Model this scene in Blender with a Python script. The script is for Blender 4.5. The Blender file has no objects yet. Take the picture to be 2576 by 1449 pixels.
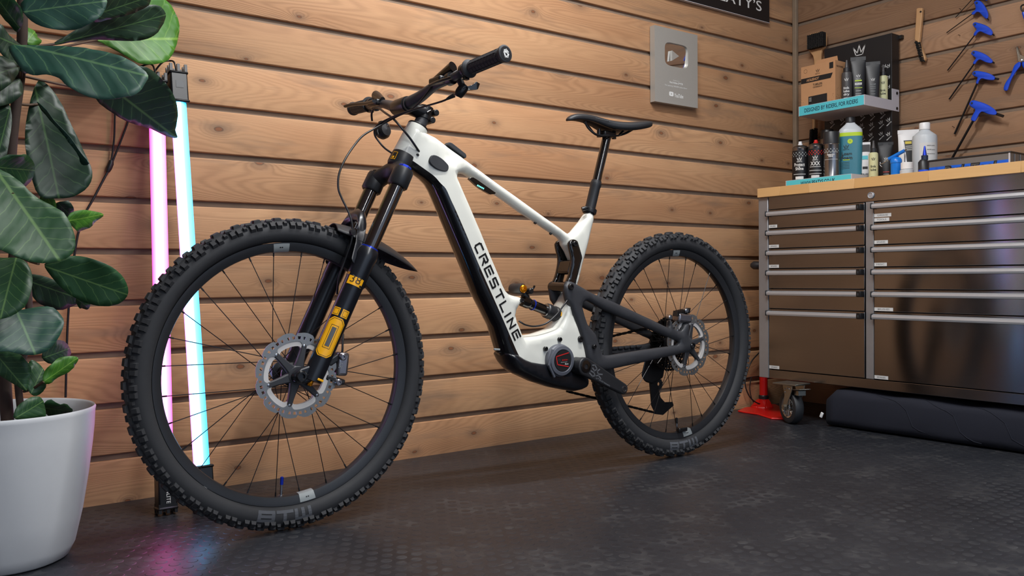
import bpy, bmesh, math, random
import numpy as np
from mathutils import Vector, Matrix, geometry
rnd = random.Random(7)
PI = math.pi
sc = bpy.context.scene
COL = sc.collection

# ------------------------------------------------------------------ camera
FPX = 2158.5
C0 = Vector((-3.55973, -2.51976, 0.60740))
FW = Vector((0.59370454, 0.80457726, -0.01305172))
RT = Vector((0.80456353, -0.59381784, -0.00760914))
UP = Vector((0.01387248, 0.00598335, 0.99988587))
cd = bpy.data.cameras.new('camera'); cam = bpy.data.objects.new('camera', cd); COL.objects.link(cam)
cd.sensor_fit = 'HORIZONTAL'; cd.sensor_width = 36.0; cd.lens = FPX / 2576 * 36.0
cd.clip_start = 0.02
cam.matrix_world = Matrix(((RT.x, UP.x, -FW.x, C0.x), (RT.y, UP.y, -FW.y, C0.y), (RT.z, UP.z, -FW.z, C0.z), (0, 0, 0, 1)))
sc.camera = cam
# ------------------------------------------------------------------ world, lamps, exposure
sc.view_settings.view_transform = 'Standard'
sc.view_settings.look = 'None'
sc.view_settings.gamma = 1.0
sc.view_settings.use_curve_mapping = False
sc.view_settings.exposure = 0.0
w = bpy.data.worlds.new('daylight'); sc.world = w; w.use_nodes = True
w.node_tree.nodes['Background'].inputs[0].default_value = (0.62, 0.76, 1.0, 1)
w.node_tree.nodes['Background'].inputs[1].default_value = 1.0


def lamp(name, loc, target, sx, sy, power, color=(1, 1, 1), spread=180):
    l = bpy.data.lights.new(name, 'AREA'); l.shape = 'RECTANGLE'; l.size = sx; l.size_y = sy
    l.energy = power; l.color = color; l.spread = math.radians(spread)
    o = bpy.data.objects.new(name, l); COL.objects.link(o); o.location = loc
    o.rotation_euler = (Vector(target) - Vector(loc)).to_track_quat('-Z', 'Y').to_euler()
    return o


# batten lamps under the ceiling: one long one running away from the cladding, a short one near it, and their light on the ceiling
lamp('ceiling_batten_lamp', (-2.55, -2.9, 2.40), (-2.50, -2.75, 0.0), 0.05, 3.4, 62, (1, 1, 1))
lamp('ceiling_batten_lamp', (-2.05, -0.98, 2.40), (-2.0, -0.6, 0.0), 1.1, 0.05, 40, (1, 1, 1))
lamp('ceiling_glow_lamp', (-2.55, -2.9, 2.36), (-2.55, -2.9, 3.0), 0.05, 3.4, 22, (1, 1, 1))


# ------------------------------------------------------------------ pixel -> place helpers (2576 x 1449 frame)
def ray(px, py):
    return FW + RT * ((px - 1288) / FPX) - UP * ((py - 724.5) / FPX)


def on_x(px, py, x):
    d = ray(px, py); t = (x - C0.x) / d.x; return C0 + d * t


def on_y(px, py, y):
    d = ray(px, py); t = (y - C0.y) / d.y; return C0 + d * t


def on_z(px, py, z):
    d = ray(px, py); t = (z - C0.z) / d.z; return C0 + d * t


YB = -0.52          # the plane the bicycle stands in


def S(px, py, v=0.0):
    return on_y(px, py, YB - v)


def S2(px, py, v=0.0):
    p = S(px, py, v); return (p.x, p.z)


# ------------------------------------------------------------------ mesh builder
class G:
    def __init__(self):
        self.v = []; self.f = []

    def add(self, vs, fs):
        b = len(self.v); self.v += [tuple(p) for p in vs]; self.f += [tuple(i + b for i in q) for q in fs]
        return self

    def box(self, c, s, R=None):
        c = Vector(c); vs = []
        for k in range(8):
            d = Vector(((k & 1) - .5, ((k >> 1) & 1) - .5, ((k >> 2) & 1) - .5))
            d = Vector((d.x * s[0], d.y * s[1], d.z * s[2]))
            vs.append(c + (R @ d if R is not None else d))
        return self.add(vs, [(0, 1, 3, 2), (4, 6, 7, 5), (0, 4, 5, 1), (2, 3, 7, 6), (0, 2, 6, 4), (1, 5, 7, 3)])

    def span(self, a, b):
        return self.box([(a[i] + b[i]) / 2 for i in range(3)], [abs(b[i] - a[i]) for i in range(3)])

    def loft(self, rings, caps=True, close=False):
        n = len(rings[0]); m = len(rings); vs = [p for r in rings for p in r]; fs = []
        for i in range(m if close else m - 1):
            a = i * n; b = ((i + 1) % m) * n
            for j in range(n):
                k = (j + 1) % n; fs.append((a + j, a + k, b + k, b + j))
        if caps and not close:
            fs.append(tuple(range(n))[::-1]); fs.append(tuple((m - 1) * n + j for j in range(n)))
        return self.add(vs, fs)

    def tube(self, path, r, n=12, caps=True, close=False, flat=None):
        P = [Vector(p) for p in path]; m = len(P)
        R = r if isinstance(r, (list, tuple)) else [r] * m
        rings = []; ref = None
        for i in range(m):
            if close: t = P[(i + 1) % m] - P[i - 1]
            else: t = P[min(i + 1, m - 1)] - P[max(i - 1, 0)]
            t.normalize()
            if ref is None:
                ref = Vector((0, 0, 1)) if abs(t.z) < .9 else Vector((1, 0, 0))
            u = (ref - t * ref.dot(t)).normalized(); w = t.cross(u); ref = u
            fl = flat or 1.0
            rings.append([P[i] + (u * math.cos(a) * fl + w * math.sin(a)) * R[i] for a in [2 * PI * j / n for j in range(n)]])
        return self.loft(rings, caps, close)

    def lathe(self, prof, o, axis, n=32, close=False, a0=0.0, a1=2 * PI):
        """prof: (radius, height) along axis from origin o"""
        o = Vector(o); ax = Vector(axis).normalized()
        u = ax.orthogonal().normalized(); w = ax.cross(u)
        full = abs(a1 - a0 - 2 * PI) < 1e-6
        m = n if full else n + 1
        rings = []
        for j in range(m):
            a = a0 + (a1 - a0) * j / n
            d = u * math.cos(a) + w * math.sin(a)
            rings.append([o + ax * h + d * r for r, h in prof])
        k = len(prof); vs = [p for r in rings for p in r]; fs = []
        for j in range(n):
            A = j * k; B = ((j + 1) % m) * k
            for i in range(k if close else k - 1):
                q = (i + 1) % k
                fs.append((A + i, A + q, B + q, B + i))
        b = len(self.v)
        self.add(vs, fs)
        if not close:
            if full:
                if prof[0][0] > 1e-6: self.f.append(tuple(b + j * k for j in range(n))[::-1])
                if prof[-1][0] > 1e-6: self.f.append(tuple(b + j * k + k - 1 for j in range(n)))
        return self

    def prism(self, loop, d):
        """loop: list of 3D points (planar), extruded by vector d"""
        n = len(loop); L = [Vector(p) for p in loop]; d = Vector(d)
        vs = L + [p + d for p in L]
        fs = [tuple(range(n))[::-1], tuple(range(n, 2 * n))]
        fs += [(i, (i + 1) % n, n + (i + 1) % n, n + i) for i in range(n)]
        return self.add(vs, fs)

    def ring_prism(self, outer, inner, d):
        n = len(outer); d = Vector(d)
        vs = list(outer) + list(inner) + [Vector(p) + d for p in outer] + [Vector(p) + d for p in inner]; fs = []
        for i in range(n):
            k = (i + 1) % n
            fs += [(i, k, n + k, n + i), (2 * n + i, 3 * n + i, 3 * n + k, 2 * n + k), (i, 2 * n + i, 2 * n + k, k), (n + i, n + k, 3 * n + k, 3 * n + i)]
        return self.add(vs, fs)

    def mesh(self, name):
        me = bpy.data.meshes.new(name); me.from_pydata(self.v, [], self.f); me.update(); return me


WLOC = {}


def tag(o, label=None, cat=None, group=None, kind=None):
    if label: o['label'] = label
    if cat: o['category'] = cat
    if group: o['group'] = group
    if kind: o['kind'] = kind
    return o


def empty(name, loc, label=None, cat=None, group=None, kind=None, parent=None):
    o = bpy.data.objects.new(name, None); COL.objects.link(o)
    o.empty_display_size = .05
    loc = Vector(loc)
    if parent is not None:
        o.parent = parent; o.location = loc - WLOC[parent.name]
    else: o.location = loc
    WLOC[o.name] = loc
    return tag(o, label, cat, group, kind)


def build(name, g, mat, parent=None, smooth=35, bevel=0, bseg=2, recalc=True, label=None, cat=None, group=None, kind=None, mats=None, solid=0):
    me = g if isinstance(g, bpy.types.Mesh) else g.mesh(name)
    n = len(me.vertices)
    co = np.empty(n * 3); me.vertices.foreach_get('co', co); co = co.reshape(-1, 3)
    c = Vector((co.min(0) + co.max(0)) / 2)
    if parent is None: c.z = float(co[:, 2].min())
    co -= np.array(c); me.vertices.foreach_set('co', co.ravel())
    if recalc:
        bm = bmesh.new(); bm.from_mesh(me); bmesh.ops.recalc_face_normals(bm, faces=bm.faces); bm.to_mesh(me); bm.free()
    if smooth:
        me.polygons.foreach_set('use_smooth', [True] * len(me.polygons))
        if smooth < 180: me.set_sharp_from_angle(angle=math.radians(smooth))
    me.update()
    for m in (mats or [mat]): me.materials.append(m)
    o = bpy.data.objects.new(name, me); COL.objects.link(o)
    if parent is not None:
        o.parent = parent; o.location = c - WLOC[parent.name]
    else: o.location = c
    WLOC[o.name] = c
    if solid:
        md = o.modifiers.new('thickness', 'SOLIDIFY'); md.thickness = solid; md.offset = 0
    if bevel:
        md = o.modifiers.new('edge', 'BEVEL'); md.width = bevel; md.segments = bseg; md.limit_method = 'ANGLE'; md.angle_limit = math.radians(40)
        md.harden_normals = False
    return tag(o, label, cat, group, kind)


# ------------------------------------------------------------------ curves
def smooth_path(pts, k=6):
    P = [Vector(p) for p in pts]; out = []
    for i in range(len(P) - 1):
        a = P[max(i - 1, 0)]; b = P[i]; c = P[i + 1]; d = P[min(i + 2, len(P) - 1)]
        for j in range(k):
            t = j / k
            out.append(.5 * ((2 * b) + (c - a) * t + (2 * a - 5 * b + 4 * c - d) * t * t + (3 * b - a - 3 * c + d) * t ** 3))
    out.append(P[-1]); return out


def smooth_loop2(pts, k=4):
    n = len(pts); out = []
    P = [np.array(p, float) for p in pts]
    for i in range(n):
        a, b, c, d = P[i - 1], P[i], P[(i + 1) % n], P[(i + 2) % n]
        for j in range(k):
            t = j / k
            out.append(tuple(.5 * ((2 * b) + (c - a) * t + (2 * a - 5 * b + 4 * c - d) * t * t + (3 * b - a - 3 * c + d) * t ** 3)))
    return out


def circle2(cx, cy, r, n=24, a0=0, a1=2 * PI):
    return [(cx + r * math.cos(a0 + (a1 - a0) * i / n), cy + r * math.sin(a0 + (a1 - a0) * i / n)) for i in range(n)]


def resample(pts, s, closed=True):
    out = []; n = len(pts)
    for i in range(n if closed else n - 1):
        a = np.array(pts[i], float); b = np.array(pts[(i + 1) % n], float)
        m = max(1, int(round(np.linalg.norm(b - a) / s)))
        for j in range(m): out.append(tuple(a + (b - a) * j / m))
    if not closed: out.append(tuple(pts[-1]))
    return out


def inside(P, loops):
    P = np.asarray(P, float); r = np.zeros(len(P), bool)
    for L in loops:
        L = np.asarray(L, float); A = L; B = np.roll(L, -1, 0)
        for a, b in zip(A, B):
            c = (a[1] > P[:, 1]) != (b[1] > P[:, 1])
            if c.any():
                x = a[0] + (P[:, 1] - a[1]) / (b[1] - a[1] + 1e-15) * (b[0] - a[0])
                r ^= c & (P[:, 0] < x)
    return r


def dist(P, loops):
    P = np.asarray(P, float); D = np.full(len(P), 1e9)
    for L in loops:
        L = np.asarray(L, float); A = L; B = np.roll(L, -1, 0)
        for a, b in zip(A, B):
            ab = b - a; t = np.clip(((P - a) @ ab) / (ab @ ab + 1e-15), 0, 1)
            D = np.minimum(D, np.linalg.norm(P - (a + t[:, None] * ab), axis=1))
    return D


def inflate(loops, half, r, vc=0.0, res=.006, grid=.014, lines=(), regions=()):
    """A rounded slab in the bicycle plane: outline loops in (x, z), half thickness across, edge radius r.
    half and vc may be functions of (x, z) arrays. Returns a list of G: one for the rest, then one for each region."""
    loops = [resample(L, res) for L in loops]
    pts = []; edges = []
    for L in loops:
        b = len(pts); pts += L; edges += [(b + i, b + (i + 1) % len(L)) for i in range(len(L))]
    nb = len(pts)
    for L in lines:
        L = resample(L, res, False); b = len(pts); pts += L; edges += [(b + i, b + i + 1) for i in range(len(L) - 1)]
    cand = []
    for L in loops:
        A = np.array(L); nx = np.roll(A, -1, 0) - np.roll(A, 1, 0)
        nrm = np.stack([-nx[:, 1], nx[:, 0]], 1); nrm /= np.linalg.norm(nrm, axis=1)[:, None] + 1e-12
        for sgn in (1, -1):
            for f in (.04, .14, .3, .55, .85):
                Q = A + sgn * nrm * (f * r)
                if f > .3: Q = Q[::2]
                ok = inside(Q, loops) & (dist(Q, loops) > f * r * .96)
                cand.append(Q[ok])
    A = np.array([p for L in loops for p in L]); lo = A.min(0); hi = A.max(0)
    gx, gz = np.meshgrid(np.arange(lo[0], hi[0], grid), np.arange(lo[1], hi[1], grid * .87))
    gx[1::2] += grid / 2
    Q = np.stack([gx.ravel(), gz.ravel()], 1)
    Q = Q[inside(Q, loops)]
    if len(Q): Q = Q[dist(Q, loops) > r * 1.05]
    cand.append(Q)
    cand = np.concatenate(cand)
    if len(lines) and len(cand):
        LD = np.full(len(cand), 1e9)
        for L in lines:
            L = np.array(L, float)
            for a, b in zip(L[:-1], L[1:]):
                ab = b - a; t = np.clip(((cand - a) @ ab) / (ab @ ab + 1e-15), 0, 1)
                LD = np.minimum(LD, np.linalg.norm(cand - (a + t[:, None] * ab), axis=1))
        cand = cand[LD > .0015]
    pts += [tuple(p) for p in cand]
    v2, e2, f2, *_ = geometry.delaunay_2d_cdt([Vector(p) for p in pts], edges, [], 0, 1e-6)
    V = np.array([(p.x, p.y) for p in v2])
    F = np.array([tuple(f) for f in f2 if len(f) == 3])
    cen = V[F].mean(1); F = F[inside(cen, loops)]; cen = V[F].mean(1)
    D = dist(V, loops); k = np.clip(D / r, 0, 1); t = np.sqrt(np.maximum(0, 1 - (1 - k) ** 2)); t[D < 1e-5] = 0
    H = half(V[:, 0], V[:, 1]) if callable(half) else np.full(len(V), half)
    CC = vc(V[:, 0], V[:, 1]) if callable(vc) else np.full(len(V), vc)
    near = np.stack([V[:, 0], YB - (CC + H * t), V[:, 1]], 1); far = np.stack([V[:, 0], YB - (CC - H * t), V[:, 1]], 1)
    lab = np.zeros(len(F), int)
    for i, R in enumerate(regions): lab[inside(cen, [R])] = i + 1
    out = []
    for i in range(len(regions) + 1):
        g = G(); FF = F[lab == i]
        used = np.unique(FF); 
        idn = {}; 
        for u in used:
            idn[u] = len(g.v); g.v.append(tuple(near[u]))
        idf = {}
        for u in used:
            if D[u] < 1e-5: idf[u] = idn[u]
            else: idf[u] = len(g.v); g.v.append(tuple(far[u]))
        for a, b, c in FF:
            g.f.append((idn[a], idn[b], idn[c])); g.f.append((idf[c], idf[b], idf[a]))
        out.append(g)
    return out


# ------------------------------------------------------------------ lettering
_fc = bpy.data.curves.new('lettering_source', 'FONT')
_fo = bpy.data.objects.new('lettering_source', _fc)


def text_geo(s, bold=0.0):
    _fc.body = s; _fc.size = 1.0; _fc.offset = bold; _fc.resolution_u = 3
    me = _fo.to_mesh()
    vs = [(p.co.x, p.co.y) for p in me.vertices]; fs = [tuple(p.vertices) for p in me.polygons]
    _fo.to_mesh_clear()
    return vs, fs


def text(s, o, R, U, h, mat, parent, width=None, align='L', bold=0.0, shear=0.0, name='lettering', warp=None):
    """flat print: baseline-left at o, R/U unit vectors, cap height h"""
    vs, fs = text_geo(s, bold)
    if not vs: return None
    x0 = min(p[0] for p in vs); x1 = max(p[0] for p in vs)
    k = h / .70
    kx = k if width is None else width / (x1 - x0)
    off = {'L': 0, 'C': -.5 * (x1 - x0) * kx, 'R': -(x1 - x0) * kx}[align]
    o = Vector(o); R = Vector(R); U = Vector(U); g = G()
    if warp: P = [warp((p[0] - x0) * kx + off + shear * p[1] * k, p[1] * k) for p in vs]
    else: P = [o + R * ((p[0] - x0) * kx + off + shear * p[1] * k) + U * (p[1] * k) for p in vs]
    g.add(P, fs)
    return build(name, g, mat, parent, smooth=0, recalc=False)


def strokes(lines, wd):
    """ribbons for stroke letters: list of polylines in 2D -> list of quads (2D)"""
    out = []
    for L in lines:
        for a, b in zip(L[:-1], L[1:]):
            a = np.array(a, float); b = np.array(b, float); d = (b - a) / (np.linalg.norm(b - a) + 1e-12)
            n = np.array([-d[1], d[0]]) * wd / 2; e = d * wd / 2
            out.append([tuple(a - e - n), tuple(b + e - n), tuple(b + e + n), tuple(a - e + n)])
    return out


CROWN = [[(0, .75), (.28, 0), (.72, 0), (1, .8), (.68, .3), (.5, 1.0), (.34, .3)]]


def crown(o, R, U, s, mat, parent, name='crown_print'):
    o = Vector(o); R = Vector(R); U = Vector(U); g = G()
    q = lambda x, y: o + R * ((x - .5) * s) + U * (y * s * .85)
    P = [q(0, .8), q(.22, .1), q(.36, .42), q(.5, 1), q(.64, .42), q(.78, .1), q(1, .85), q(.80, 0), q(.2, 0)]
    P2 = [q(.36, .42), q(.30, .12), q(.70, .12), q(.64, .42), q(.5, .22)]
    g.add(P, [(0, 1, 8), (1, 2, 8), (2, 3, 8), (3, 4, 7), (3, 7, 8), (4, 5, 7), (5, 6, 7)])
    g.v = []; g.f = []
    w = .07
    segs = [((0, .85), (.22, .08)), ((.22, .08), (.78, .08)), ((.78, .08), (1, .9)), ((1, .9), (.66, .28)), ((.66, .28), (.5, 1)), ((.5, 1), (.34, .28)), ((.34, .28), (0, .85))]
    for quad in strokes([list(s_) for s_ in segs], w):
        b = len(g.v); g.v += [tuple(q(*p)) for p in quad]; g.f.append((b, b + 1, b + 2, b + 3))
    return build(name, g, mat, parent, smooth=0, recalc=False)


# ------------------------------------------------------------------ materials
def lin(c):
    return tuple(((x / 255) / 12.92 if x / 255 <= .04045 else (((x / 255) + .055) / 1.055) ** 2.4) for x in c) + (1,)


class N:
    """small node helper"""
    def __init__(self, name):
        self.m = bpy.data.materials.new(name); self.m.use_nodes = True
        self.t = self.m.node_tree; self.b = self.t.nodes['Principled BSDF']

    def n(self, typ, **kw):
        nd = self.t.nodes.new(typ)
        for k, v in kw.items():
            if k in ('op', 'operation'): nd.operation = v
            else: setattr(nd, k, v)
        return nd

    def l(self, a, b): self.t.links.new(a, b)

    def math(self, op, a, b=None, clamp=False):
        nd = self.n('ShaderNodeMath', op=op); nd.use_clamp = clamp
        for i, v in enumerate((a, b)):
            if v is None: continue
            if isinstance(v, (int, float)): nd.inputs[i].default_value = v
            else: self.l(v, nd.inputs[i])
        return nd.outputs[0]

    def mix(self, f, a, b, blend='MIX'):
        nd = self.n('ShaderNodeMix'); nd.data_type = 'RGBA'; nd.blend_type = blend
        for s, v in ((0, f), (6, a), (7, b)):
            if isinstance(v, (int, float, tuple)): nd.inputs[s].default_value = v
            else: self.l(v, nd.inputs[s])
        return nd.outputs[2]

    def ramp(self, f, stops):
        nd = self.n('ShaderNodeValToRGB'); e = nd.color_ramp.elements
        while len(e) < len(stops): e.new(.5)
        for i, (p, c) in enumerate(stops):
            e[i].position = p; e[i].color = c if isinstance(c, tuple) else (c, c, c, 1)
        self.l(f, nd.inputs[0]); return nd.outputs[0]

    def noise(self, vec, scale, detail=2, rough=.5, dist=0):
        nd = self.n('ShaderNodeTexNoise'); nd.inputs['Scale'].default_value = scale; nd.inputs['Detail'].default_value = detail
        nd.inputs['Roughness'].default_value = rough; nd.inputs['Distortion'].default_value = dist
        if vec is not None: self.l(vec, nd.inputs['Vector'])
        return nd.outputs[0]

    def coord(self, kind='Object', scale=(1, 1, 1), rand=0.0):
        tc = self.n('ShaderNodeTexCoord'); mp = self.n('ShaderNodeMapping'); self.l(tc.outputs[kind], mp.inputs[0])
        mp.inputs['Scale'].default_value = scale
        out = mp.outputs[0]
        if rand:
            oi = self.n('ShaderNodeObjectInfo'); k = self.math('MULTIPLY', oi.outputs['Random'], rand)
            cb = self.n('ShaderNodeCombineXYZ'); self.l(k, cb.inputs[0]); self.l(k, cb.inputs[1])
            k2 = self.math('MULTIPLY', k, 1.7); self.l(k2, cb.inputs[2])
            va = self.n('ShaderNodeVectorMath', op='ADD'); self.l(out, va.inputs[0]); self.l(cb.outputs[0], va.inputs[1]); out = va.outputs[0]
        return out

    def bump(self, h, strength=.2, dist=.002):
        nd = self.n('ShaderNodeBump'); nd.inputs['Strength'].default_value = strength; nd.inputs['Distance'].default_value = dist
        self.l(h, nd.inputs['Height']); self.l(nd.outputs[0], self.b.inputs['Normal'])

    def set(self, **kw):
        for k, v in kw.items():
            s = self.b.inputs[k.replace('_', ' ')]
            if isinstance(v, (int, float, tuple)): s.default_value = v
            else: self.l(v, s)
        return self


def simple(name, c, rough=.5, metal=0.0, coat=0.0, vary=.0, vscale=60, bump=0.0, bscale=300, spec=.5, trans=0.0):
    k = N(name); col = lin(c)
    k.set(Roughness=rough, Metallic=metal)
    k.b.inputs['Specular IOR Level'].default_value = spec
    if coat: k.b.inputs['Coat Weight'].default_value = coat; k.b.inputs['Coat Roughness'].default_value = .08
    if trans: k.b.inputs['Transmission Weight'].default_value = trans
    tc = k.coord()
    nz = k.noise(tc, vscale, 3)
    d = tuple(x * (1 - vary - .02) for x in col[:3]) + (1,)
    k.set(Base_Color=k.mix(nz, d, col))
    if bump: k.bump(k.noise(tc, bscale, 2), bump, .001)
    return k.m


M = {}


def wood_plank(name, light, mid, dark, knots=True, bw=.5):
    k = N(name)
    v = k.coord('Object', (1, 1, 1), 53.0)
    sp = k.n('ShaderNodeSeparateXYZ'); k.l(v, sp.inputs[0])
    X, Y, Z = sp.outputs

    def vec(sx, sz, extra=None):
        cb = k.n('ShaderNodeCombineXYZ'); k.l(k.math('MULTIPLY', X, sx), cb.inputs[0]); k.l(k.math('MULTIPLY', Z, sz), cb.inputs[1])
        return cb.outputs[0]
    # knots
    vo = k.n('ShaderNodeTexVoronoi'); vo.voronoi_dimensions = '2D'; vo.inputs['Scale'].default_value = 1.0
    warp = k.noise(vec(25, 25), 1.0, 2)
    k.l(vec(3.3, 6.4), vo.inputs['Vector'])
    d = k.math('ADD', vo.outputs['Distance'], k.math('MULTIPLY', k.math('SUBTRACT', warp, .5), .05))
    sel = k.n('ShaderNodeSeparateColor'); k.l(vo.outputs['Color'], sel.inputs[0])
    keep = k.math('GREATER_THAN', sel.outputs[0], .38)
    size = k.math('ADD', k.math('MULTIPLY', sel.outputs[1], .045), .020)
    dn = k.math('DIVIDE', d, size)                      # 1 at the knot's rim
    hump = k.math('MULTIPLY', k.math('POWER', 2.718, k.math('MULTIPLY', k.math('MULTIPLY', dn, dn), -.10)), keep)
    # growth rings: contours of a long stretched noise, pushed aside by knots
    f = k.noise(vec(.55, 5.0), 1.0, 1.5, .45)
    f = k.math('ADD', f, k.math('MULTIPLY', hump, .055))
    fine = k.noise(vec(6, 120), 1.0, 3, .6)
    ph = k.math('ADD', k.math('MULTIPLY', f, 430.0), k.math('MULTIPLY', fine, 2.4))
    ring = k.math('ADD', k.math('MULTIPLY', k.math('SINE', ph), .5), .5)
    ring = k.math('POWER', ring, 1.6)
    amp = k.noise(vec(.9, 3.0), 1.0, 2)
    ring = k.math('MULTIPLY', ring, k.ramp(amp, [(.3, .15), (.7, 1.0)]))
    pores = k.noise(vec(10, 420), 1.0, 3, .7)
    base = k.mix(k.ramp(k.noise(vec(.8, 4.5), 1.0, 3, .6), [(.3, 0.0), (.72, 1.0)]), lin(mid), lin(light))
    base = k.mix(k.math('MULTIPLY', ring, .32), base, lin(dark))
    base = k.mix(k.math('MULTIPLY', k.math('SUBTRACT', pores, .35), .55, True), base, lin(tuple(x * .72 for x in mid)))
    # grey weathering smears
    smear = k.ramp(k.noise(vec(1.9, 11), 1.0, 4, .65), [(.54, 0.0), (.72, 1.0)])
    base = k.mix(k.math('MULTIPLY', smear, .5), base, lin((112, 98, 86)))
    if knots:
        halo = k.math('MULTIPLY', k.ramp(dn, [(.0, 1.0), (.3, .0)] if False else [(.0, 1.0), (1.0, 0.0)]), 1.0)
        sm = k.math('MULTIPLY', k.math('MULTIPLY', k.math('POWER', 2.718, k.math('MULTIPLY', k.math('MULTIPLY', dn, dn), -.16)), keep), .62)
        base = k.mix(sm, base, lin((104, 84, 70)))
        core = k.math('MULTIPLY', k.ramp(dn, [(.62, 1.0), (.74, 0.0)]), keep)
        kc = k.mix(k.math('ADD', k.math('MULTIPLY', k.math('SINE', k.math('MULTIPLY', dn, 24)), .3), .4), lin((150, 92, 58)), lin((96, 58, 38)))
        base = k.mix(k.math('MULTIPLY', core, .85), base, kc)
        rim = k.math('MULTIPLY', k.ramp(dn, [(.6, 0.0), (.72, 1.0), (.86, 1.0), (1.0, 0.0)]), keep)
        base = k.mix(k.math('MULTIPLY', rim, .55), base, lin((70, 46, 34)))
    oi = k.n('ShaderNodeObjectInfo')
    br = k.math('ADD', k.math('MULTIPLY', oi.outputs['Random'], .34), .83)
    cb = k.n('ShaderNodeCombineXYZ'); [k.l(br, cb.inputs[i]) for i in range(3)]
    base = k.mix(1.0, base, cb.outputs[0], 'MULTIPLY')
    k.set(Base_Color=base, Roughness=.62)
    k.b.inputs['Specular IOR Level'].default_value = .25
    hgt = k.math('SUBTRACT', k.math('MULTIPLY', pores, .5), k.math('MULTIPLY', ring, .6))
    k.bump(hgt, .25, .0015)
    return k.m


M['plank'] = wood_plank('larch_cladding', (208, 164, 123), (180, 132, 95), (110, 73, 50))
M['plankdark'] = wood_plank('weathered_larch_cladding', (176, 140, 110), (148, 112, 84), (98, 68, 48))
M['batten'] = simple('weathered_batten', (150, 130, 108), .8, vary=.3, vscale=30)
M['gap'] = simple('cladding_tongue', (138, 118, 100), .85, vary=.3, vscale=25)
M['plaster'] = simple('grey_painted_wall', (128, 132, 142), .7, vary=.05)
M['ceil'] = simple('white_ceiling', (205, 205, 205), .9)


def floor_mat():
    k = N('studded_rubber')
    v = k.coord('Object')
    a = k.noise(v, 1.3, 5, .65); b = k.noise(v, 9, 4, .7); c = k.noise(v, 220, 2)
    base = k.mix(k.ramp(a, [(.35, 0.0), (.7, 1.0)]), lin((33, 35, 40)), lin((48, 50, 55)))
    dust = k.ramp(b, [(.52, 0.0), (.75, 1.0)])
    base = k.mix(k.math('MULTIPLY', dust, .5), base, lin((82, 82, 82)))
    speck = k.ramp(k.noise(v, 330, 1), [(.76, 0.0), (.8, 1.0)])
    base = k.mix(k.math('MULTIPLY', speck, .4), base, lin((150, 145, 140)))
    # long faint scuffs
    sv = k.coord('Object', (3, 40, 1)); sc_ = k.ramp(k.noise(sv, 1.6, 4, .6, 1.2), [(.70, 0.0), (.76, 1.0)])
    base = k.mix(k.math('MULTIPLY', sc_, .4), base, lin((110, 108, 106)))
    k.set(Base_Color=base, Roughness=k.ramp(k.math('ADD', k.math('MULTIPLY', b, .6), k.math('MULTIPLY', a, .4)), [(.3, .27), (.7, .44)]))
    k.b.inputs['Specular IOR Level'].default_value = .40
    k.bump(k.math('ADD', c, k.math('MULTIPLY', b, 2.0)), .25, .0008)
    return k.m


M['floor'] = floor_mat()
M['white'] = simple('white_frame_paint', (226, 226, 216), .34, coat=.15, vary=.0)
M['glossblack'] = simple('gloss_black_paint', (14, 14, 17), .16, coat=.5)
M['satin'] = simple('satin_black', (34, 35, 38), .42, vary=.08)
M['carbon'] = simple('matt_black_carbon', (52, 53, 57), .5, vary=.06, vscale=25)
M['black'] = simple('black_anodised', (20, 20, 22), .34, vary=.05)
M['blackgloss'] = simple('polished_black_alloy', (15, 12, 11), .12, metal=.0, coat=.6)
M['stanchion'] = simple('dark_bronze_stanchion', (30, 19, 13), .10, metal=.0, coat=1.0, spec=.8)
M['forkblack'] = simple('satin_black_fork', (19, 21, 27), .30, coat=.1)
M['tire'] = simple('tyre_rubber', (44, 45, 48), .72, vary=.15, vscale=90, bump=.15, bscale=260)
M['tireprint'] = simple('faded_tyre_print', (84, 87, 93), .7, vary=.2)
M['rim'] = simple('carbon_rim', (37, 38, 41), .38, vary=.08)
M['spoke'] = simple('black_spoke', (40, 40, 42), .35, metal=.6)
M['sticker'] = simple('grey_rim_sticker', (148, 154, 154), .5)
M['rotor'] = simple('brushed_rotor_steel', (158, 158, 156), .36, metal=.85, vary=.12, vscale=120)
M['rotorfin'] = simple('pale_rotor_fin', (214, 210, 206), .5, metal=.15)
M['alloy'] = simple('silver_alloy', (170, 172, 176), .25, metal=1.0)
M['darkalloy'] = simple('dark_caliper', (150, 146, 150), .22, metal=.9)
M['yellow'] = simple('yellow_decal', (246, 176, 14), .4)
M['decalblack'] = simple('black_decal', (24, 24, 26), .45)
M['decalgrey'] = simple('grey_decal', (80, 82, 84), .5)
M['gold'] = simple('orange_anodised', (236, 146, 22), .22, metal=.85)
M['blue_ano'] = simple('blue_anodised', (34, 62, 200), .25, metal=.6)
M['red'] = simple('red_print', (200, 30, 28), .45)
M['whiteprint'] = simple('white_print', (225, 225, 222), .5)
M['rubber'] = simple('soft_black_rubber', (50, 52, 56), .7, vary=.1, bump=.1)
M['cable'] = simple('black_cable', (22, 22, 24), .42)
M['motor'] = simple('grey_motor_cover', (92, 95, 104), .42, vary=.06)
M['leather'] = simple('saddle_cover', (32, 33, 36), .46, vary=.1, bump=.25, bscale=500)
M['mud'] = simple('grey_black_mudguard', (38, 38, 41), .5)
M['mudprint'] = simple('mudguard_print', (20, 20, 22), .5)
M['chain'] = simple('dark_chain', (38, 36, 35), .35, metal=.8)
M['letter'] = simple('black_lettering', (14, 14, 15), .4)
M['crankprint'] = simple('grey_crank_print', (92, 94, 98), .45)


def emit(name, c, s):
    k = N(name); k.set(Base_Color=(0, 0, 0, 1), Roughness=.4); k.b.inputs['Emission Color'].default_value = lin(c); k.b.inputs['Emission Strength'].default_value = s
    return k.m


M['led'] = emit('display_led', (120, 240, 225), 2.2)


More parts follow.
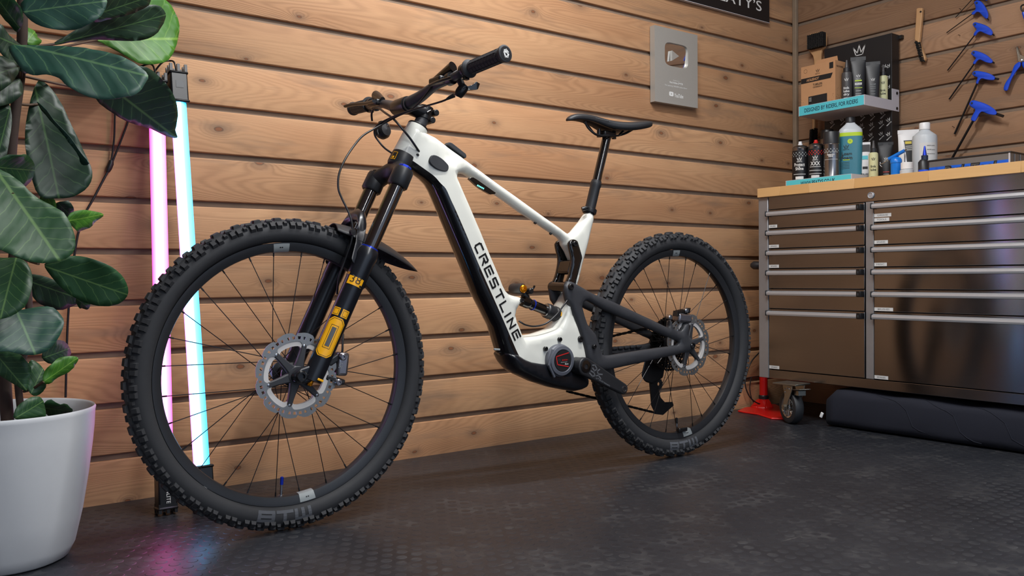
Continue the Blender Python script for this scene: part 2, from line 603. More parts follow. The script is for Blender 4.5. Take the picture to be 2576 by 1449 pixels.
def brushed():
    k = N('brushed_stainless'); v = k.coord('Object', (1, 2.2, 260))
    nz = k.noise(v, 1.0, 3, .6); cl = k.noise(k.coord('Object'), 2.5, 3)
    k.set(Base_Color=k.mix(nz, lin((140, 140, 142)), lin((150, 150, 152))), Metallic=1.0, Roughness=k.ramp(k.math('ADD', k.math('MULTIPLY', nz, .35), k.math('MULTIPLY', cl, .65)), [(.2, .13), (.8, .20)]))
    k.b.inputs['Anisotropic'].default_value = .85; k.b.inputs['Anisotropic Rotation'].default_value = .25
    k.bump(nz, .008, .0005)
    return k.m


M['steel'] = brushed()
M['handle'] = simple('satin_aluminium', (190, 192, 196), .34, metal=.5, vary=.05)
M['steelpost'] = simple('brushed_post', (164, 166, 170), .34, metal=.6, vary=.1, vscale=40)
M['paperlabel'] = simple('white_label_tape', (206, 206, 204), .6)
M['stave'] = None


def stave():
    k = N('oiled_beech'); v = k.coord('Object', (2, 2, 2), 31.0)
    g = k.noise(k.coord('Object', (60, 5, 60), 17.0), 1.0, 4, .6)
    oi = k.n('ShaderNodeObjectInfo')
    b = k.mix(oi.outputs['Random'], lin((214, 170, 112)), lin((232, 190, 134)))
    b = k.mix(k.math('MULTIPLY', g, .45), b, lin((190, 138, 84)))
    k.set(Base_Color=b, Roughness=.42); return k.m


M['stave'] = stave()


def leaf_mat(name, up, low, vein):
    k = N(name); uv = k.n('ShaderNodeUVMap'); sp = k.n('ShaderNodeSeparateXYZ'); k.l(uv.outputs[0], sp.inputs[0])
    u, v, _ = sp.outputs          # u along the midrib 0..1, v across -1..1
    av = k.math('ABSOLUTE', v)
    midv = k.ramp(av, [(.0, 1.0), (.02, .8), (.04, 0.0)])
    ch = k.math('SUBTRACT', k.math('MULTIPLY', u, 6.5), k.math('MULTIPLY', k.math('POWER', av, .8), 2.1))
    wv = k.noise(uv.outputs[0], 5, 2)
    ch = k.math('ADD', ch, k.math('MULTIPLY', wv, .35))
    fr = k.math('ABSOLUTE', k.math('SUBTRACT', k.math('FRACT', ch), .5))
    side = k.ramp(fr, [(.0, 1.0), (.028, .75), (.06, 0.0)])
    side = k.math('MULTIPLY', side, k.ramp(av, [(.6, 1.0), (1.0, .25)]))
    vein_f = k.math('MAXIMUM', midv, k.math('MULTIPLY', side, .55))
    n1 = k.noise(k.coord('Object'), 22, 3)
    base = k.mix(n1, lin(tuple(x * .72 for x in up)), lin(up))
    base = k.mix(k.math('MULTIPLY', vein_f, .5), base, lin(vein))
    geo = k.n('ShaderNodeNewGeometry')
    k.set(Base_Color=base, Roughness=.48)
    k.b.inputs['Specular IOR Level'].default_value = .5
    k.b.inputs['Subsurface Weight'].default_value = 0.0
    k.bump(k.math('ADD', k.math('MULTIPLY', fr, 1.0), k.math('MULTIPLY', n1, .5)), .12, .003)
    return k.m


M['leafA'] = leaf_mat('fig_leaf_dark', (26, 56, 36), (70, 100, 60), (92, 128, 74))
M['leafB'] = leaf_mat('fig_leaf_mid', (38, 82, 44), (70, 110, 60), (120, 156, 86))
M['leafC'] = leaf_mat('fig_leaf_young', (72, 132, 38), (90, 140, 60), (150, 190, 80))
M['leafD'] = leaf_mat('fig_leaf_bluish', (34, 76, 62), (70, 110, 60), (110, 150, 96))
M['bark'] = simple('fig_bark', (66, 50, 42), .85, vary=.35, vscale=40, bump=.5, bscale=60)
M['petiole'] = simple('fig_petiole', (84, 62, 44), .6, vary=.3)
M['pot'] = simple('white_plastic_pot', (206, 208, 210), .48, vary=.02)
M['soil'] = simple('potting_soil', (48, 38, 32), .95, vary=.4, bump=.8, bscale=80)


def tube_mat(name, stops, s):
    """LED tube: the light bar inside faces into the room, so the diffuser is hottest there and tinted at its flanks"""
    k = N(name); ge = k.n('ShaderNodeNewGeometry')
    dt = k.n('ShaderNodeVectorMath', op='DOT_PRODUCT'); k.l(ge.outputs['Normal'], dt.inputs[0]); dt.inputs[1].default_value = (.95, -.31, 0)
    c = k.ramp(k.math('ADD', k.math('MULTIPLY', dt.outputs['Value'], .5), .5), stops)
    fr = k.n('ShaderNodeVectorMath', op='DOT_PRODUCT'); k.l(ge.outputs['Normal'], fr.inputs[0]); fr.inputs[1].default_value = (-.25, -.97, 0)
    st = k.ramp(k.math('ADD', k.math('MULTIPLY', fr.outputs['Value'], .5), .5), [(.47, .03), (.60, .36), (.95, 1.0)])
    k.set(Base_Color=(.3, .3, .3, 1), Roughness=.3); k.l(c, k.b.inputs['Emission Color']); k.l(k.math('MULTIPLY', st, s), k.b.inputs['Emission Strength'])
    return k.m


M['tubepink'] = tube_mat('pink_led_diffuser', [(0.0, (1, .05, .42, 1)), (.2, (1, .10, .50, 1)), (.40, (1, .17, .58, 1)), (.60, (1, .16, .58, 1)), (.8, (1, .08, .48, 1)), (1.0, (1, .04, .40, 1))], 7.0)
M['tubeblue'] = tube_mat('blue_led_diffuser', [(0.0, (.50, .22, .9, 1)), (.16, (.50, .30, 1, 1)), (.28, (.12, .55, 1, 1)), (.40, (.18, .60, 1, 1)), (.56, (.18, .60, 1, 1)), (.70, (.05, .52, 1, 1)), (1.0, (.0, .40, 1, 1))], 6.5)  # lavender stops paint the pink tube's reflection into the left flank
M['teal'] = simple('turquoise_card', (86, 196, 208), .5)
M['navyprint'] = simple('navy_print', (14, 34, 62), .5)
M['greycard'] = simple('pale_grey_card', (196, 194, 200), .5)
M['blackcard'] = simple('black_board', (22, 22, 25), .42)
M['silver'] = simple('brushed_award_silver', (176, 173, 166), .40, metal=.35, vary=.04, vscale=200)
M['mirror'] = simple('polished_mirror', (235, 235, 235), .03, metal=1.0)
M['bluehandle'] = simple('blue_vinyl_handle', (26, 78, 214), .32)
M['hexsteel'] = simple('black_oxide_steel', (34, 34, 36), .3, metal=.5)
M['kraft'] = simple('brown_kraft_card', (190, 142, 100), .75, vary=.08)
M['brushwood'] = simple('pale_brush_wood', (206, 160, 112), .55, vary=.15, vscale=30)
M['bristle'] = simple('black_bristles', (14, 13, 13), .8)
M['clearblue'] = simple('blue_plastic', (18, 118, 214), .3)
M['teabottle'] = simple('teal_cleaner_bottle', (62, 128, 146), .35, vary=.05)
M['milk'] = simple('translucent_white_plastic', (196, 202, 206), .35)
M['whiteplastic'] = simple('white_plastic_cap', (228, 228, 228), .4)
M['lime'] = simple('lime_print', (186, 214, 36), .5)
M['cream'] = simple('pale_green_bottle', (206, 206, 160), .4)
M['greybottle'] = simple('dark_grey_bottle', (70, 68, 68), .4)
M['can'] = simple('spray_can_metal', (150, 150, 152), .25, metal=1.0, vary=.1, vscale=150)
M['redplastic'] = simple('red_plastic', (206, 28, 24), .4)
M['redpaint'] = simple('red_powder_coat', (206, 22, 18), .32, coat=.2)
M['zinc'] = simple('zinc_plated_steel', (150, 148, 140), .3, metal=.9, vary=.1)
M['chrome'] = simple('chrome', (215, 215, 215), .1, metal=1.0)
M['navycloth'] = simple('navy_cloth', (22, 26, 40), .85, vary=.15, vscale=300, bump=.3, bscale=700)
M['castertire'] = simple('caster_rubber', (36, 38, 42), .55, vary=.1)
M['casegrey'] = simple('grey_tool_case', (120, 118, 116), .4, metal=.4)
M['caseblue'] = simple('blue_case_band', (20, 92, 206), .4)
M['yellowprint'] = simple('soft_yellow_print', (206, 186, 60), .5)


# ------------------------------------------------------------------ the room
Z0 = 0.6926; PITCH = 0.14; GAP = 0.0165; HT = 2.5
XL = -4.7; YF = -5.2


def wall(name, a, b, mat):
    return build(name, G().span(a, b), mat, kind='structure', smooth=0)


floor = build('floor', G().span((XL, YF, -.08), (.12, .12, -.0005)), M['floor'], kind='structure', smooth=0)
wall_back = wall('wall_back', (XL, .011, 0), (.1, .10, HT), M['gap'])
wall_right = wall('wall_right', (.011, YF, 0), (.10, .011, HT), M['gap'])
wall_left = wall('wall_left', (XL - .1, YF, 0), (XL, .1, HT), M['plaster'])
ceiling = wall('ceiling', (XL, YF, HT), (.1, .1, HT + .08), M['ceil'])


def plank_mesh(L, z0, z1):
    # board with eased long edges, face at y = 0, back at y = .012, length along local X
    h = (z1 - z0) / 2; e = .0035; n = 6
    prof = [(.012, -h)] + [(e - e * math.sin(a), -h + e - e * math.cos(a)) for a in [PI / 2 * i / 3 for i in range(4)]]
    prof += [(y, -z) for y, z in prof[::-1]]
    rings = [[(x, y, z) for y, z in prof] for x in (-L / 2, L / 2)]
    return G().loft(rings).mesh('plank')


def planks(par, mat, length, mid, rot):
    me = plank_mesh(length, 0, PITCH - GAP); me.materials.append(mat)
    me.polygons.foreach_set('use_smooth', [True] * len(me.polygons)); me.set_sharp_from_angle(angle=math.radians(40))
    n = -5
    while True:
        za = Z0 + PITCH * n; zb = za + PITCH - GAP
        if za > HT - .1: break
        o = bpy.data.objects.new('plank', me); COL.objects.link(o)
        o.parent = par; o.rotation_euler = (0, 0, rot)
        c = Vector((mid[0], mid[1], max((za + zb) / 2, .0545)))
        o.location = c - WLOC[par.name]
        WLOC[o.name] = c; n += 1


planks(wall_back, M['plank'], -XL, (XL / 2, 0, 0), 0)
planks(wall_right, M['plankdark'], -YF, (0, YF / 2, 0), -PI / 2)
build('trim_1', G().span((-.021, -.022, 0), (.0, .0, HT)), M['batten'], kind='structure', bevel=.004, smooth=30)

# rubber floor: raised round studs in staggered rows
def studs():
    p = .037; r = .0125; h = .0005; n = 12
    xs = np.arange(-4.3, -.02, p); ys = np.arange(-2.45, -.02, p * .866)
    ang = np.arange(n) * 2 * PI / n
    ring0 = np.stack([np.cos(ang) * r, np.sin(ang) * r, np.full(n, -.0005)], 1)
    ring1 = np.stack([np.cos(ang) * r * .84, np.sin(ang) * r * .84, np.full(n, 0.0)], 1)
    base = np.concatenate([ring0, ring1]); V = []; F = []
    for j, y in enumerate(ys):
        for x in xs + (p / 2 if j % 2 else 0):
            # keep only the part of the floor in front of the lens
            if (x - C0.x) * RT.x + (y - C0.y) * RT.y > 1.05 * ((x - C0.x) * FW.x + (y - C0.y) * FW.y) * .62 + .15: continue
            b = len(V) * 2 * n
            V.append(base + (x, y, 0))
            F += [(b + i, b + (i + 1) % n, b + n + (i + 1) % n, b + n + i) for i in range(n)]
            F.append(tuple(b + n + i for i in range(n)))
    V = np.concatenate(V)
    me = bpy.data.meshes.new('raised_studs'); me.from_pydata(V.tolist(), [], F); me.update()
    return me


build('raised_studs', studs(), M['floor'], floor, smooth=0, recalc=False, kind='stuff')


# ================================================================== the bicycle
FX, RX, WR = -2.763, -1.405, 0.377
bike = empty('mountain_bike', ((FX + RX) / 2, YB, 0), 'white and black full suspension electric mountain bike standing along the wooden wall', 'bicycle')


def B(x, z, v=0.0): return Vector((x, YB - v, z))


def wheel(name, cx, rear):
    # rim: box section ring
    rp = [(.295, -.006), (.297, -.012), (.309, -.0165), (.3175, -.0172), (.3175, -.0145), (.309, -.013), (.309, .013), (.3175, .0145), (.3175, .0172), (.309, .0165), (.297, .012), (.295, .006)]
    ax = (0, -1, 0); o = B(cx, WR)
    W = build(name, G().lathe(rp, o, ax, 128, close=True), M['rim'], bike, smooth=40)
    # tyre casing
    tp = [(.3185, -.0165)]
    for i in range(15):
        a = math.radians(-128 + 256 * i / 14)
        tp.append((.3415 + .0300 * math.cos(a), .0305 * math.sin(a)))
    tp.append((.3185, .0165))
    build('tyre', G().lathe(tp, o, ax, 160, close=True), M['tire'], W, smooth=60)
    # tread
    g = G()

    def knob(phi, lat, dr, length, width, hgt, yaw=0):
        # phi along the wheel, lat: angle around the casing section, dr: lean
        a = lat; rr = .3415 + .0295 * math.cos(a); vv = .0305 * math.sin(a)
        nr = math.cos(a * dr); nv = math.sin(a * dr)          # knob axis
        P = Vector((math.cos(phi), 0, math.sin(phi))); T = Vector((-math.sin(phi), 0, math.cos(phi))); L = Vector((0, -1, 0))
        c = o + P * rr + L * vv; ax_ = P * nr + L * nv; la = L * nr - P * nv
        T2 = (T * math.cos(yaw) + la * math.sin(yaw)); la2 = la * math.cos(yaw) - T * math.sin(yaw)
        vs = []
        for h, k in ((-.002, 1.12), (hgt, .84)):
            for s, t in ((-1, -1), (1, -1), (1, 1), (-1, 1)): vs.append(c + ax_ * h + T2 * (s * length / 2 * k) + la2 * (t * width / 2 * k))
        g.add(vs, [(3, 2, 1, 0), (4, 5, 6, 7), (0, 1, 5, 4), (1, 2, 6, 5), (2, 3, 7, 6), (3, 0, 4, 7)])

    n = 138
    for i in range(n):
        ph = 2 * PI * i / n
        for s in (1, -1):
            q = ph + (s > 0) * PI / n * .5
            if i % 3 != 2: knob(q, s * .98, .82, .0118, .0155, .0064)
            else: knob(q, s * .84, .75, .0085, .0095, .0056)
            if i % 3 == 0: knob(ph, s * .20, 1, .0180, .0110, .0062, s * .10)
            if i % 3 == 1: knob(ph + PI / n, s * .54, 1, .0160, .0105, .0062, -s * .18)
    build('tread_knobs', g, M['tire'], W, smooth=0, kind='stuff', recalc=False)
    # hub
    hp = [(.0, -.052), (.012, -.052), (.014, -.036), (.029, -.034), (.029, -.029), (.017, -.026), (.0155, 0), (.017, .024), (.029, .027), (.029, .032), (.02, .036), (.02, .052), (.0, .052)]
    if rear: hp = [(.0, -.066), (.018, -.066), (.02, -.03), (.029, -.028), (.029, -.023), (.017, -.02), (.0155, 0), (.017, .026), (.029, .03), (.029, .035), (.02, .039), (.02, .06), (.0, .06)]
    build('hub', G().lathe(hp, o, ax, 32), M['black'], W, smooth=40)
    # spokes: 14 a side, crossing
    ns = 28; ph0 = .10 if not rear else .05
    nip = G()
    for i in range(ns):
        near = i % 2 == 0
        ph = ph0 + 2 * PI * i / ns
        d = .62 if (i // 2) % 2 else -.62
        hv = (.030 if near else -.0315) if not rear else (.032 if near else -.026)
        a = B(cx + .0285 * math.cos(ph + d * 1.9), WR + .0285 * math.sin(ph + d * 1.9), hv)
        b = B(cx + .297 * math.cos(ph), WR + .297 * math.sin(ph), .006 if near else -.006)
        build('spoke', G().tube([a, b], .00105, 6), M['spoke'], W)
        dr = (b - a).normalized(); nip.tube([b - dr * .012, b], .002, 6)
    build('spoke_nipples', nip, M['black'], W, kind='stuff')
    # valve
    va = -PI / 2 - (.07 if not rear else -.03)
    P = Vector((math.cos(va), 0, math.sin(va)))
    base = o + P * .297
    build('valve', G().lathe([(.0, 0), (.0065, 0), (.0065, .003), (.0036, .0038), (.0034, .030), (.0, .030)], base, -P, 12), M['alloy'], W)
    build('valve_cap', G().lathe([(.0042, 0), (.0042, .018), (.0, .020)], base - P * .028, -P, 12), M['blue_ano'] if not rear else M['black'], W)
    # grey rim stickers
    spots = [(PI / 2 + .06, .075), (-PI / 2 + .13, .075)] if not rear else [(PI / 2 + .02, .06), (-PI / 2 + .14, .08)]
    for a, wd in spots:
        k = [(.2943, -.004), (.2943, .0062), (.2963, .0126), (.3090, .0172), (.3150, .0179)]
        g = G(); rows = []
        for j in range(9):
            t = a + wd * 1.7 * (j / 8 - .5)
            rows.append([o + Vector((math.cos(t), 0, math.sin(t))) * r + Vector((0, -h, 0)) for r, h in k])
        vs = [p for r in rows for p in r]; m = len(k)
        g.add(vs, [(i * m + j, i * m + j + 1, (i + 1) * m + j + 1, (i + 1) * m + j) for i in range(8) for j in range(m - 1)])
        build('rim_sticker', g, M['sticker'], W, smooth=60)
        # small printed badge: an outline with two dots
        def pol(t, r, h): return o + Vector((math.cos(t), 0, math.sin(t))) * r + Vector((0, -h, 0))
        for dt in (-.006, .010):
            gg = G(); cc = [(a + dt + .0065 * math.cos(x), .3055 + .0017 * math.sin(x)) for x in [2 * PI * i / 8 for i in range(8)]]
            gg.add([pol(t, r, .0172 - (.309 - r) * .36 + .0004) for t, r in cc], [tuple(range(8))])
            build('badge_print', gg, M['decalblack'], W, smooth=0, recalc=False)
    # tyre print, wrapped on the sidewall; reads upside down at the bottom
    def side(t, r):
        q = min(max((r - .3415) / .0300, -1), 1)
        return o + Vector((math.cos(t), 0, math.sin(t))) * r + Vector((0, -(.0305 * math.sqrt(max(0, 1 - q * q)) + .0007), 0))
    a0 = -PI / 2 - (.14 if not rear else .04)
    gg = G()
    # block capitals W T B, rotated with the wheel: letters stand on the outer edge and read from the hub outward
    hh = .021; ww = .044
    glyph = {'W': [[(0, 1), (0, 0), (1, 0), (1, 1)], [(.5, 0), (.5, 1)]], 'T': [[(0, 1), (1, 1)], [(.5, 1), (.5, 0)]], 'B': [[(0, 0), (0, 1), (1, 1), (1, 0), (0, 0)], [(0, .5), (1, .5)]]}
    for i, ch in enumerate('WTB'):
        for q in strokes([[(x * .7, y * .5) for x, y in L] for L in glyph[ch]], .17):
            pts = []
            for x, y in q: pts.append((a0 + .26 - (i * .94 + x) * .145, .3385 - (y - .25) * .040))
            # subdivide along the arc
            (p0, p1, p2, p3) = pts
            for s in range(4):
                f0, f1 = s / 4, (s + 1) / 4
                L_ = lambda a, b, f: (a[0] + (b[0] - a[0]) * f, a[1] + (b[1] - a[1]) * f)
                c = [L_(p0, p1, f0), L_(p0, p1, f1), L_(p3, p2, f1), L_(p3, p2, f0)]
                gg.add([side(*u) for u in c], [(0, 1, 2, 3)])
    build('tyre_lettering', gg, M['tireprint'], W, smooth=0, recalc=False)
    rotor(W, cx, .056 if not rear else .060, rear)
    return W


def rotor(W, cx, v, rear):
    R = .1015; o = B(cx, WR, v); n = 180; ph = .25
    P = lambda t, r, dv=0: o + Vector((math.cos(t) * r, -dv, math.sin(t) * r))
    outer = []; inner = []
    for i in range(n):
        t = 2 * PI * i / n
        s = (t * 12 / (2 * PI)) % 1
        outer.append(R - .0050 * (1 if s < .12 else 0) - .0015 * math.cos(t * 12) - (.002 if .12 <= s < .2 else 0))
        u = ((t - ph) * 6 / (2 * PI)) % 1; u = min(u, 1 - u)            # 0 at each arm
        inner.append(.0815 - .0155 * math.exp(-(u / .095) ** 2))
    th = [2 * PI * i / n for i in range(n)]
    # steel brake track with a ring of vent holes: outer band, inner band and bridges between them
    g = G(); d = Vector((0, -.0018, 0))
    mid1 = [P(t, .0930) for t in th]; mid0 = [P(t, .0862) for t in th]
    g.ring_prism([P(t, r) for t, r in zip(th, outer)], mid1, d)
    g.ring_prism(mid0, [P(t, r) for t, r in zip(th, inner)], d)
    for k in range(40):
        t = 2 * PI * k / 40
        a = .044 if k % 4 else .075
        g.prism([P(t - a, .0855, -.00006), P(t + a, .0855, -.00006), P(t + a * .7, .0936, -.00006), P(t - a * .7, .0936, -.00006)], d * .94)
    r_ = build('brake_rotor', g, M['rotor'], W, smooth=30)
    # pale cooling fin standing behind the inner edge
    g = G(); g.ring_prism([P(t, r + .0010, -.0006) for t, r in zip(th, inner)], [P(t, r - .0085 - .0035 * ((r - .066) / .0155), -.0006) for t, r in zip(th, inner)], Vector((0, .009, 0)))
    build('rotor_fin', g, M['rotorfin'], W, smooth=50)
    # spider
    g = G(); g.lathe([(.0, .006), (.021, .006), (.024, .003), (.024, -.008), (.0, -.008)], o, (0, -1, 0), 40)
    for k in range(6):
        t = ph + 2 * PI * k / 6; U = Vector((math.cos(t), 0, math.sin(t))); Q = Vector((-math.sin(t), 0, math.cos(t))); L = Vector((0, -1, 0))
        rings = []
        for r, wd, h in ((.016, .013, .004), (.035, .0092, .0035), (.055, .0070, .003), (.0715, .0062, .002)):
            rings.append([o + U * r + Q * (s * wd) + L * hh for s, hh in ((-1, -.006), (1, -.006), (1, h * .6), (.7, h + .001), (-.7, h + .001), (-1, h * .6))])
        g.loft(rings)
    build('rotor_spider', g, M['carbon'], W, smooth=30)
    for k in range(6):
        t = ph + 2 * PI * k / 6
        build('rivet', G().lathe([(.0042, 0), (.0042, .0024), (.0030, .0032), (.0, .0032)], P(t, .0715), (0, -1, 0), 14), M['alloy'], W)


fw = wheel('front_wheel', FX, False)
rw = wheel('rear_wheel', RX, True)

# ---------------------------------------------------------------- frame
hw = .038


def idw(ctrl, p=4):
    A = np.array([c[:2] for c in ctrl]); Hh = np.array([c[2] for c in ctrl])
    def f(x, z):
        D = (np.asarray(x)[:, None] - A[:, 0]) ** 2 + (np.asarray(z)[:, None] - A[:, 1]) ** 2 + 1e-6
        Wt = D ** (-p / 2); return (Wt * Hh).sum(1) / Wt.sum(1)
    return f


far = -.026; near = .030
tops = [(1026.9, 309.7, -.02), (1040, 309.5, .0), (1056, 315.5, .02), (1067, 322.5, .026), (1076.6, 331.7, .024), (1092.5, 344.9, .01), (1111.8, 358.7, .01), (1167, 398.7, .01), (1260, 466.3, .01), (1294.6, 490.4, .01), (1364.5, 541.4, .01), (1406, 570.4, .01), (1425, 585, .01), (1431.4, 588.5, .01), (1436, 584, .0), (1454, 558, -.006), (1468, 533, -.012), (1471, 530, -.01), (1496.3, 538.5, .012), (1495, 555, .012), (1484.6, 600.8, .014), (1476, 636.6, .016), (1468, 668.4, .018), (1457.5, 712, .02), (1450, 745, .025), (1446, 768, .03), (1443.4, 781.6, .034), (1452, 801.5, .036), (1460, 824.8, .038), (1468, 848, .038), (1475, 877, .038), (1479.4, 901, .038)]
bot = [(1470, 930, .038), (1440, 955, .03), (1366, 955, .02), (1310, 935, .0)]
front = [(1255, 905, -.02), (1241, 886, far), (1235, 866, far), (1220, 818, far), (1178, 736.6, far), (1147, 660, far), (1115, 584, far), (1093, 531.8, far), (1082, 505.5, far), (1072, 483.5, far), (1062, 467.5, far), (1048, 454, far), (1036, 444.5, -.024), (1022, 434, -.024), (1004, 424, -.02), (985, 410, -.02), (983, 398, -.02), (985.5, 386.3, -.02), (993, 369.7, -.02), (1005.5, 349, -.02), (1019.3, 320, -.02)]
outer = [S2(*p) for p in tops + bot + front]
hole = [(1153, 437.3, .02), (1160, 437, .0), (1170, 440, .0), (1185, 450.5, .0), (1243.5, 489, .0), (1275, 511, .0), (1308, 535.5, .0), (1340, 556, .0), (1375.5, 580, .0), (1403, 598, .0), (1411.4, 609, .0), (1413, 617, .0), (1421, 635, -.006), (1431, 660, -.008), (1433, 690, -.01), (1430, 715, -.005), (1425, 745, .02), (1423, 765, .034), (1421, 776, .036), (1417, 796, .036), (1411, 811.4, .036), (1400, 824, .03), (1385, 828, .02), (1361.7, 836, .02), (1346, 841, .02), (1322, 846, .03), (1318, 840, near), (1310.8, 820.8, near), (1305, 807, near), (1301.8, 793, near), (1303.9, 782, near), (1309.4, 771, near), (1319, 762.8, near), (1321.8, 756, near), (1319.5, 749.6, near), (1313, 746.5, near), (1297, 742.8, near), (1284.5, 738, near), (1276, 729.7, near), (1269.4, 717, near), (1261, 695, near), (1250, 669, near), (1237.6, 640, near), (1213, 578.7, near), (1193, 531.8, near), (1177, 494.5, near), (1162, 460, near), (1156, 445.6, near)]
hole = [S2(*p) for p in hole]
div = [(975, 386, .03), (985.5, 386.3, .03), (1000, 388.2, .032), (1015, 391.8, .034), (1037, 401.4, .036), (1056.6, 413.9, .037), (1077, 429, .038), (1095, 444, .038), (1109, 460.8, .038), (1122, 475, .038), (1134.5, 502.8, .038), (1148, 531.8, .038), (1173, 589.7, .038), (1202, 660, .038), (1264, 800, .038), (1300, 884, .038), (1326, 945, .038), (1330, 990, .038)]
div = [S2(*p) for p in div]
div = resample(smooth_path([(a, 0, b) for a, b in div], 3) and [(p.x, p.z) for p in smooth_path([(a, 0, b) for a, b in div], 3)], .006, False)
blackreg = div + [S2(1100, 1000), S2(940, 700), S2(940, 400)]
H = idw([S2(1030, 345) + (.029,), S2(1050, 330) + (.029,), S2(1000, 390) + (.030,), S2(1015, 415) + (.03,), S2(1090, 400) + (.034,), S2(1120, 390) + (.026,), S2(1110, 430) + (.038,)] +
        [(S2(x, y) + (hw,)) for x, y in ((1130, 480), (1150, 530), (1110, 520), (1180, 620), (1150, 620), (1210, 690), (1185, 690), (1240, 770), (1210, 770), (1275, 850), (1250, 850), (1300, 760))] +
        [S2(1185, 430) + (.023,), S2(1230, 460) + (.021,), S2(1290, 503) + (.020,), S2(1340, 538) + (.020,), S2(1400, 583) + (.021,), S2(1440, 600) + (.024,), S2(1480, 560) + (.021,), S2(1490, 542) + (.0195,), S2(1455, 650) + (.024,), S2(1445, 700) + (.026,), S2(1432, 745) + (.034,), S2(1425, 790) + (.040,), S2(1440, 830) + (.044,), S2(1390, 855) + (.042,), S2(1340, 870) + (.040,), S2(1460, 880) + (.046,), S2(1320, 900) + (.042,), S2(1420, 930) + (.044,)])
fr, cover = inflate([outer, hole], H, .019, res=.006, grid=.013, lines=[div], regions=[blackreg])
frame = build('frame', fr, M['white'], bike, smooth=180)
build('downtube_cover', cover, M['glossblack'], bike, smooth=180, label='gloss black battery cover along the front of the down tube')


def on_frame(x, z, d=.0008):
    h = float(H(np.array([x]), np.array([z]))[0]); return Vector((x, YB - h - d, z))


# black head-tube top bearing cap and lower cup lie along the steering axis
axT = S(1052, 318); axB = S(1014, 395)
sa = (axT - axB).normalized()
hp0 = axB - sa * .004
build('lower_headset_cup', G().lathe([(.026, .012), (.0325, .010), (.0335, .002), (.0335, -.022), (.031, -.028), (.024, -.030)], S(1013, 400), sa, 40), M['satin'], bike, smooth=40)
build('head_tube', G().tube([S(1014.5, 392), S(1050.5, 321)], [.0300, .0285], 48), M['white'], frame, smooth=40)
ht = S(1051.5, 319)
build('headset_top_cap', G().lathe([(.0280, -.006), (.0290, -.001), (.0285, .0015), (.022, .004), (.0, .004)], ht, sa, 40), M['black'], bike, smooth=40)
st = S(1058, 309)
build('headset_spacer', G().lathe([(.0175, -.02), (.0175, .022), (.0, .022)], st, sa, 32), M['carbon'], bike, smooth=40)

# lettering along the down tube, built from strokes
GL = {'C': [[(1, 1), (.22, 1), (.04, .80), (.04, .20), (.22, 0), (1, 0)]],
      'R': [[(0, 0), (0, 1), (.88, 1), (1, .86), (1, .52), (.40, .52)], [(.52, .52), (1.05, 0)]],
      'E': [[(1, 1), (0, 1), (0, 0), (1, 0)], [(.34, .54), (.92, .54)]],
      'S': [[(1, 1), (.06, 1), (0, .9), (0, .56), (.94, .50), (1, .44), (1, .06), (.94, 0), (0, 0)]],
      'T': [[(0, 1), (1, 1)], [(.5, 1), (.5, 0)]], 'L': [[(0, 1), (0, 0), (1, 0)]], 'I': [[(0, 0), (0, 1)]],
      'N': [[(0, 0), (0, 1), (1, 0), (1, 1)]]}
b0 = Vector(S2(1193.4, 618.7, hw) + (0,)); b1 = Vector(S2(1295.2, 855.2, hw) + (0,)); t0 = Vector(S2(1208.3, 610.4, hw) + (0,)); t1 = Vector(S2(1309, 846, hw) + (0,))
ul = (b1 - b0).normalized(); LT = (b1 - b0).length
hgt = ((t0 - b0) - ul * (t0 - b0).dot(ul)); hl = hgt.length; uu = hgt.normalized()
lp = [('C', 618.7, 636), ('R', 647.7, 665.5), ('E', 677, 695.9), ('S', 707.6, 724.9), ('T', 737, 757), ('L', 767, 784.5), ('I', 796.6, 796.6), ('N', 809.7, 826.3), ('E', 838.6, 855.2)]
for ch, y0, y1 in lp:
    def tt(y):
        x = 1193.4 + (y - 618.7) / (855.2 - 618.7) * (1295.2 - 1193.4)
        return (Vector(S2(x, y, hw) + (0,)) - b0).dot(ul)
    a, b_ = tt(y0), tt(y1); wl = max(b_ - a, .0001); g = G()
    for q in strokes([[(x * wl, y * hl) for x, y in L] for L in GL[ch]], .0052):
        pts = [b0 + ul * (a + x) + uu * y for x, y in q]
        g.add([on_frame(p.x, p.y) for p in pts], [(0, 1, 2, 3)])
    build('lettering', g, M['letter'], frame, smooth=0, recalc=False)


def badge(name, loop_px, v, d, mat, parent, bev=.0015, lbl=None, k=3):
    loop = smooth_loop2([S2(x, y, v) for x, y in loop_px], k) if k > 1 else [S2(x, y, v) for x, y in loop_px]
    return build(name, G().prism([B(x, z, v - .006) for x, z in loop], (0, -d - .006, 0)), mat, parent, bevel=bev, smooth=30, label=lbl)


# charge-port flap, cable port, display, thumb pad on the top tube
q = 960, 280
px = lambda X, Y: (960 + X / 7.247, 280 + Y / 7.247)
badge('charge_port_cover', [px(915, 805), px(1000, 810), px(1100, 870), px(1190, 960), px(1215, 1010), px(1205, 1070), px(1160, 1098), px(1080, 1085), px(980, 1040), px(890, 960), px(870, 890)], .0375, .003, M['rubber'], frame)
badge('cable_port', [px(635, 775), px(665, 770), px(683, 800), px(665, 818), px(640, 800)], .031, .0015, M['cable'], frame, bev=.0004)
dsp = badge('display_unit', [px(1578, 1232), px(1600, 1212), px(1660, 1206), px(1720, 1240), (1246, 485.5), (1243, 488.5), (1231, 489.3), (1205, 474), px(1700, 1345)], .0215, .004, M['blackgloss'], frame, bev=.001, k=1)
for i in range(5):
    x, y = px(1752 + i * 26, 1352 + i * 14)
    p = S(x, y, .0262)
    build('display_light', G().prism([p + Vector((a, 0, b)) for a, b in ((-.0022, -.0016), (.0008, -.0022), (.0022, .0016), (-.0008, .0022))], (0, -.0005, 0)), M['led'], frame, smooth=0)
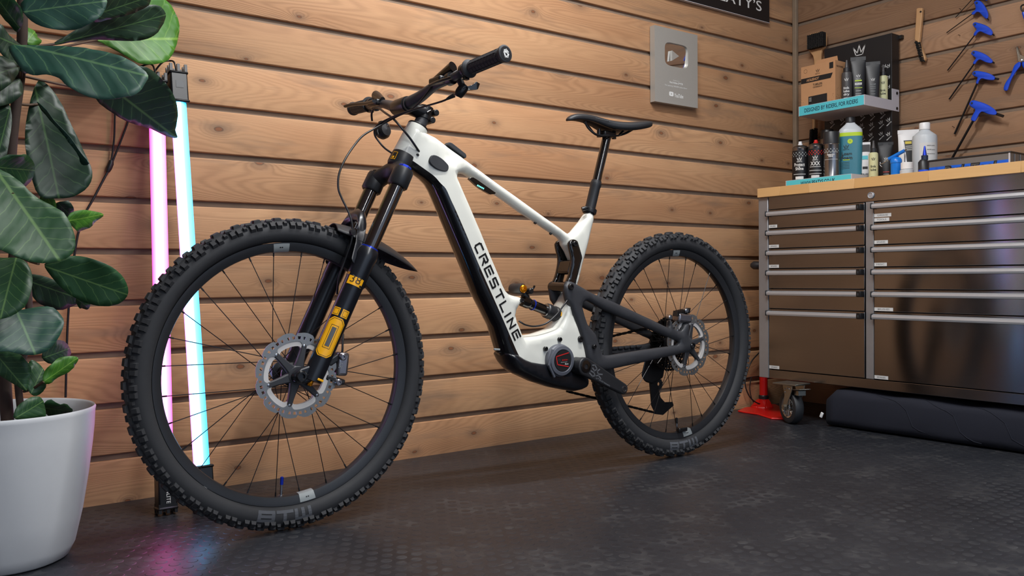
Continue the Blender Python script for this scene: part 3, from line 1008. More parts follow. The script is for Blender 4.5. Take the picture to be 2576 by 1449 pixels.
# rubber control strip lying on top of the top tube
ca, cb_ = S(1117, 361.5, .0), S(1163, 396, .0)
dirt = (cb_ - ca).normalized(); nn = Vector((-dirt.z, 0, dirt.x)); nn = nn if nn.z > 0 else -nn
build('top_tube_remote', G().prism([ca - nn * .006, ca + nn * .004 + dirt * .003, ca + nn * .0065 + dirt * .012, cb_ + nn * .0055 - dirt * .006, cb_ + nn * .001, cb_ - nn * .006], (0, -.022, 0)), M['rubber'], frame, bevel=.0015)
for x, y in ((1346, 560.5), (1385, 587.5)):
    p = S(x, y, .0); build('bottle_boss_bolt', G().lathe([(.0, .004), (.004, .003), (.0045, 0), (.0045, -.004), (.0, -.004)], p, (-.55, 0, -.83), 14), M['black'], frame)

# bolts on the frame and swingarm
def bolt(x, y, v, r, par, d=.004, name='pivot_bolt'):
    p = S(x, y, v); g = G().lathe([(r, -.004), (r, d * .7), (r * .86, d), (r * .5, d), (r * .42, d * .3), (.0, d * .3)], p, (0, -1, 0), 24)
    return build(name, g, M['black'], par, smooth=30)


for x, y, r in ((1408.6, 854, .0068), (1373, 877.5, .0068), (1460.4, 853, .0098)):
    bolt(x, y, .046, r, frame)

# ---------------------------------------------------------------- motor and skid plate
skid = [(1241, 886, -.03), (1262, 886.5, .03), (1300, 886, .046), (1306, 887.5, .046), (1314, 892.5, .046), (1325, 899.5, .046), (1340, 905.5, .046), (1366, 910, .046), (1386, 912, .046), (1420, 930, .046), (1445, 925, .046), (1472, 930, .040), (1479, 945, .036), (1480.5, 958, .034), (1478, 969, .032), (1471, 978, .03), (1460, 983, .03), (1441, 985, .02), (1406, 979, .0), (1378.7, 973.5, .0), (1337, 960, .0), (1303, 946.5, -.015), (1279, 937, -.025), (1264, 927, -.03), (1252, 912, -.03), (1243.5, 893.8, -.03)]
sk = inflate([[S2(*p) for p in skid]], .051, .016, res=.004, grid=.013)[0]
skp = build('motor_skid_plate', sk, M['forkblack'], bike, smooth=180)
mc = S(1416, 907.5, .066); g = G()
g.lathe([(.040, -.045), (.0475, -.040), (.0475, -.012), (.0445, -.009), (.0445, -.003), (.0430, .0), (.034, .0015), (.0325, .0), (.031, -.002), (.0, -.002)], mc, (0, -1, 0), 64)
motor = build('motor_cover', g, M['motor'], bike, smooth=30)
build('motor_badge', G().lathe([(.0312, -.003), (.0308, .0012), (.0, .0012)], mc, (0, -1, 0), 48), M['decalblack'], motor)
mp = lambda X, Y, d=.0018: (lambda p: Vector((p.x, mc.y - d, p.z)))(on_y(1220 + X / 7.247, 800 + Y / 7.247, mc.y - d))
for q in (((1300, 705), (1530, 632)), ((1300, 705), (1325, 850)), ((1325, 850), (1525, 885))):
    a, b = mp(*q[0]), mp(*q[1]); d = (b - a).normalized(); n_ = Vector((-d.z, 0, d.x)) * .0014
    build('red_line', G().add([a - n_, b - n_, b + n_, a + n_], [(0, 1, 2, 3)]), M['red'], motor, smooth=0, recalc=False)
XR = Vector((1, 0, 0)); ZU = Vector((0, 0, 1))
text('BOSCH', mp(1408, 782), XR, ZU, .0042, M['red'], motor, width=.0205, bold=.02)
text('Performance Line CX', mp(1385, 815), XR, ZU, .0022, M['whiteprint'], motor, width=.024)
text('Race', mp(1458, 850), XR, ZU, .0042, M['whiteprint'], motor, width=.013, bold=.02, shear=.2)
lg = mp(1360, 768); cir = [lg + Vector((.0036 * math.cos(a), 0, .0036 * math.sin(a))) for a in [2 * PI * i / 20 for i in range(20)]]
cin = [lg + Vector((.0029 * math.cos(a), 0, .0029 * math.sin(a))) for a in [2 * PI * i / 20 for i in range(20)]]
build('emblem', G().ring_prism(cir, cin, (0, -.0002, 0)), M['decalgrey'], motor, smooth=0)
gc = G()
for q in ([(mc + Vector((-.033, 0.0, .034))), (mc + Vector((-.047, .0, -.010))), (mc + Vector((-.028, .0, -.046)))],):
    gc.tube([p + Vector((0, .006, 0)) for p in q], .004, 8)
build('motor_cover_rib', gc, M['motor'], motor)
pl = S2(1268, 887.6, .0)
build('cover_plate', G().box(S(1250, 879, .033) , (.020, .005, .0055), Matrix.Rotation(.10, 3, 'Y')), M['sticker'], skp, bevel=.001)

# ---------------------------------------------------------------- crank (near side)
c0 = S(1474, 922, .090); c1 = S(1570.8, 978.7, .094)
crl = [c0, c1]; d = (c1 - c0); L = d.length; d.normalize(); nz = Vector((-d.z, 0, d.x)); ny = Vector((0, -1, 0))
loop = []
for i in range(17):
    a = PI / 2 + PI * i / 16; loop.append(c0 + d * (math.cos(a) * .0265) + nz * (math.sin(a) * .0265))
for i in range(13):
    a = -PI / 2 + PI * i / 12; loop.append(c1 + d * (math.cos(a) * .0155) + nz * (math.sin(a) * .0165))
crank = build('crank_arm', G().prism([p + ny * -.022 for p in loop], ny * .022), M['satin'], bike, bevel=.004, bseg=3)
build('crank_boss', G().lathe([(.025, -.06), (.025, -.02), (.0, -.02)], c0, ny, 40), M['satin'], crank)
build('crank_bolt', G().lathe([(.0185, -.003), (.0185, .0015), (.016, .002), (.0075, .002), (.0065, -.006), (.0, -.006)], c0, ny, 36), M['blackgloss'], crank)
build('pedal_thread', G().lathe([(.0092, -.002), (.0092, .0016), (.0070, .0016), (.0062, -.005), (.0, -.005)], c1, ny, 24), M['alloy'], crank)
cp = lambda s, t, e=.0006: c0 + d * s + nz * t + ny * e
g = G()
for L_ in ([(.022, .014), (.030, .018), (.043, .010), (.036, .002), (.026, .006)], [(.024, -.004), (.036, -.004), (.044, -.010), (.036, -.016), (.022, -.012)], [(.052, .013), (.046, .004), (.054, -.001), (.068, .004)], [(.050, -.008), (.056, -.004), (.068, -.009)]):
    for q in strokes([L_], .0042): g.add([cp(*p) for p in q], [(0, 1, 2, 3)])
build('logo_print', g, M['crankprint'], crank, smooth=0, recalc=False)
text('e*thirteen', cp(.050, -.0172), d, nz, .0062, M['crankprint'], crank, width=.062, bold=.02)

# ---------------------------------------------------------------- swingarm
sp = lambda X, Y: (1420 + X / 6.039, 700 + Y / 6.039)
vsw = lambda x, y: .046 + .026 * min(max((x - 1440) / 290, 0), 1)
ol = [sp(*p) for p in ((22, 130), (28, 85), (55, 52), (100, 36), (160, 60))] + [(1460, 717.5), (1478, 728), (1496.6, 738.5), (1524, 749.5), (1552.8, 761.5), (1586, 777), (1620, 793.3), (1644, 804.5), (1679, 822)] + [sp(1600, 745), sp(1612, 640), sp(1648, 635), sp(1660, 720), sp(1680, 760), sp(1735, 800), sp(1785, 798), sp(1812, 740), sp(1832, 682), sp(1905, 672), sp(1898, 880)] + \
     [sp(*p) for p in ((1960, 940), (1990, 1000), (1985, 1060), (1950, 1105), (1850, 1130), (1700, 1170), (1500, 1215), (1250, 1275), (1000, 1330), (700, 1395), (560, 1400), (430, 1330), (370, 1230), (330, 1050), (270, 850), (200, 650), (120, 450), (50, 340), (24, 200))]
hl_ = [(1477, 757.5), (1471, 764), (1469, 771), (1474.6, 793), (1482, 815), (1492, 827.5), (1504, 842), (1511, 864), (1517.4, 886), (1521, 892.5), (1528, 895), (1540.6, 894), (1620, 881), (1644, 877.6), (1694.5, 870), (1707, 867), (1710, 861), (1703, 856.7), (1688, 851), (1666, 841), (1637, 828), (1606.5, 815), (1570, 800.6), (1540.6, 787), (1521, 778.6), (1491.7, 761.5), (1484, 757.5)]
so = [S2(x, y, vsw(x, y)) for x, y in ol]; sh = [S2(x, y, vsw(x, y)) for x, y in hl_]
xa, xb = S2(1440, 720, .046)[0], RX
vfun = lambda x, z: .034 + .030 * np.clip((x - xa) / (xb - xa), 0, 1) ** 1.2
swing = build('swingarm', inflate([so, sh], .0135, .0125, vc=vfun, res=.007, grid=.014)[0], M['carbon'], bike, smooth=180)
# drive-side twin without the caliper posts
so2 = so[:14] + so[25:]
build('swingarm', inflate([so2, sh], .0125, .0115, vc=lambda x, z: -vfun(x, z), res=.008, grid=.016)[0], M['carbon'], bike, smooth=180)
g = G()
pz = S2(1500, 905, .05); g.tube([B(pz[0], pz[1], -.04), B(pz[0], pz[1], .04)], .017, 16)
build('swingarm_bridge', g, M['carbon'], bike)
pv = S2(1436.6, 722, .052)
build('link_axle', G().tube([B(pv[0], pv[1], -.040), B(pv[0], pv[1], .036)], .0155, 28), M['blackgloss'], bike)
bolt(1436.6, 721.5, .050, .0092, swing); bolt(1495.5, 872, .056, .0066, swing)
ax_r = S(1743.5, 869.5, .079)
build('rear_axle', G().lathe([(.0105, -.012), (.0105, .001), (.0088, .0025), (.0058, .0025), (.005, -.003), (.0, -.003)], ax_r, (0, -1, 0), 28), M['blackgloss'], bike, smooth=30)
# chainstay protector ridges on the far stay
g = G()
for i in range(5):
    p = S(1545 + i * 15, 876 - i * 1.2, -.04); g.box(p, (.022, .016, .010), Matrix.Rotation(-.05, 3, 'Y'))
build('chainstay_guard', g, M['rubber'], bike, bevel=.003)

# ---------------------------------------------------------------- rocker link (yoke)
lk = [(1433, 612), (1437, 604.5), (1446, 601.5), (1454, 606), (1457, 614), (1466, 645), (1465.5, 652), (1452, 705), (1449, 720), (1440, 732), (1428, 727), (1426, 712), (1431, 700), (1436, 684), (1440, 662), (1440, 648), (1436, 630)]
kl = smooth_loop2([S2(x, y, .038) for x, y in lk], 2)
link = build('rocker_link', inflate([kl], .0075, .004, vc=.031, res=.004, grid=.01)[0], M['blackgloss'], bike, smooth=180)
build('rocker_link', inflate([kl], .0075, .004, vc=-.031, res=.004, grid=.01)[0], M['blackgloss'], bike, smooth=180)
cx_, cz_ = S2(1452, 668, .038)
build('link_bridge', G().box(B(cx_ - .012, cz_ - .005), (.018, .062, .046), Matrix.Rotation(.3, 3, 'Y')), M['blackgloss'], bike, bevel=.008, bseg=3)
bolt(1446.5, 613.5, .0395, .0085, link)

# ---------------------------------------------------------------- shock
s0 = S(1322, 760, .0); s1 = S(1436, 806, .0); sd = (s1 - s0).normalized(); SL = (s1 - s0).length
shock = build('shock_shaft', G().lathe([(.0, -.014), (.0165, -.013), (.0170, .004), (.0165, .012), (.0148, .014), (.0148, SL * .62), (.0, SL * .62)], s0, sd, 36), M['blackgloss'], bike, smooth=40)
build('travel_ring', G().lathe([(.0152, .0), (.0166, .0006), (.0166, .0028), (.0152, .0034)], s0 + sd * .026, sd, 36, close=True), M['blue_ano'], shock)
build('shock_can', G().lathe([(.0150, SL * .42), (.0185, SL * .42), (.0222, SL * .445), (.0228, SL * .52), (.0212, SL * .53), (.0212, SL * .60), (.0232, SL * .61), (.0232, SL * .98), (.0, SL)], s0, sd, 40), M['satin'], shock, smooth=30)
build('can_wiper', G().lathe([(.0150, SL * .415), (.0196, SL * .415), (.0196, SL * .428), (.0150, SL * .428)], s0, sd, 36, close=True), M['alloy'], shock)
su = Vector((-sd.z, 0, sd.x)); su = su if su.z > 0 else -su
def shockdec(f, a0_, da, ds, mat):
    g = G(); n = 6; r = .0236
    for i in range(n + 1):
        a = a0_ + da * (i / n - .5); dd = Vector((0, -1, 0)) * math.cos(a) + su * math.sin(a)
        g.v += [tuple(s0 + sd * (SL * f) + dd * r), tuple(s0 + sd * (SL * f + ds) + dd * r)]
    g.f = [(2 * i, 2 * i + 2, 2 * i + 3, 2 * i + 1) for i in range(n)]
    build('yellow_decal', g, mat, shock, smooth=60, recalc=False)
shockdec(.66, .1, .55, .006, M['yellow']); shockdec(.80, -.6, .5, .010, M['yellow']); shockdec(.88, -.05, .7, .014, M['yellow'])
r0 = S(1296, 727, -.03); r0 = B(r0.x, r0.z, -.026); rc = S2(1318.6, 726.6, .026)
ra = B(rc[0], rc[1], -.032); rb = B(rc[0], rc[1], .026)
res_ = build('shock_reservoir', G().lathe([(.0, 0), (.0150, .001), (.0160, .006), (.0160, .048), (.0135, .053), (.0, .053)], ra, (0, -1, 0), 36), M['satin'], shock, smooth=40)
build('reservoir_cap', G().lathe([(.0118, .050), (.0116, .057), (.009, .0595), (.0035, .0605), (.003, .059), (.0, .059)], ra, (0, -1, 0), 36), M['gold'], shock, smooth=30)
lk0 = S(1335.5, 732, .024)
g = G().lathe([(.0085, -.03), (.0085, .002), (.006, .004), (.0, .004)], lk0, (0, -1, 0), 24)
g.tube([lk0 + Vector((.001, .0, .004)), S(1342, 725, .026), S(1345, 718.5, .03)], [.0035, .003, .0028], 10)
build('lockout_lever', g, M['black'], shock)
g = G().tube([S(1318, 738, -.005), S(1326, 752, .0)], [.012, .010], 14)
build('shock_bridge', g, M['satin'], shock)
bolt(1314.5, 755.8, .0385, .0068, shock, d=.001)
# far wall of the shock cradle, white
fw_ = [(1398.7, 753.5), (1410, 745), (1420, 737), (1427, 742), (1430, 760), (1436, 800), (1432, 850), (1400, 850), (1378, 838), (1378, 822), (1385, 812), (1392, 800), (1424, 790), (1421, 768), (1412, 764)]
build('shock_cradle', inflate([[S2(x, y, -.03) for x, y in fw_]], .009, .008, vc=-.034, res=.005, grid=.012)[0], M['white'], bike, smooth=180)
hp_ = [S(1305, 807, .02), S(1313, 812.5, .026), S(1324, 818, .028), S(1346, 820.8, .03), S(1373.8, 813.6, .034), S(1399, 792.7, .038), S(1415, 772, .04), S(1428, 754.5, .040), S(1433, 748, .030)]
build('brake_hose', G().tube(smooth_path(hp_, 5), .0026, 10), M['cable'], bike)

# ---------------------------------------------------------------- fork
n0 = S(998, 469.5, .072); n1 = S(786, 952, .072); fd = (n1 - n0).normalized(); FL = (n1 - n0).length
f0 = Vector((n0.x, YB + .072, n0.z))
perp = Vector((-fd.z, 0, fd.x)); perp = perp if perp.x < 0 else -perp           # points forward
mid = S(931, 633, .072); ts = (mid - n0).dot(fd)
fork = empty('fork', n0, parent=bike)
for nm, o in (('near', n0), ('far', f0)):
    build('stanchion', G().tube([o - fd * .05, o + fd * (ts + .10)], .0192, 36), M['stanchion'], fork, smooth=60)
    # lower leg
    g = G().lathe([(.0195, ts - .005), (.0245, ts - .004), (.0275, ts + .004), (.0285, ts + .018), (.0265, ts + .030), (.0262, ts + .075), (.0250, ts + .080), (.0248, FL - .02), (.0235, FL + .006), (.0, FL + .008)], o, fd, 40)
    build('lower_leg', g, M['forkblack'], fork, smooth=30)
    build('wiper_seal', G().lathe([(.0198, ts - .008), (.0222, ts - .008), (.0226, ts - .003), (.0198, ts - .003)], o, fd, 36, close=True), M['blue_ano'], fork)
# axle end, near side: clamp lug reaching forward to the axle
axc = B(FX, WR, .0)
lug = n1 + fd * -.012
for sgn in (1, -1):
    a = B(lug.x, lug.z, .072 * sgn); b = B(FX, WR, .072 * sgn)
    g = G()
    loop = [a + fd * -.03, b + Vector((0, 0, .019)), b + Vector((-.019, 0, .004)), b + Vector((-.014, 0, -.014)), b + Vector((.004, 0, -.019)), a + fd * .02]
    g.prism([p + Vector((0, .010, 0)) for p in loop], (0, -.020, 0))
    build('dropout', g, M['forkblack'], fork, bevel=.005, bseg=3)
build('front_axle', G().lathe([(.0135, -.155), (.0135, .001), (.0110, .003), (.0072, .003), (.0062, -.006), (.0, -.006)], B(FX, WR, .086), (0, -1, 0), 28), M['blackgloss'], fork, smooth=30)
build('rebound_knob', G().lathe([(.0, 0), (.0065, .001), (.0065, .010), (.0045, .013), (.0, .013)], n1 + fd * .006, fd, 20), M['gold'], fork)
build('leg_decal', G().box(n1 - fd * .002 - perp * .010 + Vector((0, -.024, 0)), (.016, .002, .0055), Matrix.Rotation(.45, 3, 'Y')), M['yellow'], fork, bevel=.001)
# crown
g = G()
for o in (n0, f0): g.lathe([(.0195, -.052), (.0245, -.050), (.0262, -.044), (.0268, -.004), (.0235, .0), (.0, .0)], o, fd, 40)
cr = S(1004, 415); cc = Vector((cr.x, YB, cr.z))
rings = []
for v, f, up in ((.072, 0, -.026), (.050, .35, -.032), (.030, .8, -.026), (.0, 1, -.022), (-.030, .8, -.026), (-.050, .35, -.032), (-.072, 0, -.026)):
    base = Vector((n0.x, YB - v, n0.z)) + fd * up
    tgt = Vector((cc.x, YB - v, cc.z)) + fd * .012
    p = base.lerp(tgt, f)
    rings.append([p + perp * (math.cos(a) * .024) + fd * (math.sin(a) * .024) for a in [2 * PI * i / 20 for i in range(20)]])
g.loft(rings)
build('fork_crown', g, M['satin'], fork, smooth=50)
build('top_cap', G().lathe([(.0, -.060), (.0150, -.0595), (.0178, -.056), (.0178, -.050), (.0, -.050)], n0, fd, 8), M['blue_ano'], fork, smooth=0)
build('top_cap', G().lathe([(.0, -.060), (.0150, -.0595), (.0178, -.056), (.0178, -.050), (.0, -.050)], f0, fd, 8), M['black'], fork, smooth=0)
# yellow headset decal
def wrapc(o, axis, fwd, r):
    side_ = axis.cross(fwd)
    if side_.y > 0: side_ = -side_
    def f(s, t): # s metres around (0 = towards the room), t metres along -axis (up)
        a = s / r; return o + axis * -t + (side_ * math.cos(a) + (-fwd) * math.sin(a)) * r
    return f
def wrap_poly(f, x0, x1, y0, y1, mat, par, n=8, name='decal', cut=0):
    g = G()
    for i in range(n + 1):
        x = x0 + (x1 - x0) * i / n
        e = 0
        if cut: e = max(0, cut - min(x - x0, x1 - x)) 
        g.v += [tuple(f(x, y0 + e)), tuple(f(x, y1 - e))]
    g.f = [(2 * i, 2 * i + 2, 2 * i + 3, 2 * i + 1) for i in range(n)]
    return build(name, g, mat, par, smooth=60, recalc=False)
hc = wrapc(S(1013, 400), -sa, Vector((-sa.z, 0, sa.x)) * (1 if -sa.z < 0 else -1), .0341)
for a in ((-.048, -.047, -.021, .001), (-.034, -.0325, -.021, .001), (-.048, -.0325, -.0005, .001), (-.048, -.0325, -.021, -.0195), (-.044, -.038, -.018, -.012)):
    wrap_poly(hc, *a, M['yellow'], fork, 3)
# leg decals: the yellow square with 38, and the large O with two dots
leg0 = n0 + fd * FL
def legf(r, e): 
    f_ = wrapc(leg0, fd, perp, r + e); return lambda s, t: f_(s - .0125, t)
rl = .0250
def T_(x, y): return (S(x, y, .072) - leg0).dot(-fd)
q0, q1 = T_(884, 720), T_(900, 693)
wrap_poly(legf(rl, .0006), -.018, .023, q0, q1, M['yellow'], fork)
wrap_poly(legf(rl, .0012), .0165, .0235, q0 + .001, q0 + .006, M['decalblack'], fork, 3)
lf = legf(rl, .0014)
text('38', None or (0, 0, 0), (1, 0, 0), (0, 0, 1), .0195, M['decalblack'], fork, width=.027, bold=-.01, warp=lambda x, y: lf(x - .012, q0 + .006 + y))
text('FOX', (0, 0, 0), (1, 0, 0), (0, 0, 1), .006, M['yellow'], fork, width=.013, bold=.03, warp=lambda x, y: lf(x - .033, q1 - .008 + y))
# big O
f1, f2, f3 = legf(rl, .0006), legf(rl, .0010), legf(rl, .0014)
oa, ob = T_(800, 895), T_(845, 800)
wrap_poly(f1, -.021, .023, oa, ob, M['yellow'], fork, 12, cut=.010)
def frame_line(f, x0, x1, y0, y1, wd, mat, cut=0):
    P = [(x0 + cut, y0), (x1 - cut, y0), (x1, y0 + cut), (x1, y1 - cut), (x1 - cut, y1), (x0 + cut, y1), (x0, y1 - cut), (x0, y0 + cut)]
    if not cut: P = [(x0, y0), (x1, y0), (x1, y1), (x0, y1)]
    g = G()
    for a, b in zip(P, P[1:] + P[:1]):
        for qd in strokes([[a, b]], wd):
            n = 4; p0, p1, p2, p3 = [np.array(p) for p in qd]
            for i in range(n):
                s0_, s1_ = i / n, (i + 1) / n
                g.add([f(*(p0 + (p1 - p0) * s0_)), f(*(p0 + (p1 - p0) * s1_)), f(*(p3 + (p2 - p3) * s1_)), f(*(p3 + (p2 - p3) * s0_))], [(0, 1, 2, 3)])
    build('decal', g, mat, fork, smooth=60, recalc=False)
frame_line(f2, -.0185, .0205, oa + .003, ob - .003, .0010, M['decalblack'], .010)
frame_line(f2, -.008, .010, oa + .022, ob - .020, .0010, M['decalblack'])
wrap_poly(f3, -.0045, .0065, oa + .027, ob - .025, M['decalgrey'], fork, 4)
for xa_ in (-.021, .003):
    wrap_poly(f1, xa_, xa_ + .018, ob + .004, ob + .024, M['yellow'], fork, 5)
    frame_line(f2, xa_ + .003, xa_ + .015, ob + .007, ob + .021, .0009, M['decalblack'])
# arch in front of the wheel joining the lowers
rings = []
for v, k in ((.074, 0), (.066, .045), (.052, .085), (.030, .108), (.0, .116), (-.030, .108), (-.052, .085), (-.066, .045), (-.074, 0)):
    p = Vector((n0.x, YB - v, n0.z)) + fd * (ts + .03 - k) + perp * (.024 + k * .12)
    rings.append([p + perp * (math.cos(a) * .012) + fd * (math.sin(a) * .017) + Vector((0, -.006 * math.sin(a) * (1 if v > 0 else -1) * (abs(v) > .04), 0)) for a in [2 * PI * i / 14 for i in range(14)]])
build('fork_arch', G().loft(rings), M['forkblack'], fork, smooth=60)
# front caliper behind the near leg
k0 = S(857, 915, .048)
cal = build('front_caliper', G().box(k0, (.030, .034, .058), Matrix.Rotation(.12, 3, 'Y')), M['darkalloy'], bike, bevel=.007, bseg=3)
g = G().box(S(838, 905, .05), (.036, .018, .018), Matrix.Rotation(-.5, 3, 'Y')).box(S(842, 955, .05), (.052, .016, .014), Matrix.Rotation(.35, 3, 'Y'))
build('caliper_mount', g, M['satin'], fork, bevel=.004)
for x, y in ((851, 962), (862, 898)):
    build('caliper_bolt', G().lathe([(.0085, -.01), (.0085, .004), (.006, .006), (.004, .006), (.0035, .002), (.0, .002)], S(x, y, .066), (0, -1, 0), 20), M['zinc'] if False else M['darkalloy'], bike)
text('XT', S(859, 928, .0662), Vector((.35, 0, .94)), Vector((-.94, 0, .35)), .009, M['sticker'], bike, width=.016)
# rear caliper on its posts
kr = S(1716, 800, .058)
build('rear_caliper', G().box(kr, (.062, .034, .030), Matrix.Rotation(.12, 3, 'Y')), M['darkalloy'], bike, bevel=.007, bseg=3)
g = G()
for i in range(7): g.box(S(1699 + i * 5.2, 793 - 1.2 * i, .062) + Vector((0, 0, .006)), (.0022, .020, .018), Matrix.Rotation(.25, 3, 'Y'))
build('pad_fins', g, M['black'], bike)
for x, y in ((1685, 798), (1726, 781)):
    build('caliper_bolt', G().lathe([(.0085, -.01), (.0085, .004), (.006, .006), (.0, .006)], S(x, y, .072), (0, -1, 0), 20), M['alloy'], bike)

# ---------------------------------------------------------------- mudguard over the front tyre
fc = B(FX, WR)
def guard(a0_, a1_, rfun, wfun):
    def f(t, u, e=0.0):
        a = math.radians(a0_ + (a1_ - a0_) * t); wd = wfun(t)
        rr = rfun(t) - .030 * u * u * (wd / .055) - e
        return fc + Vector((math.cos(a) * rr, -u * wd, math.sin(a) * rr))
    m, n = 18, 12; g = G()
    for i in range(m + 1):
        for j in range(n + 1): g.v.append(tuple(f(i / m, -1 + 2 * j / n)))
    g.f = [(i * (n + 1) + j, i * (n + 1) + j + 1, (i + 1) * (n + 1) + j + 1, (i + 1) * (n + 1) + j) for i in range(m) for j in range(n)]
    return g, f


tp_ = S(1050, 683, .0) - fc; ta, tr_ = math.degrees(math.atan2(tp_.z, tp_.x)), tp_.length
gg_, gf_ = guard(ta + 30, ta, lambda t: .398 + (tr_ - .398) * t ** 1.3, lambda t: .066 * (1 - t ** 3.0) ** .8 + .0008)
mg = build('mudguard', gg_, M['mud'], bike, solid=.0016, smooth=60)
def onguard(x, y):
    L = math.radians(30) * .40; return gf_(.60 + x / L, -.72 + y / .062, .0018)
text('SHO', (0, 0, 0), (1, 0, 0), (0, 0, 1), .024, M['mudprint'], mg, width=.056, bold=.05, warp=onguard)
gg_, _ = guard(ta + 30, 71.5, lambda t: .398 - .010 * t, lambda t: .060 * (1 - .35 * t ** 1.6))
build('mudguard', gg_, M['mud'], bike, solid=.0016, smooth=60)

# ---------------------------------------------------------------- cockpit
bk = [(1272, 134, .395), (1180, 173, .262), (1156, 186, .235), (1131.8, 199, .195), (1093, 217, .135), (1058, 243, .075), (1030, 259, .035)]
bp_ = [S(x, y, v) for x, y, v in bk]
bc = S(1013, 267, .0)
half = [bc + Vector((0, -.012, 0))] + bp_[::-1]
def mirr(p): return Vector((p.x, 2 * YB - p.y, p.z))
path = [mirr(p) for p in half[:0:-1]] + [Vector((bc.x, YB, bc.z))] + half[1:]
sm = smooth_path(path, 5)
def rad(p):
    v = abs(YB - p.y); return .0165 if v < .045 else (.0165 - (.0165 - .0112) * min(1, (v - .045) / .10))
bar = build('handlebar', G().tube(sm, [rad(p) for p in sm], 20), M['carbon'], bike, smooth=60)
def axial(a, b): return a, (b - a).normalized(), (b - a).length
for mir in (False, True):
    m_ = mirr if mir else (lambda p: p)
    a, dr, Lg = axial(m_(bp_[1]), m_(bp_[0]))
    grip = build('grip', G().lathe([(.0, -.002), (.0222, -.002), (.0230, .002), (.0205, .006), (.0162, .010), (.0166, Lg - .010), (.0200, Lg - .006), (.0204, Lg - .001), (.0180, Lg + .001), (.0, Lg + .001)], a, dr, 32), M['rubber'], bike, smooth=40)
    g = G(); u_ = dr.orthogonal().normalized(); w_ = dr.cross(u_)
    for i in range(9):
        for j in range(10):
            an = 2 * PI * j / 10
            dd = u_ * math.cos(an) + w_ * math.sin(an); tt_ = dr.cross(dd)
            R_ = Matrix((dr, tt_, dd)).transposed()
            g.box(a + dr * (.016 + (Lg - .034) * (i + .5) / 9) + dd * .0164, ((Lg - .034) / 9 * .86, .0080, .0022), R_)
    build('grip_pads', g, M['rubber'], grip, kind='stuff')
    build('grip_clamp', G().lathe([(.0, -.024), (.0165, -.024), (.0172, -.021), (.0172, -.012), (.0160, -.011), (.0172, -.009), (.0172, -.002), (.0, -.002)], a, dr, 32).box(a - dr * .012 + Vector((0, 0, -.019)), (.012, .012, .010)), M['black'], bike, smooth=35)
    build('end_cap', G().lathe([(.0165, 0), (.0162, .0016), (.0, .0016)], a + dr * Lg, dr, 32), M['satin'], grip)
    if not mir:
        c_ = a + dr * (Lg + .0020); sx_ = Vector((0, 0, 1)).cross(dr).normalized(); sx_ = sx_ if sx_.x > 0 else -sx_; uz = dr.cross(sx_); uz = uz if uz.z > 0 else -uz
        g = G()
        for q in strokes([[(-.3, -.8), (.35, -.75), (.6, -.2)], [(-.3, -.8), (-.55, .1), (-.4, .55), (.1, .75), (.55, .35), (.3, .1), (-.05, .25)]], .42):
            g.add([c_ + sx_ * (p[0] * .0105) + uz * (p[1] * .0105) for p in q], [(0, 1, 2, 3)])
        build('logo_print', g, M['whiteprint'], grip, smooth=0, recalc=False)
    # brake master cylinder, clamp and lever blade
    c0_, c1_ = m_(S(1140, 176, .205)), m_(S(1093, 207, .135))
    fwd = Vector((-1, 0, .15)).normalized()
    up_ = Vector((0, 0, 1))
    g = G().tube([c0_ + up_ * .008, c0_.lerp(c1_, .3) + up_ * .006, c1_ + fwd * .004], [.0125, .0115, .0075], 16, flat=1.15)
    mc_ = build('brake_lever_body', g, M['blackgloss'] if not mir else M['black'], bike, smooth=50)
    cl = m_(S(1134, 198, .2)); b1_ = (m_(bp_[2]) - m_(bp_[3])).normalized()
    build('lever_clamp', G().lathe([(.0115, -.008), (.0162, -.008), (.0166, 0), (.0162, .008), (.0115, .008)], cl, b1_, 24, close=True), M['black'], bike)
    lv0 = m_(bp_[3]) + fwd * .034 + Vector((0, 0, -.004)); lv1 = m_(bp_[1]) + fwd * .050 + Vector((0, 0, -.012)); lv2 = m_(bp_[1]).lerp(m_(bp_[0]), .35) + fwd * .060 + Vector((0, 0, -.016))
    build('brake_lever', G().tube(smooth_path([m_(bp_[4]) + fwd * .030, lv0, lv1, lv2], 5), [.0068] * 15 + [.0062], 12, flat=.7), M['black'], bike) if mir else None
    g = G().box((cl + m_(bp_[4])) / 2 + fwd * .016, (.020, .055, .018)); build('lever_perch', g, M['black'], bike, bevel=.005)
# near brake lever blade hides behind the bar; a short pivot shows
build('brake_lever', G().tube(smooth_path([S(1108, 214, .15) + Vector((-.03, 0, -.004)), S(1140, 200, .2) + Vector((-.045, 0, -.012)), S(1180, 185, .25) + Vector((-.050, 0, -.016))], 4), .0055, 10, flat=.7), M['black'], bike)
# dropper remote
g = G().tube(smooth_path([S(1146, 190, .215), S(1158, 205, .22), S(1163, 219, .225)], 3), .0085, 12)
g.tube(smooth_path([S(1170, 216, .225), S(1158, 232, .22), S(1152, 243, .215)], 3), [.012, .0125, .013, .013, .012, .011, .009], 14)
dr_ = build('dropper_remote', g, M['black'], bike, smooth=50)
g = G().loft([[S(x, y, .235) + Vector((0, dy, 0)) for x, y, dy in q] for q in ([(1165, 222, -.004), (1172, 219, -.004), (1172, 219, .004), (1165, 222, .004)], [(1186, 214, -.006), (1181, 227, -.006), (1181, 227, .006), (1186, 214, .006)], [(1194, 206.5, -.008), (1193, 227.5, -.008), (1193, 227.5, .008), (1194, 206.5, .008)], [(1203, 212, -.008), (1198, 226, -.008), (1198, 226, .008), (1203, 212, .008)])])
build('remote_paddle', g, M['blackgloss'], dr_, bevel=.002, smooth=40)
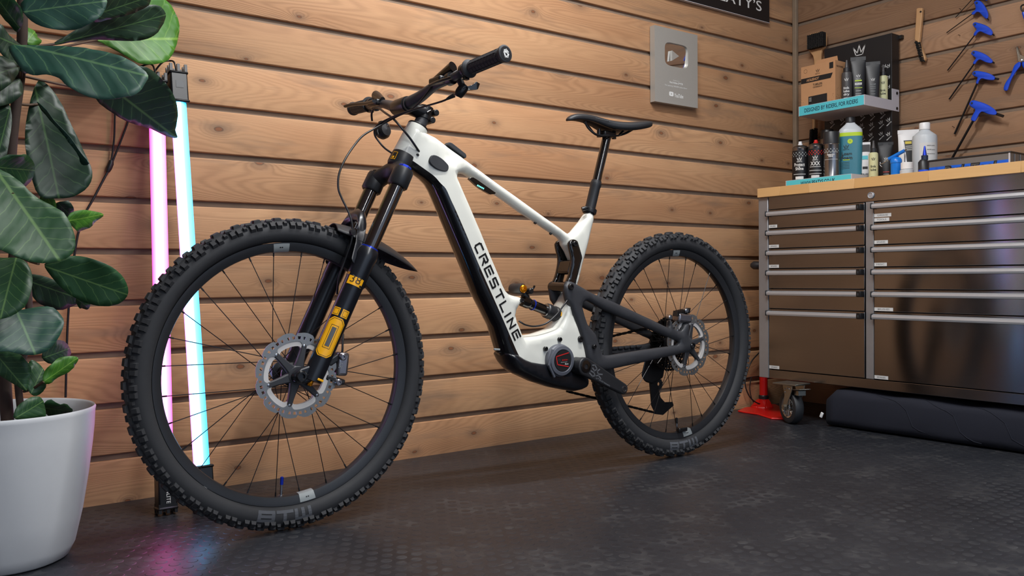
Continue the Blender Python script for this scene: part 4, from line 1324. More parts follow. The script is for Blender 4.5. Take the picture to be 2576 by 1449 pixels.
build('cable_ferrule', G().tube([S(1143, 240, .21), S(1131, 245.5, .20), S(1124, 249.5, .195)], [.0055, .0045, .003], 12), M['satin'], dr_)
# stem
tops_ = S(1072, 270); sb = S(1064, 300)
g = G().tube([Vector((sb.x, YB, sb.z)), Vector((tops_.x, YB, tops_.z))], .0205, 28)
stc = (sb + tops_) / 2
rings = []
for f, wy, wz in ((0, .021, .022), (.35, .0195, .019), (.7, .022, .017), (1, .027, .022)):
    p = stc.lerp(bc, f); rings.append([Vector((p.x, YB + wy * math.cos(a), p.z + wz * math.sin(a))) for a in [2 * PI * i / 20 for i in range(20)]])
g.loft(rings)
stem = build('stem', g, M['black'], bike, smooth=50)
build('stem_clamp', G().lathe([(.0165, -.030), (.0212, -.030), (.0218, -.027), (.0218, .027), (.0212, .030), (.0165, .030)], bc, (0, -1, 0), 32, close=True), M['black'], stem, smooth=40)
for s in (-1, 1):
    build('clamp_ring', G().lathe([(.0168, s * .036 - .002), (.0190, s * .036 - .002), (.0190, s * .036 + .002), (.0168, s * .036 + .002)], bc, (0, -1, 0), 32, close=True), M['alloy'] if False else M['satin'], stem)
rear_ = Vector((sa.z, 0, -sa.x)); rear_ = rear_ if rear_.x > 0 else -rear_
for h in (-.010, .014):
    p = stc + sa * h + rear_ * .022
    build('stem_bolt_lug', G().tube([p + Vector((0, .018, 0)), p + Vector((0, -.020, 0))], .0088, 18), M['black'], stem, bevel=.002)
build('stem_window', G().box(stc + Vector((.002, -.0195, 0)), (.020, .006, .010), Matrix.Rotation(-.5, 3, 'Y')), M['blackgloss'], stem, bevel=.003)
# shifter pod on the far side, seen below the bar
pod = S(964, 330, -.19)
g = G().lathe([(.0, -.020), (.016, -.018), (.0225, -.008), (.0225, .004), (.017, .014), (.0, .017)], pod, (.25, -1, .2), 28)
shf = build('shifter', g, M['satin'], bike, smooth=50)
build('shifter_barrel', G().tube([S(977, 311, -.18), S(966, 322, -.19)], [.006, .0075], 14), M['alloy'], shf)
build('shifter_arm', G().box(S(962, 316, -.19), (.020, .020, .026)), M['black'], shf, bevel=.004)
lv = build('shift_lever', G().tube([S(949, 322, -.19), S(946, 332, -.185), S(950, 340, -.18)], [.006, .007, .005], 12, flat=.6), M['black'], shf)
# hoses
def hose(pts, r=.0027, nm='hose'):
    build(nm, G().tube(smooth_path([S(*p) for p in pts], 6), r, 8), M['cable'], bike, smooth=80)
hose([(1128, 247.5, .197), (1110, 255.5, .175), (1057.7, 271, .105), (1002.5, 288, .04), (975, 300, .0), (952, 313, -.025), (942.5, 326, -.04), (943, 340, -.045), (950, 352, -.045), (966, 371, -.03), (984.8, 384.6, -.012), (992, 388, -.005)], .0026, 'dropper_cable')
hose([(1087, 216, .14), (1070, 240, .12), (1040, 272, .07), (1002, 291, .02), (975, 305, -.01), (945, 322, -.02), (914, 340.5, -.01), (892, 364.8, .0), (868.7, 400, .02), (853, 437.5, .03), (851, 473, .035), (860, 499, .04), (875, 530, .05), (885, 559, .06), (886.4, 583, .062), (883, 610, .06), (866.5, 658, .05), (853, 698, .045), (848, 740, .03)], .0027, 'brake_hose')
hose([(863, 840, .04), (862, 862, .05), (861, 884, .055), (856, 898, .05)], .0027, 'brake_hose')
hose([(936, 304, -.17), (935, 285, -.16), (942, 272, -.14), (953, 272.5, -.11), (969, 284, -.05), (989, 298.5, .0), (1008, 319.5, .03), (1030, 346, .036), (1048, 372, .034), (1054, 381, .028)], .0030, 'rear_brake_hose')
hg = S(886.5, 584, .064)
build('hose_guide', G().lathe([(.0, -.004), (.0085, -.003), (.0085, .004), (.0, .005)], hg, (.3, -1, 0), 16), M['satin'], fork)

# ---------------------------------------------------------------- seatpost and saddle
p0 = S(1483, 531); p1 = S(1500.5, 463); p2 = S(1527, 343)
pd = (p2 - p0).normalized()
build('seat_clamp', G().lathe([(.0180, -.007), (.0215, -.007), (.0222, -.004), (.0222, .006), (.0205, .008), (.0180, .008)], p0, pd, 32, close=True), M['black'], bike, smooth=40)
build('seat_clamp_bolt', G().tube([S(1464, 526, .012), S(1472, 524, .016), S(1478, 523, .018)], [.0065, .007, .0055], 14), M['black'], bike)
build('seatpost_outer', G().lathe([(.0163, -.03), (.0163, (p1 - p0).length - .012), (.0178, (p1 - p0).length - .008), (.0178, (p1 - p0).length + .002), (.0160, (p1 - p0).length + .004), (.0160, (p1 - p0).length + .009), (.0, (p1 - p0).length + .010)], p0, pd, 32), M['satin'], bike, smooth=40)
L2 = (p2 - p0).length
build('seatpost_inner', G().lathe([(.0138, (p1 - p0).length), (.0138, L2), (.0, L2)], p0, pd, 32), M['blackgloss'], bike, smooth=40)
hd = p2
build('seatpost_head', G().box(hd + Vector((0, 0, .006)), (.050, .034, .018), Matrix.Rotation(.05, 3, 'Y')), M['black'], bike, bevel=.005)
for dx in (-.034, .030):
    build('saddle_clamp_bolt', G().lathe([(.0, .02), (.006, .02), (.007, .0), (.007, -.006), (.0, -.006)], hd + Vector((dx, 0, .0)), (0, 0, 1), 12), M['black'], bike)
secs = [(1425.5, 299, .006, .004), (1431, 292, .014, .010), (1444, 285.5, .020, .016), (1468.7, 286.5, .024, .018), (1492, 292, .028, .020), (1512, 298, .034, .022), (1532, 304, .046, .024), (1552, 307, .058, .025), (1572, 308, .067, .026), (1592, 306.5, .070, .026), (1606, 305.5, .067, .025), (1613, 307, .060, .020)]
rings = []
thk = [.006, .015, .020, .022, .025, .031, .034, .035, .034, .031, .028, .022]
for i, (x, y, hw_, th) in enumerate(secs):
    c = S(x, y, .0); zt = c.z; th = thk[i]; ring = []
    for j in range(13):                                  # crowned top, near side to far side
        u = -1 + 2 * j / 12
        ring.append(Vector((c.x, YB + u * hw_ * (1 - .03 * abs(u) ** 8), zt - th * .42 * abs(u) ** 2.6 - .003 * (1 - abs(u)) * (hw_ > .03))))
    for j in range(9):                                   # skirt and hollow underside
        u = 1 - 2 * j / 8
        ring.append(Vector((c.x, YB + u * hw_ * .93, zt - th * (.62 + .38 * abs(u) ** .5))))
    rings.append(ring)
saddle = build('saddle', G().loft(rings), M['leather'], bike, smooth=180)
md = saddle.modifiers.new('smooth', 'SUBSURF'); md.levels = 1; md.render_levels = 1
for s in (1, -1):
    pts = [S(1470, 306, .012 * s), S(1480, 320, .018 * s), S(1494, 335, .022 * s), S(1508, 341, .022 * s), S(1530, 341.5, .022 * s), S(1554, 341, .022 * s), S(1568, 336, .030 * s), S(1582, 326, .04 * s)]
    build('saddle_rail', G().tube(smooth_path([Vector((p.x, YB - .022 * s * (1 if 1 < i < 6 else .7), p.z)) for i, p in enumerate(pts)], 5), .0036, 12), M['black'], saddle)
g = G()
for i in range(14):
    p = S(1500 + i * 2.6, 297 + i * .62, .034); g.lathe([(.0, .001), (.0011, .0006), (.0012, -.001)], Vector((p.x, p.y, p.z)), (-.1, -1, .4), 6)
build('saddle_stitching', g, M['decalgrey'], saddle, kind='stuff')

# ---------------------------------------------------------------- drivetrain on the far side
rc_ = B(RX, WR)
for i in range(9):
    R_ = .092 - i * .0078; v = -.022 - i * .0042; n = int(48 - i * 4.4)
    out = []; inn = []
    for j in range(n * 2):
        a = PI * j / n; rr = R_ + (.003 if j % 2 else -.002)
        out.append(rc_ + Vector((math.cos(a) * rr, -v, math.sin(a) * rr)))
        inn.append(rc_ + Vector((math.cos(a) * (R_ - .0065), -v, math.sin(a) * (R_ - .0065))))
    g = G().ring_prism(out, inn, (0, .0018, 0))
    if i < 3:
        for k in range(9):
            a = 2 * PI * k / 9 + i * .2
            for da in (-.22, .22):
                p = rc_ + Vector((math.cos(a) * .030, -v, math.sin(a) * .030)); q = rc_ + Vector((math.cos(a + da) * (R_ - .005), -v, math.sin(a + da) * (R_ - .005)))
                g.tube([p, q], .0024, 6)
    build('sprocket', g, M['chain'], bike, smooth=30)
# derailleur
dz = lambda x, y, v=-.062: S(x, y, v)
g = G().loft([[dz(x, y, v) for x, y in ((1622, 905), (1650, 900), (1672, 925), (1668, 950), (1640, 966), (1622, 960), (1613, 945))] for v in (-.05, -.085)])
der = build('derailleur', g, M['black'], bike, bevel=.006, bseg=3)
g = G().prism([dz(*p) for p in ((1634, 955), (1650, 950), (1662, 1000), (1672, 1012), (1692, 1011), (1695, 1020), (1668, 1044), (1650, 1042), (1640, 1020))], (0, .004, 0))
g.prism([dz(*p, -.078) for p in ((1634, 955), (1650, 950), (1662, 1000), (1680, 1020), (1668, 1044), (1650, 1042), (1640, 1020))], (0, .003, 0))
build('derailleur_cage', g, M['black'], der, smooth=20)
for x, y in ((1657, 966), (1661, 1026)):
    o = dz(x, y, -.070); n = 12; out = []; inn = []
    for j in range(n * 2):
        a = PI * j / n; rr = .021 if j % 2 else .0175
        out.append(o + Vector((math.cos(a) * rr, 0, math.sin(a) * rr))); inn.append(o + Vector((math.cos(a) * .006, 0, math.sin(a) * .006)))
    build('jockey_wheel', G().ring_prism(out, inn, (0, .003, 0)), M['satin'], der, smooth=20)
def chain(a, b, nm='chain_run'):
    g = G(); L = (b - a).length; n = int(L / .0127); d = (b - a).normalized()
    R_ = Matrix((d, Vector((0, 1, 0)), d.cross(Vector((0, 1, 0))))).transposed()
    for i in range(n): g.box(a + d * (i + .5) * .0127, (.0135, .0065 if i % 2 else .0040, .0080 if i % 2 else .0066), R_)
    return build(nm, g, M['chain'], bike, smooth=0, kind='stuff')
chain(S(1470, 862, -.048), S(1640, 822, -.040)); chain(S(1425, 984, -.048), S(1655, 1040, -.066))
build('chainring', G().lathe([(.052, -.0035), (.066, -.002), (.066, .0), (.052, .0)], B(c0.x, c0.z, -.048), (0, 1, 0), 60, close=True), M['black'], bike)
build('crank_arm', G().tube([B(c0.x, c0.z, -.085), B(c0.x - .14, c0.z + .05, -.092)], [.02, .013], 14, flat=.6), M['satin'], bike)
build('speed_magnet', G().box(rc_ + Vector((.012, -.02, -.287)), (.040, .016, .014)), M['black'], rw, bevel=.003)


# ================================================================== LED tube lights leaning on the wall
def led_tube(foot, top, m, label, txt):
    foot = Vector(foot); top = Vector(top); d = (top - foot).normalized(); L = (top - foot).length
    t = empty('led_tube_light', foot, label, 'light tube', 'LED tubes leaning on the wall')
    r = .0205
    build('diffuser_tube', G().lathe([(.0, .105), (r, .105), (r, L - .085), (.0, L - .085)], foot, d, 40), m, t, smooth=50)
    for a, b, nm in ((.0, .108, 'lower_end_cap'), (L - .088, L, 'upper_end_cap')):
        u = Vector((1, 0, 0)); u = (u - d * u.dot(d)).normalized(); w = d.cross(u); R_ = Matrix((u, w, d)).transposed()
        g = G().box(foot + d * ((a + b) / 2), (.046, .046, b - a - .006), R_)
        for z in (a + .002, b - .006): g.box(foot + d * (z + .002), (.051, .051, .008), R_)
        e = build(nm, g, M['black'], t, bevel=.004)
        gp = G(); zz = (b + .008) if nm[0] == 'u' else (a + .009)
        for i in range(3):
            for j in range(3):
                if i == 1 and j == 1: continue
                gp.box(foot + d * (zz - (.0 if nm[0] == 'u' else .006)) + u * ((i - 1) * .0195) + w * ((j - 1) * .0195), (.0075, .0075, .024), R_)
        build('bumper_prongs', gp, M['black'], e, bevel=.0015) if False else build('bumper', gp, M['black'], e, kind='stuff')
        f = -w if w.y > 0 else w
        o = foot + d * ((a + b) / 2) + f * .0236
        if nm[0] == 'u': build('rating_sticker', G().box(o + d * .006, (.020, .0006, .020), Matrix((u, f, d)).transposed()), M['decalgrey'], e)
        else: text('NANLITE', o + d * .018 - u * .004, -d, u, .010, M['whiteprint'], e, width=.056)
    return t, foot + d * L


pf = on_z(418, 1292, 0); bf = on_z(514, 1286, 0)
pt = on_y(393, 205, -.055); bt = on_y(444, 185, -.055)
pf.z = .012; bf.z = .012
t1, e1 = led_tube(pf, pt, M['tubepink'], 'glowing pink LED tube leaning on the wood wall, left of the blue one', 'NANLITE')
t2, e2 = led_tube(bf, bt, M['tubeblue'], 'glowing blue LED tube leaning on the wood wall behind the front wheel', 'NANLITE')
cb = empty('power_cable', on_y(277, 420, -.02), 'thin black power cable with a Y splitter hanging on the wall behind the plant', 'cable')
wy = -.012
ends = [[e1 + Vector((0, 0, .004)), e1 + Vector((-.006, .01, .045)), on_y(360, 165, -.02), on_y(320, 190, wy), on_y(292, 240, wy), on_y(289, 292, wy), on_y(287, 350, wy), on_y(280, 405, wy)],
        [e2 + Vector((0, 0, .004)), e2 + Vector((-.004, .005, .03)), on_y(428, 153, -.03), on_y(405, 160, -.03), on_y(370, 210, wy), on_y(332, 280, wy), on_y(318, 318, wy), on_y(300, 365, wy), on_y(283, 407, wy)]]
for E_ in ends: build('cable_lead', G().tube(smooth_path(E_, 6), .0026, 8), M['cable'], cb, smooth=80)
build('splitter', G().tube([on_y(280, 404, wy), on_y(279, 412, wy), on_y(274, 424, wy), on_y(271, 432, wy)], [.006, .0075, .0075, .005], 14), M['cable'], cb, smooth=60)
build('cable_lead', G().tube(smooth_path([on_y(272, 430, wy), on_y(255, 462, wy), on_y(235, 500, wy), on_y(217, 532, wy), on_y(203, 570, wy), on_y(193, 605, wy), on_y(180, 700, wy), on_y(170, 820, wy), on_y(165, 1000, -.02)], 6), .0030, 8), M['cable'], cb, smooth=80)

# ================================================================== planter and fiddle-leaf fig
PX, PY = -3.345, -.375
prof = [(.0, .003), (.110, .0), (.122, .006), (.134, .03), (.150, .10), (.163, .18), (.172, .25), (.1755, .285), (.1775, .318), (.179, .325), (.1765, .329), (.1725, .325), (.170, .30), (.160, .22), (.0, .22)]
planter = build('planter', G().lathe(prof, (PX, PY, 0), (0, 0, 1), 96), M['pot'], smooth=50, label='large white plastic plant pot on the floor at the left edge', cat='plant pot')
fig = empty('fiddle_leaf_fig', (PX, PY, .22), 'fiddle leaf fig with big glossy green leaves growing in the white pot', 'plant')
build('soil', G().lathe([(.0, .225), (.06, .232), (.12, .228), (.163, .224), (.16, .221), (.0, .221)], (PX, PY, 0), (0, 0, 1), 40), M['soil'], fig)
def FP(x, y, yy): return on_y(x, y, yy)
tr = [Vector((PX + .01, PY, .22)), FP(12, 960, -.34), FP(10, 860, -.34), FP(22, 740, -.33), FP(38, 640, -.33), FP(30, 520, -.33), FP(28, 400, -.33), FP(36, 300, -.33), FP(50, 190, -.33), FP(56, 90, -.33), FP(56, -40, -.33)]
build('trunk', G().tube(smooth_path(tr, 6), [.013] * 30 + [.011] * 31, 14), M['bark'], fig, smooth=70)
tr2 = [Vector((PX + .04, PY - .02, .22)), FP(45, 960, -.38), FP(58, 900, -.38), FP(72, 840, -.38), FP(70, 720, -.36), FP(50, 620, -.34), FP(36, 560, -.33)]
build('trunk', G().tube(smooth_path(tr2, 5), .0075, 10), M['bark'], fig, smooth=70)


def leaf(out, base, tip, yb, yt, mat, cup=.10, wav=.006, tilt=.25, droop=.12, stalk=None, flip=1):
    """one leaf: outline corners in the leaf's own slanted plane (through base and tip, rolled by tilt)"""
    P0 = FP(*base, yb); P1 = FP(*tip, yt); ax = (P1 - P0); L = ax.length; ax.normalize()
    view = ((P0 + P1) / 2 - C0).normalized()
    w = ax.cross(view).normalized()                    # across the leaf, square to the line of sight
    w = (Matrix.Rotation(tilt, 3, ax) @ w)
    n = ax.cross(w).normalized()
    if n.dot(view) > 0: n = -n                         # towards the viewer's side
    uv = []
    for x, y in smooth_loop2(out, 3):
        d = ray(x, y); t = (P0 - C0).dot(n) / d.dot(n); q = C0 + d * t - P0
        uv.append((q.dot(ax), q.dot(w)))
    A = np.array(uv); vm = np.abs(A[:, 1]).max()
    loop = resample(uv, .012); res = .013
    lo, hi = A.min(0), A.max(0)
    gx, gy = np.meshgrid(np.arange(lo[0], hi[0], res), np.arange(lo[1], hi[1], res))
    Q = np.stack([gx.ravel(), gy.ravel()], 1); Q = Q[inside(Q, [loop])]
    if len(Q): Q = Q[dist(Q, [loop]) > .006]
    mids = [(s, 0.0) for s in np.arange(max(lo[0], 0) + .006, min(hi[0], L) - .006, .010)]
    if len(mids):
        mids = [m for m, ok in zip(mids, inside(np.array(mids), [loop])) if ok]
        Q = Q[np.abs(Q[:, 1]) > .005]
    pts = loop + [tuple(q) for q in Q] + mids
    ed = [(i, (i + 1) % len(loop)) for i in range(len(loop))]
    v2, _, f2, *_ = geometry.delaunay_2d_cdt([Vector(p) for p in pts], ed, [], 0, 1e-6)
    V = np.array([(p.x, p.y) for p in v2]); F = np.array([tuple(f) for f in f2 if len(f) == 3]); F = F[inside(V[F].mean(1), [loop])]
    ph = rnd.random() * 6
    g = G(); uvs = []
    for s, v in V:
        k = v / (vm + 1e-9); u = s / L
        h = flip * (cup * vm * (abs(k) ** 1.3)) + wav * math.sin(u * 11 + ph + k * 2) * abs(k) ** 1.5 - droop * L * (max(u, 0) ** 2) * .35
        h += .0013 * math.cos(2 * PI * (u * 6.5 - abs(k) ** .8 * 2.1)) * (1 - abs(k) ** 4) * (abs(k) > .03)
        g.v.append(tuple(P0 + ax * s + w * v + n * h)); uvs.append((u, k))
    g.f = [tuple(int(i) for i in f) for f in F]
    me = g.mesh('leaf'); ul_ = me.uv_layers.new(name='UVMap')
    for lp_ in me.loops: ul_.data[lp_.index].uv = uvs[lp_.vertex_index]
    o = build('leaf', me, mat, fig, smooth=180, solid=.0009)
    if stalk:
        build('petiole', G().tube(smooth_path([FP(*stalk[:2], stalk[2]), FP((stalk[0] + base[0]) / 2, (stalk[1] + base[1]) / 2 + 4, (stalk[2] + yb) / 2), P0 + ax * .004], 4), .0030, 8), M['petiole'], fig, smooth=80)
    return o


LA, LB, LC, LD = M['leafA'], M['leafB'], M['leafC'], M['leafD']
# upper crown, back to front
leaf([(385, -10), (430, 14), (455, 62), (448, 110), (425, 150), (385, 163), (345, 158), (300, 132), (255, 108), (235, 90), (300, 40), (340, 5)], (240, 100), (448, 95), -.16, -.10, LC, stalk=(62, 130, -.33), tilt=-.3)
leaf([(130, 112), (190, 75), (255, 40), (330, 20), (395, 14), (420, 30), (422, 52), (400, 82), (352, 102), (290, 103), (220, 100), (170, 108)], (132, 112), (424, 40), -.30, -.26, LA, tilt=.35, stalk=(58, 110, -.33))
leaf([(235, -14), (300, -22), (370, -18), (382, 6), (350, 30), (290, 44), (240, 56), (225, 30)], (228, 40), (384, -8), -.36, -.34, LA, tilt=.5)
leaf([(240, 247), (262, 200), (320, 170), (365, 165), (415, 208), (440, 250), (449, 292), (444, 330), (449, 350), (420, 345), (380, 325), (330, 310), (285, 285)], (300, 236), (447, 350), -.22, -.13, LA, tilt=.1, cup=.06, stalk=(52, 190, -.33))
leaf([(95, 205), (130, 228), (158, 270), (178, 320), (212, 385), (230, 437), (222, 470), (188, 492), (145, 496), (100, 492), (75, 430), (62, 360), (70, 280)], (96, 258), (150, 496), -.30, -.36, LA, tilt=-.2, cup=.16, stalk=(50, 262, -.33))
leaf([(92, 256), (108, 268), (140, 300), (175, 345), (205, 385), (219, 408), (214, 416), (200, 414), (188, 385), (150, 330), (115, 290)], (95, 258), (212, 412), -.315, -.375, LD, tilt=.8, cup=.3, wav=.003)
leaf([(0, 60), (22, 88), (60, 118), (95, 140), (110, 175), (60, 185), (20, 160), (-10, 110)], (56, 120), (-10, 90), -.38, -.42, LA, tilt=.3)
leaf([(60, 66), (88, 78), (96, 92), (100, 110), (80, 118), (62, 100)], (62, 112), (96, 70), -.34, -.3, LC)
leaf([(-30, 148), (20, 150), (48, 162), (40, 195), (12, 222), (-30, 235)], (48, 168), (-40, 196), -.40, -.46, LA, tilt=.3, stalk=(46, 170, -.33))
leaf([(-30, 190), (18, 188), (50, 200), (58, 232), (30, 258), (-20, 270), (-40, 230)], (54, 200), (-40, 240), -.36, -.4, LA)
leaf([(-30, 262), (14, 250), (30, 290), (24, 350), (10, 395), (-30, 400)], (28, 262), (-10, 400), -.38, -.44, LA, tilt=.3)
leaf([(52, 10), (95, -14), (170, -30), (240, -24), (266, -6), (264, 18), (246, 48), (205, 70), (150, 77), (105, 68), (70, 45)], (50, 32), (264, 0), -.44, -.50, LD, tilt=-.35, stalk=(56, 40, -.33))
leaf([(-20, -20), (24, -14), (52, 18), (58, 52), (44, 80), (20, 58), (-4, 30), (-26, 14)], (52, 74), (-20, -20), -.42, -.5, LB, tilt=-.3)
leaf([(22, 118), (70, 114), (130, 116), (195, 118), (250, 126), (305, 140), (345, 160), (371, 184), (362, 208), (342, 236), (300, 246), (255, 249), (212, 242), (172, 222), (150, 200), (118, 190), (84, 190), (64, 182), (44, 162)], (62, 116), (371, 186), -.46, -.56, LD, tilt=-.45, cup=.10, stalk=(52, 200, -.33))
# lower crown
leaf([(70, 690), (120, 698), (170, 722), (200, 750), (188, 772), (140, 778), (100, 764), (76, 735)], (70, 706), (198, 752), -.30, -.26, LA)
leaf([(120, 858), (162, 858), (182, 888), (158, 912), (120, 914), (104, 890)], (110, 900), (178, 876), -.34, -.30, LA)
leaf([(190, 752), (208, 744), (226, 762), (222, 778), (206, 776), (196, 770)], (194, 752), (224, 776), -.34, -.32, LB)
leaf([(142, 510), (172, 506), (186, 526), (176, 552), (152, 546), (138, 528)], (142, 508), (182, 545), -.30, -.28, LA)
leaf([(110, 470), (138, 505), (140, 530), (124, 535), (100, 512)], (110, 474), (136, 534), -.32, -.3, LC)
leaf([(168, 552), (180, 536), (202, 527), (232, 531), (263, 540), (246, 556), (222, 572), (200, 584), (188, 576), (176, 564)], (168, 556), (263, 540), -.40, -.36, LC, tilt=.4, stalk=(70, 600, -.34))
leaf([(112, 664), (150, 648), (188, 644), (235, 650), (280, 670), (312, 702), (323, 738), (306, 762), (275, 770), (235, 768), (200, 756), (160, 728), (128, 694)], (92, 662), (322, 744), -.44, -.46, LB, tilt=.25, stalk=(45, 640, -.33))
leaf([(-40, 660), (10, 650), (50, 650), (76, 676), (82, 716), (70, 760), (40, 786), (0, 800), (-40, 790)], (40, 652), (0, 800), -.50, -.55, LB, tilt=.2)
leaf([(-30, 815), (30, 786), (80, 776), (132, 780), (158, 806), (150, 846), (118, 882), (70, 892), (20, 886), (-30, 880)], (40, 780), (90, 890), -.47, -.52, LD, tilt=-.3, cup=.14)
leaf([(-30, 410), (20, 388), (56, 384), (82, 404), (89, 436), (70, 464), (40, 462), (10, 440), (-30, 432)], (-10, 420), (88, 430), -.50, -.46, LB, tilt=.4, cup=.2)
leaf([(-40, 425), (10, 432), (50, 458), (84, 492), (124, 516), (160, 540), (184, 580), (190, 616), (176, 642), (140, 656), (90, 660), (40, 650), (0, 632), (-40, 610)], (30, 484), (150, 652), -.56, -.62, LB, tilt=-.25, cup=.16, stalk=(30, 440, -.34))
leaf([(-30, 880), (20, 884), (56, 894), (78, 925), (70, 960), (64, 984), (40, 970), (0, 946), (-30, 930)], (-10, 890), (66, 982), -.42, -.46, LB)
leaf([(112, 938), (122, 918), (145, 903), (175, 896), (198, 900), (192, 918), (172, 936), (146, 950), (122, 966), (108, 960)], (106, 962), (198, 900), -.42, -.40, LC, tilt=.4, stalk=(60, 985, -.36))
leaf([(80, 905), (104, 920), (118, 950), (108, 985), (84, 996), (66, 970), (68, 930)], (78, 990), (110, 925), -.40, -.38, LB)
leaf([(34, 1050), (44, 1022), (70, 1002), (100, 998), (114, 1018), (112, 1045), (98, 1056), (60, 1058)], (38, 1052), (112, 1008), -.46, -.44, LB, tilt=.3)
leaf([(112, 1010), (140, 1008), (170, 1020), (184, 1036), (160, 1044), (125, 1046), (108, 1034)], (110, 1026), (184, 1036), -.36, -.33, LB, tilt=.9)


# ================================================================== award plaque and sign on the back wall
AP = -.030
def A(x, y, d=0.0): return on_y(1600 + x / 4.5275, y / 4.5275, AP - d)
aw = empty('award_plaque', (-.856, 0, 1.322), 'silver award plaque with a mirrored play button hung on the back wall', 'plaque')
x0, x1, z0, z1 = -.9862, -.7258, 1.3235, 1.6355
cx, cz = (A(462, 632).x, A(462, 632).z)
hw_, hh_ = (A(595, 632).x - A(330, 632).x) / 2, (A(462, 500).z - A(462, 765).z) / 2
n = 64
def sq(i, a, b, p): 
    t = 2 * PI * i / n + PI / 4; c, s = math.cos(t), math.sin(t)
    return (math.copysign(abs(c) ** (2 / p), c) * a, math.copysign(abs(s) ** (2 / p), s) * b)
outer_, inner_ = [], []
for i in range(n):
    t = 2 * PI * i / n + PI / 4; c, s = math.cos(t), math.sin(t); m = max(abs(c), abs(s))
    outer_.append(Vector(((x0 + x1) / 2 + c / m * (x1 - x0) / 2, AP, (z0 + z1) / 2 + s / m * (z1 - z0) / 2)))
    u, v = sq(i, hw_, hh_, 5); inner_.append(Vector((cx + u, AP, cz + v)))
build('plaque_body', G().ring_prism(outer_, inner_, (0, .026, 0)), M['silver'], aw, smooth=30)
build('mirror_button', G().prism([p + Vector((0, .012 + (cx - p.x) * .050 - (p.z - cz) * .07, 0)) for p in inner_], (0, .006, 0)), M['mirror'], aw, smooth=30)
tri = [A(412, 575), A(412, 690), A(490, 640)]
tri = [Vector((p.x, AP - .0, p.z)) for p in tri]
build('play_triangle', G().prism(tri, (0, .012, 0)), M['silver'], aw, smooth=30)
XR = Vector((1, 0, 0)); ZU = Vector((0, 0, 1))
for s, y, h, w0, w1, b in (('Presented to', 917, .0042, 425, 495, 0), ('Rob Rides EMTB', 948, .0075, 385, 533, .015), ('For passing 100,000 subscribers', 985, .0058, 332, 582, 0)):
    text(s, A((w0 + w1) / 2, y + 10, .0006), XR, ZU, h, M['whiteprint'], aw, width=(A(w1, y).x - A(w0, y).x), align='C', bold=b)
p = A(437, 1105, .0006); text('YouTube', p, XR, ZU, .0155, M['whiteprint'], aw, width=A(538, 1080).x - A(437, 1080).x, bold=.02)
c = A(403, 1070, .0006); rr = [Vector((c.x + sq(i, .0126, .0092, 5)[0], c.y, c.z + sq(i, .0126, .0092, 5)[1])) for i in range(n)]
build('logo_print', G().prism(rr, (0, .0004, 0)), M['whiteprint'], aw, smooth=0)
build('logo_print', G().add([c + Vector((-.003, -.0004, .004)), c + Vector((-.003, -.0004, -.004)), c + Vector((.0045, -.0004, 0))], [(0, 1, 2)]), M['silver'], aw, smooth=0, recalc=False)

sg = empty('shop_sign', (-.65, 0, 1.775), 'black sign with white capitals at the top of the back wall', 'sign')
build('sign_panel', G().span((-1.12, -.020, 1.7755), (-.2195, -.004, 2.16)), M['blackcard'], sg, bevel=.001)
build('sign_edge', G().span((-1.121, -.0206, 1.7742), (-.2185, -.004, 1.7762)), M['greycard'], sg)
sR = on_y(1916, 29, -.0208); sA = on_y(1822, 6, -.0208)
text("PEATY\u2019S", Vector((sR.x, -.0208, sR.z)), XR, ZU, .046, M['whiteprint'], sg, width=.345, align='R', bold=.005)

# ================================================================== tool chest
XF = -.51
Y0, Y1, Y2, Y3 = -.180, -.230, -.6745, -.7095
YE, YR = -1.70, -1.66
ZD = [.8836, .8026, .7180, .6335, .5488, .4642, .2062]
chest = empty('tool_chest', (-.26, (Y0 + YE) / 2, .17), 'stainless steel rolling tool chest with two columns of labelled drawers', 'tool chest')
build('carcass', G().span((XF + .018, Y0 - .004, .168), (-.03, YE, .938)), M['satin'], chest, smooth=0)
build('side_panel', G().span((XF + .004, Y0, .168), (-.03, Y0 - .006, .938)), M['steelpost'], chest)
build('corner_post', G().span((XF - .004, Y0, .168), (XF + .03, Y1 + .0015, .938)), M['steelpost'], chest, bevel=.002)
build('centre_post', G().span((XF - .001, Y2 - .0015, .2062), (XF + .02, Y3 + .0015, .8836)), M['steelpost'], chest, bevel=.001)
build('header_rail', G().span((XF, Y1, .8852), (XF + .02, YE, .938)), M['steel'], chest)
build('bottom_rail', G().span((XF - .002, Y1, .168), (XF + .03, YE, .2046)), M['steel'], chest, bevel=.0015)
lk_ = on_x(2191.5, 491.5, XF)
build('lock', G().lathe([(.0, .0), (.0125, .0), (.0125, .005), (.0105, .007), (.0095, .004), (.0, .004)], (XF, lk_.y, lk_.z), (-1, 0, 0), 28).box((XF - .004, lk_.y, lk_.z), (.003, .002, .008)), M['handle'], chest, smooth=30)
LBL = {0: {0: ['HUBS'], 1: ['SPARES'], 2: ['SPARES'], 5: ['SPARES']}, 1: {0: ['GREASE', 'TOOLS'], 1: ['SPARES'], 2: ['MISC'], 4: ['BRUSHES'], 5: ['SPARES']}}
YV = Vector((0, -1, 0))
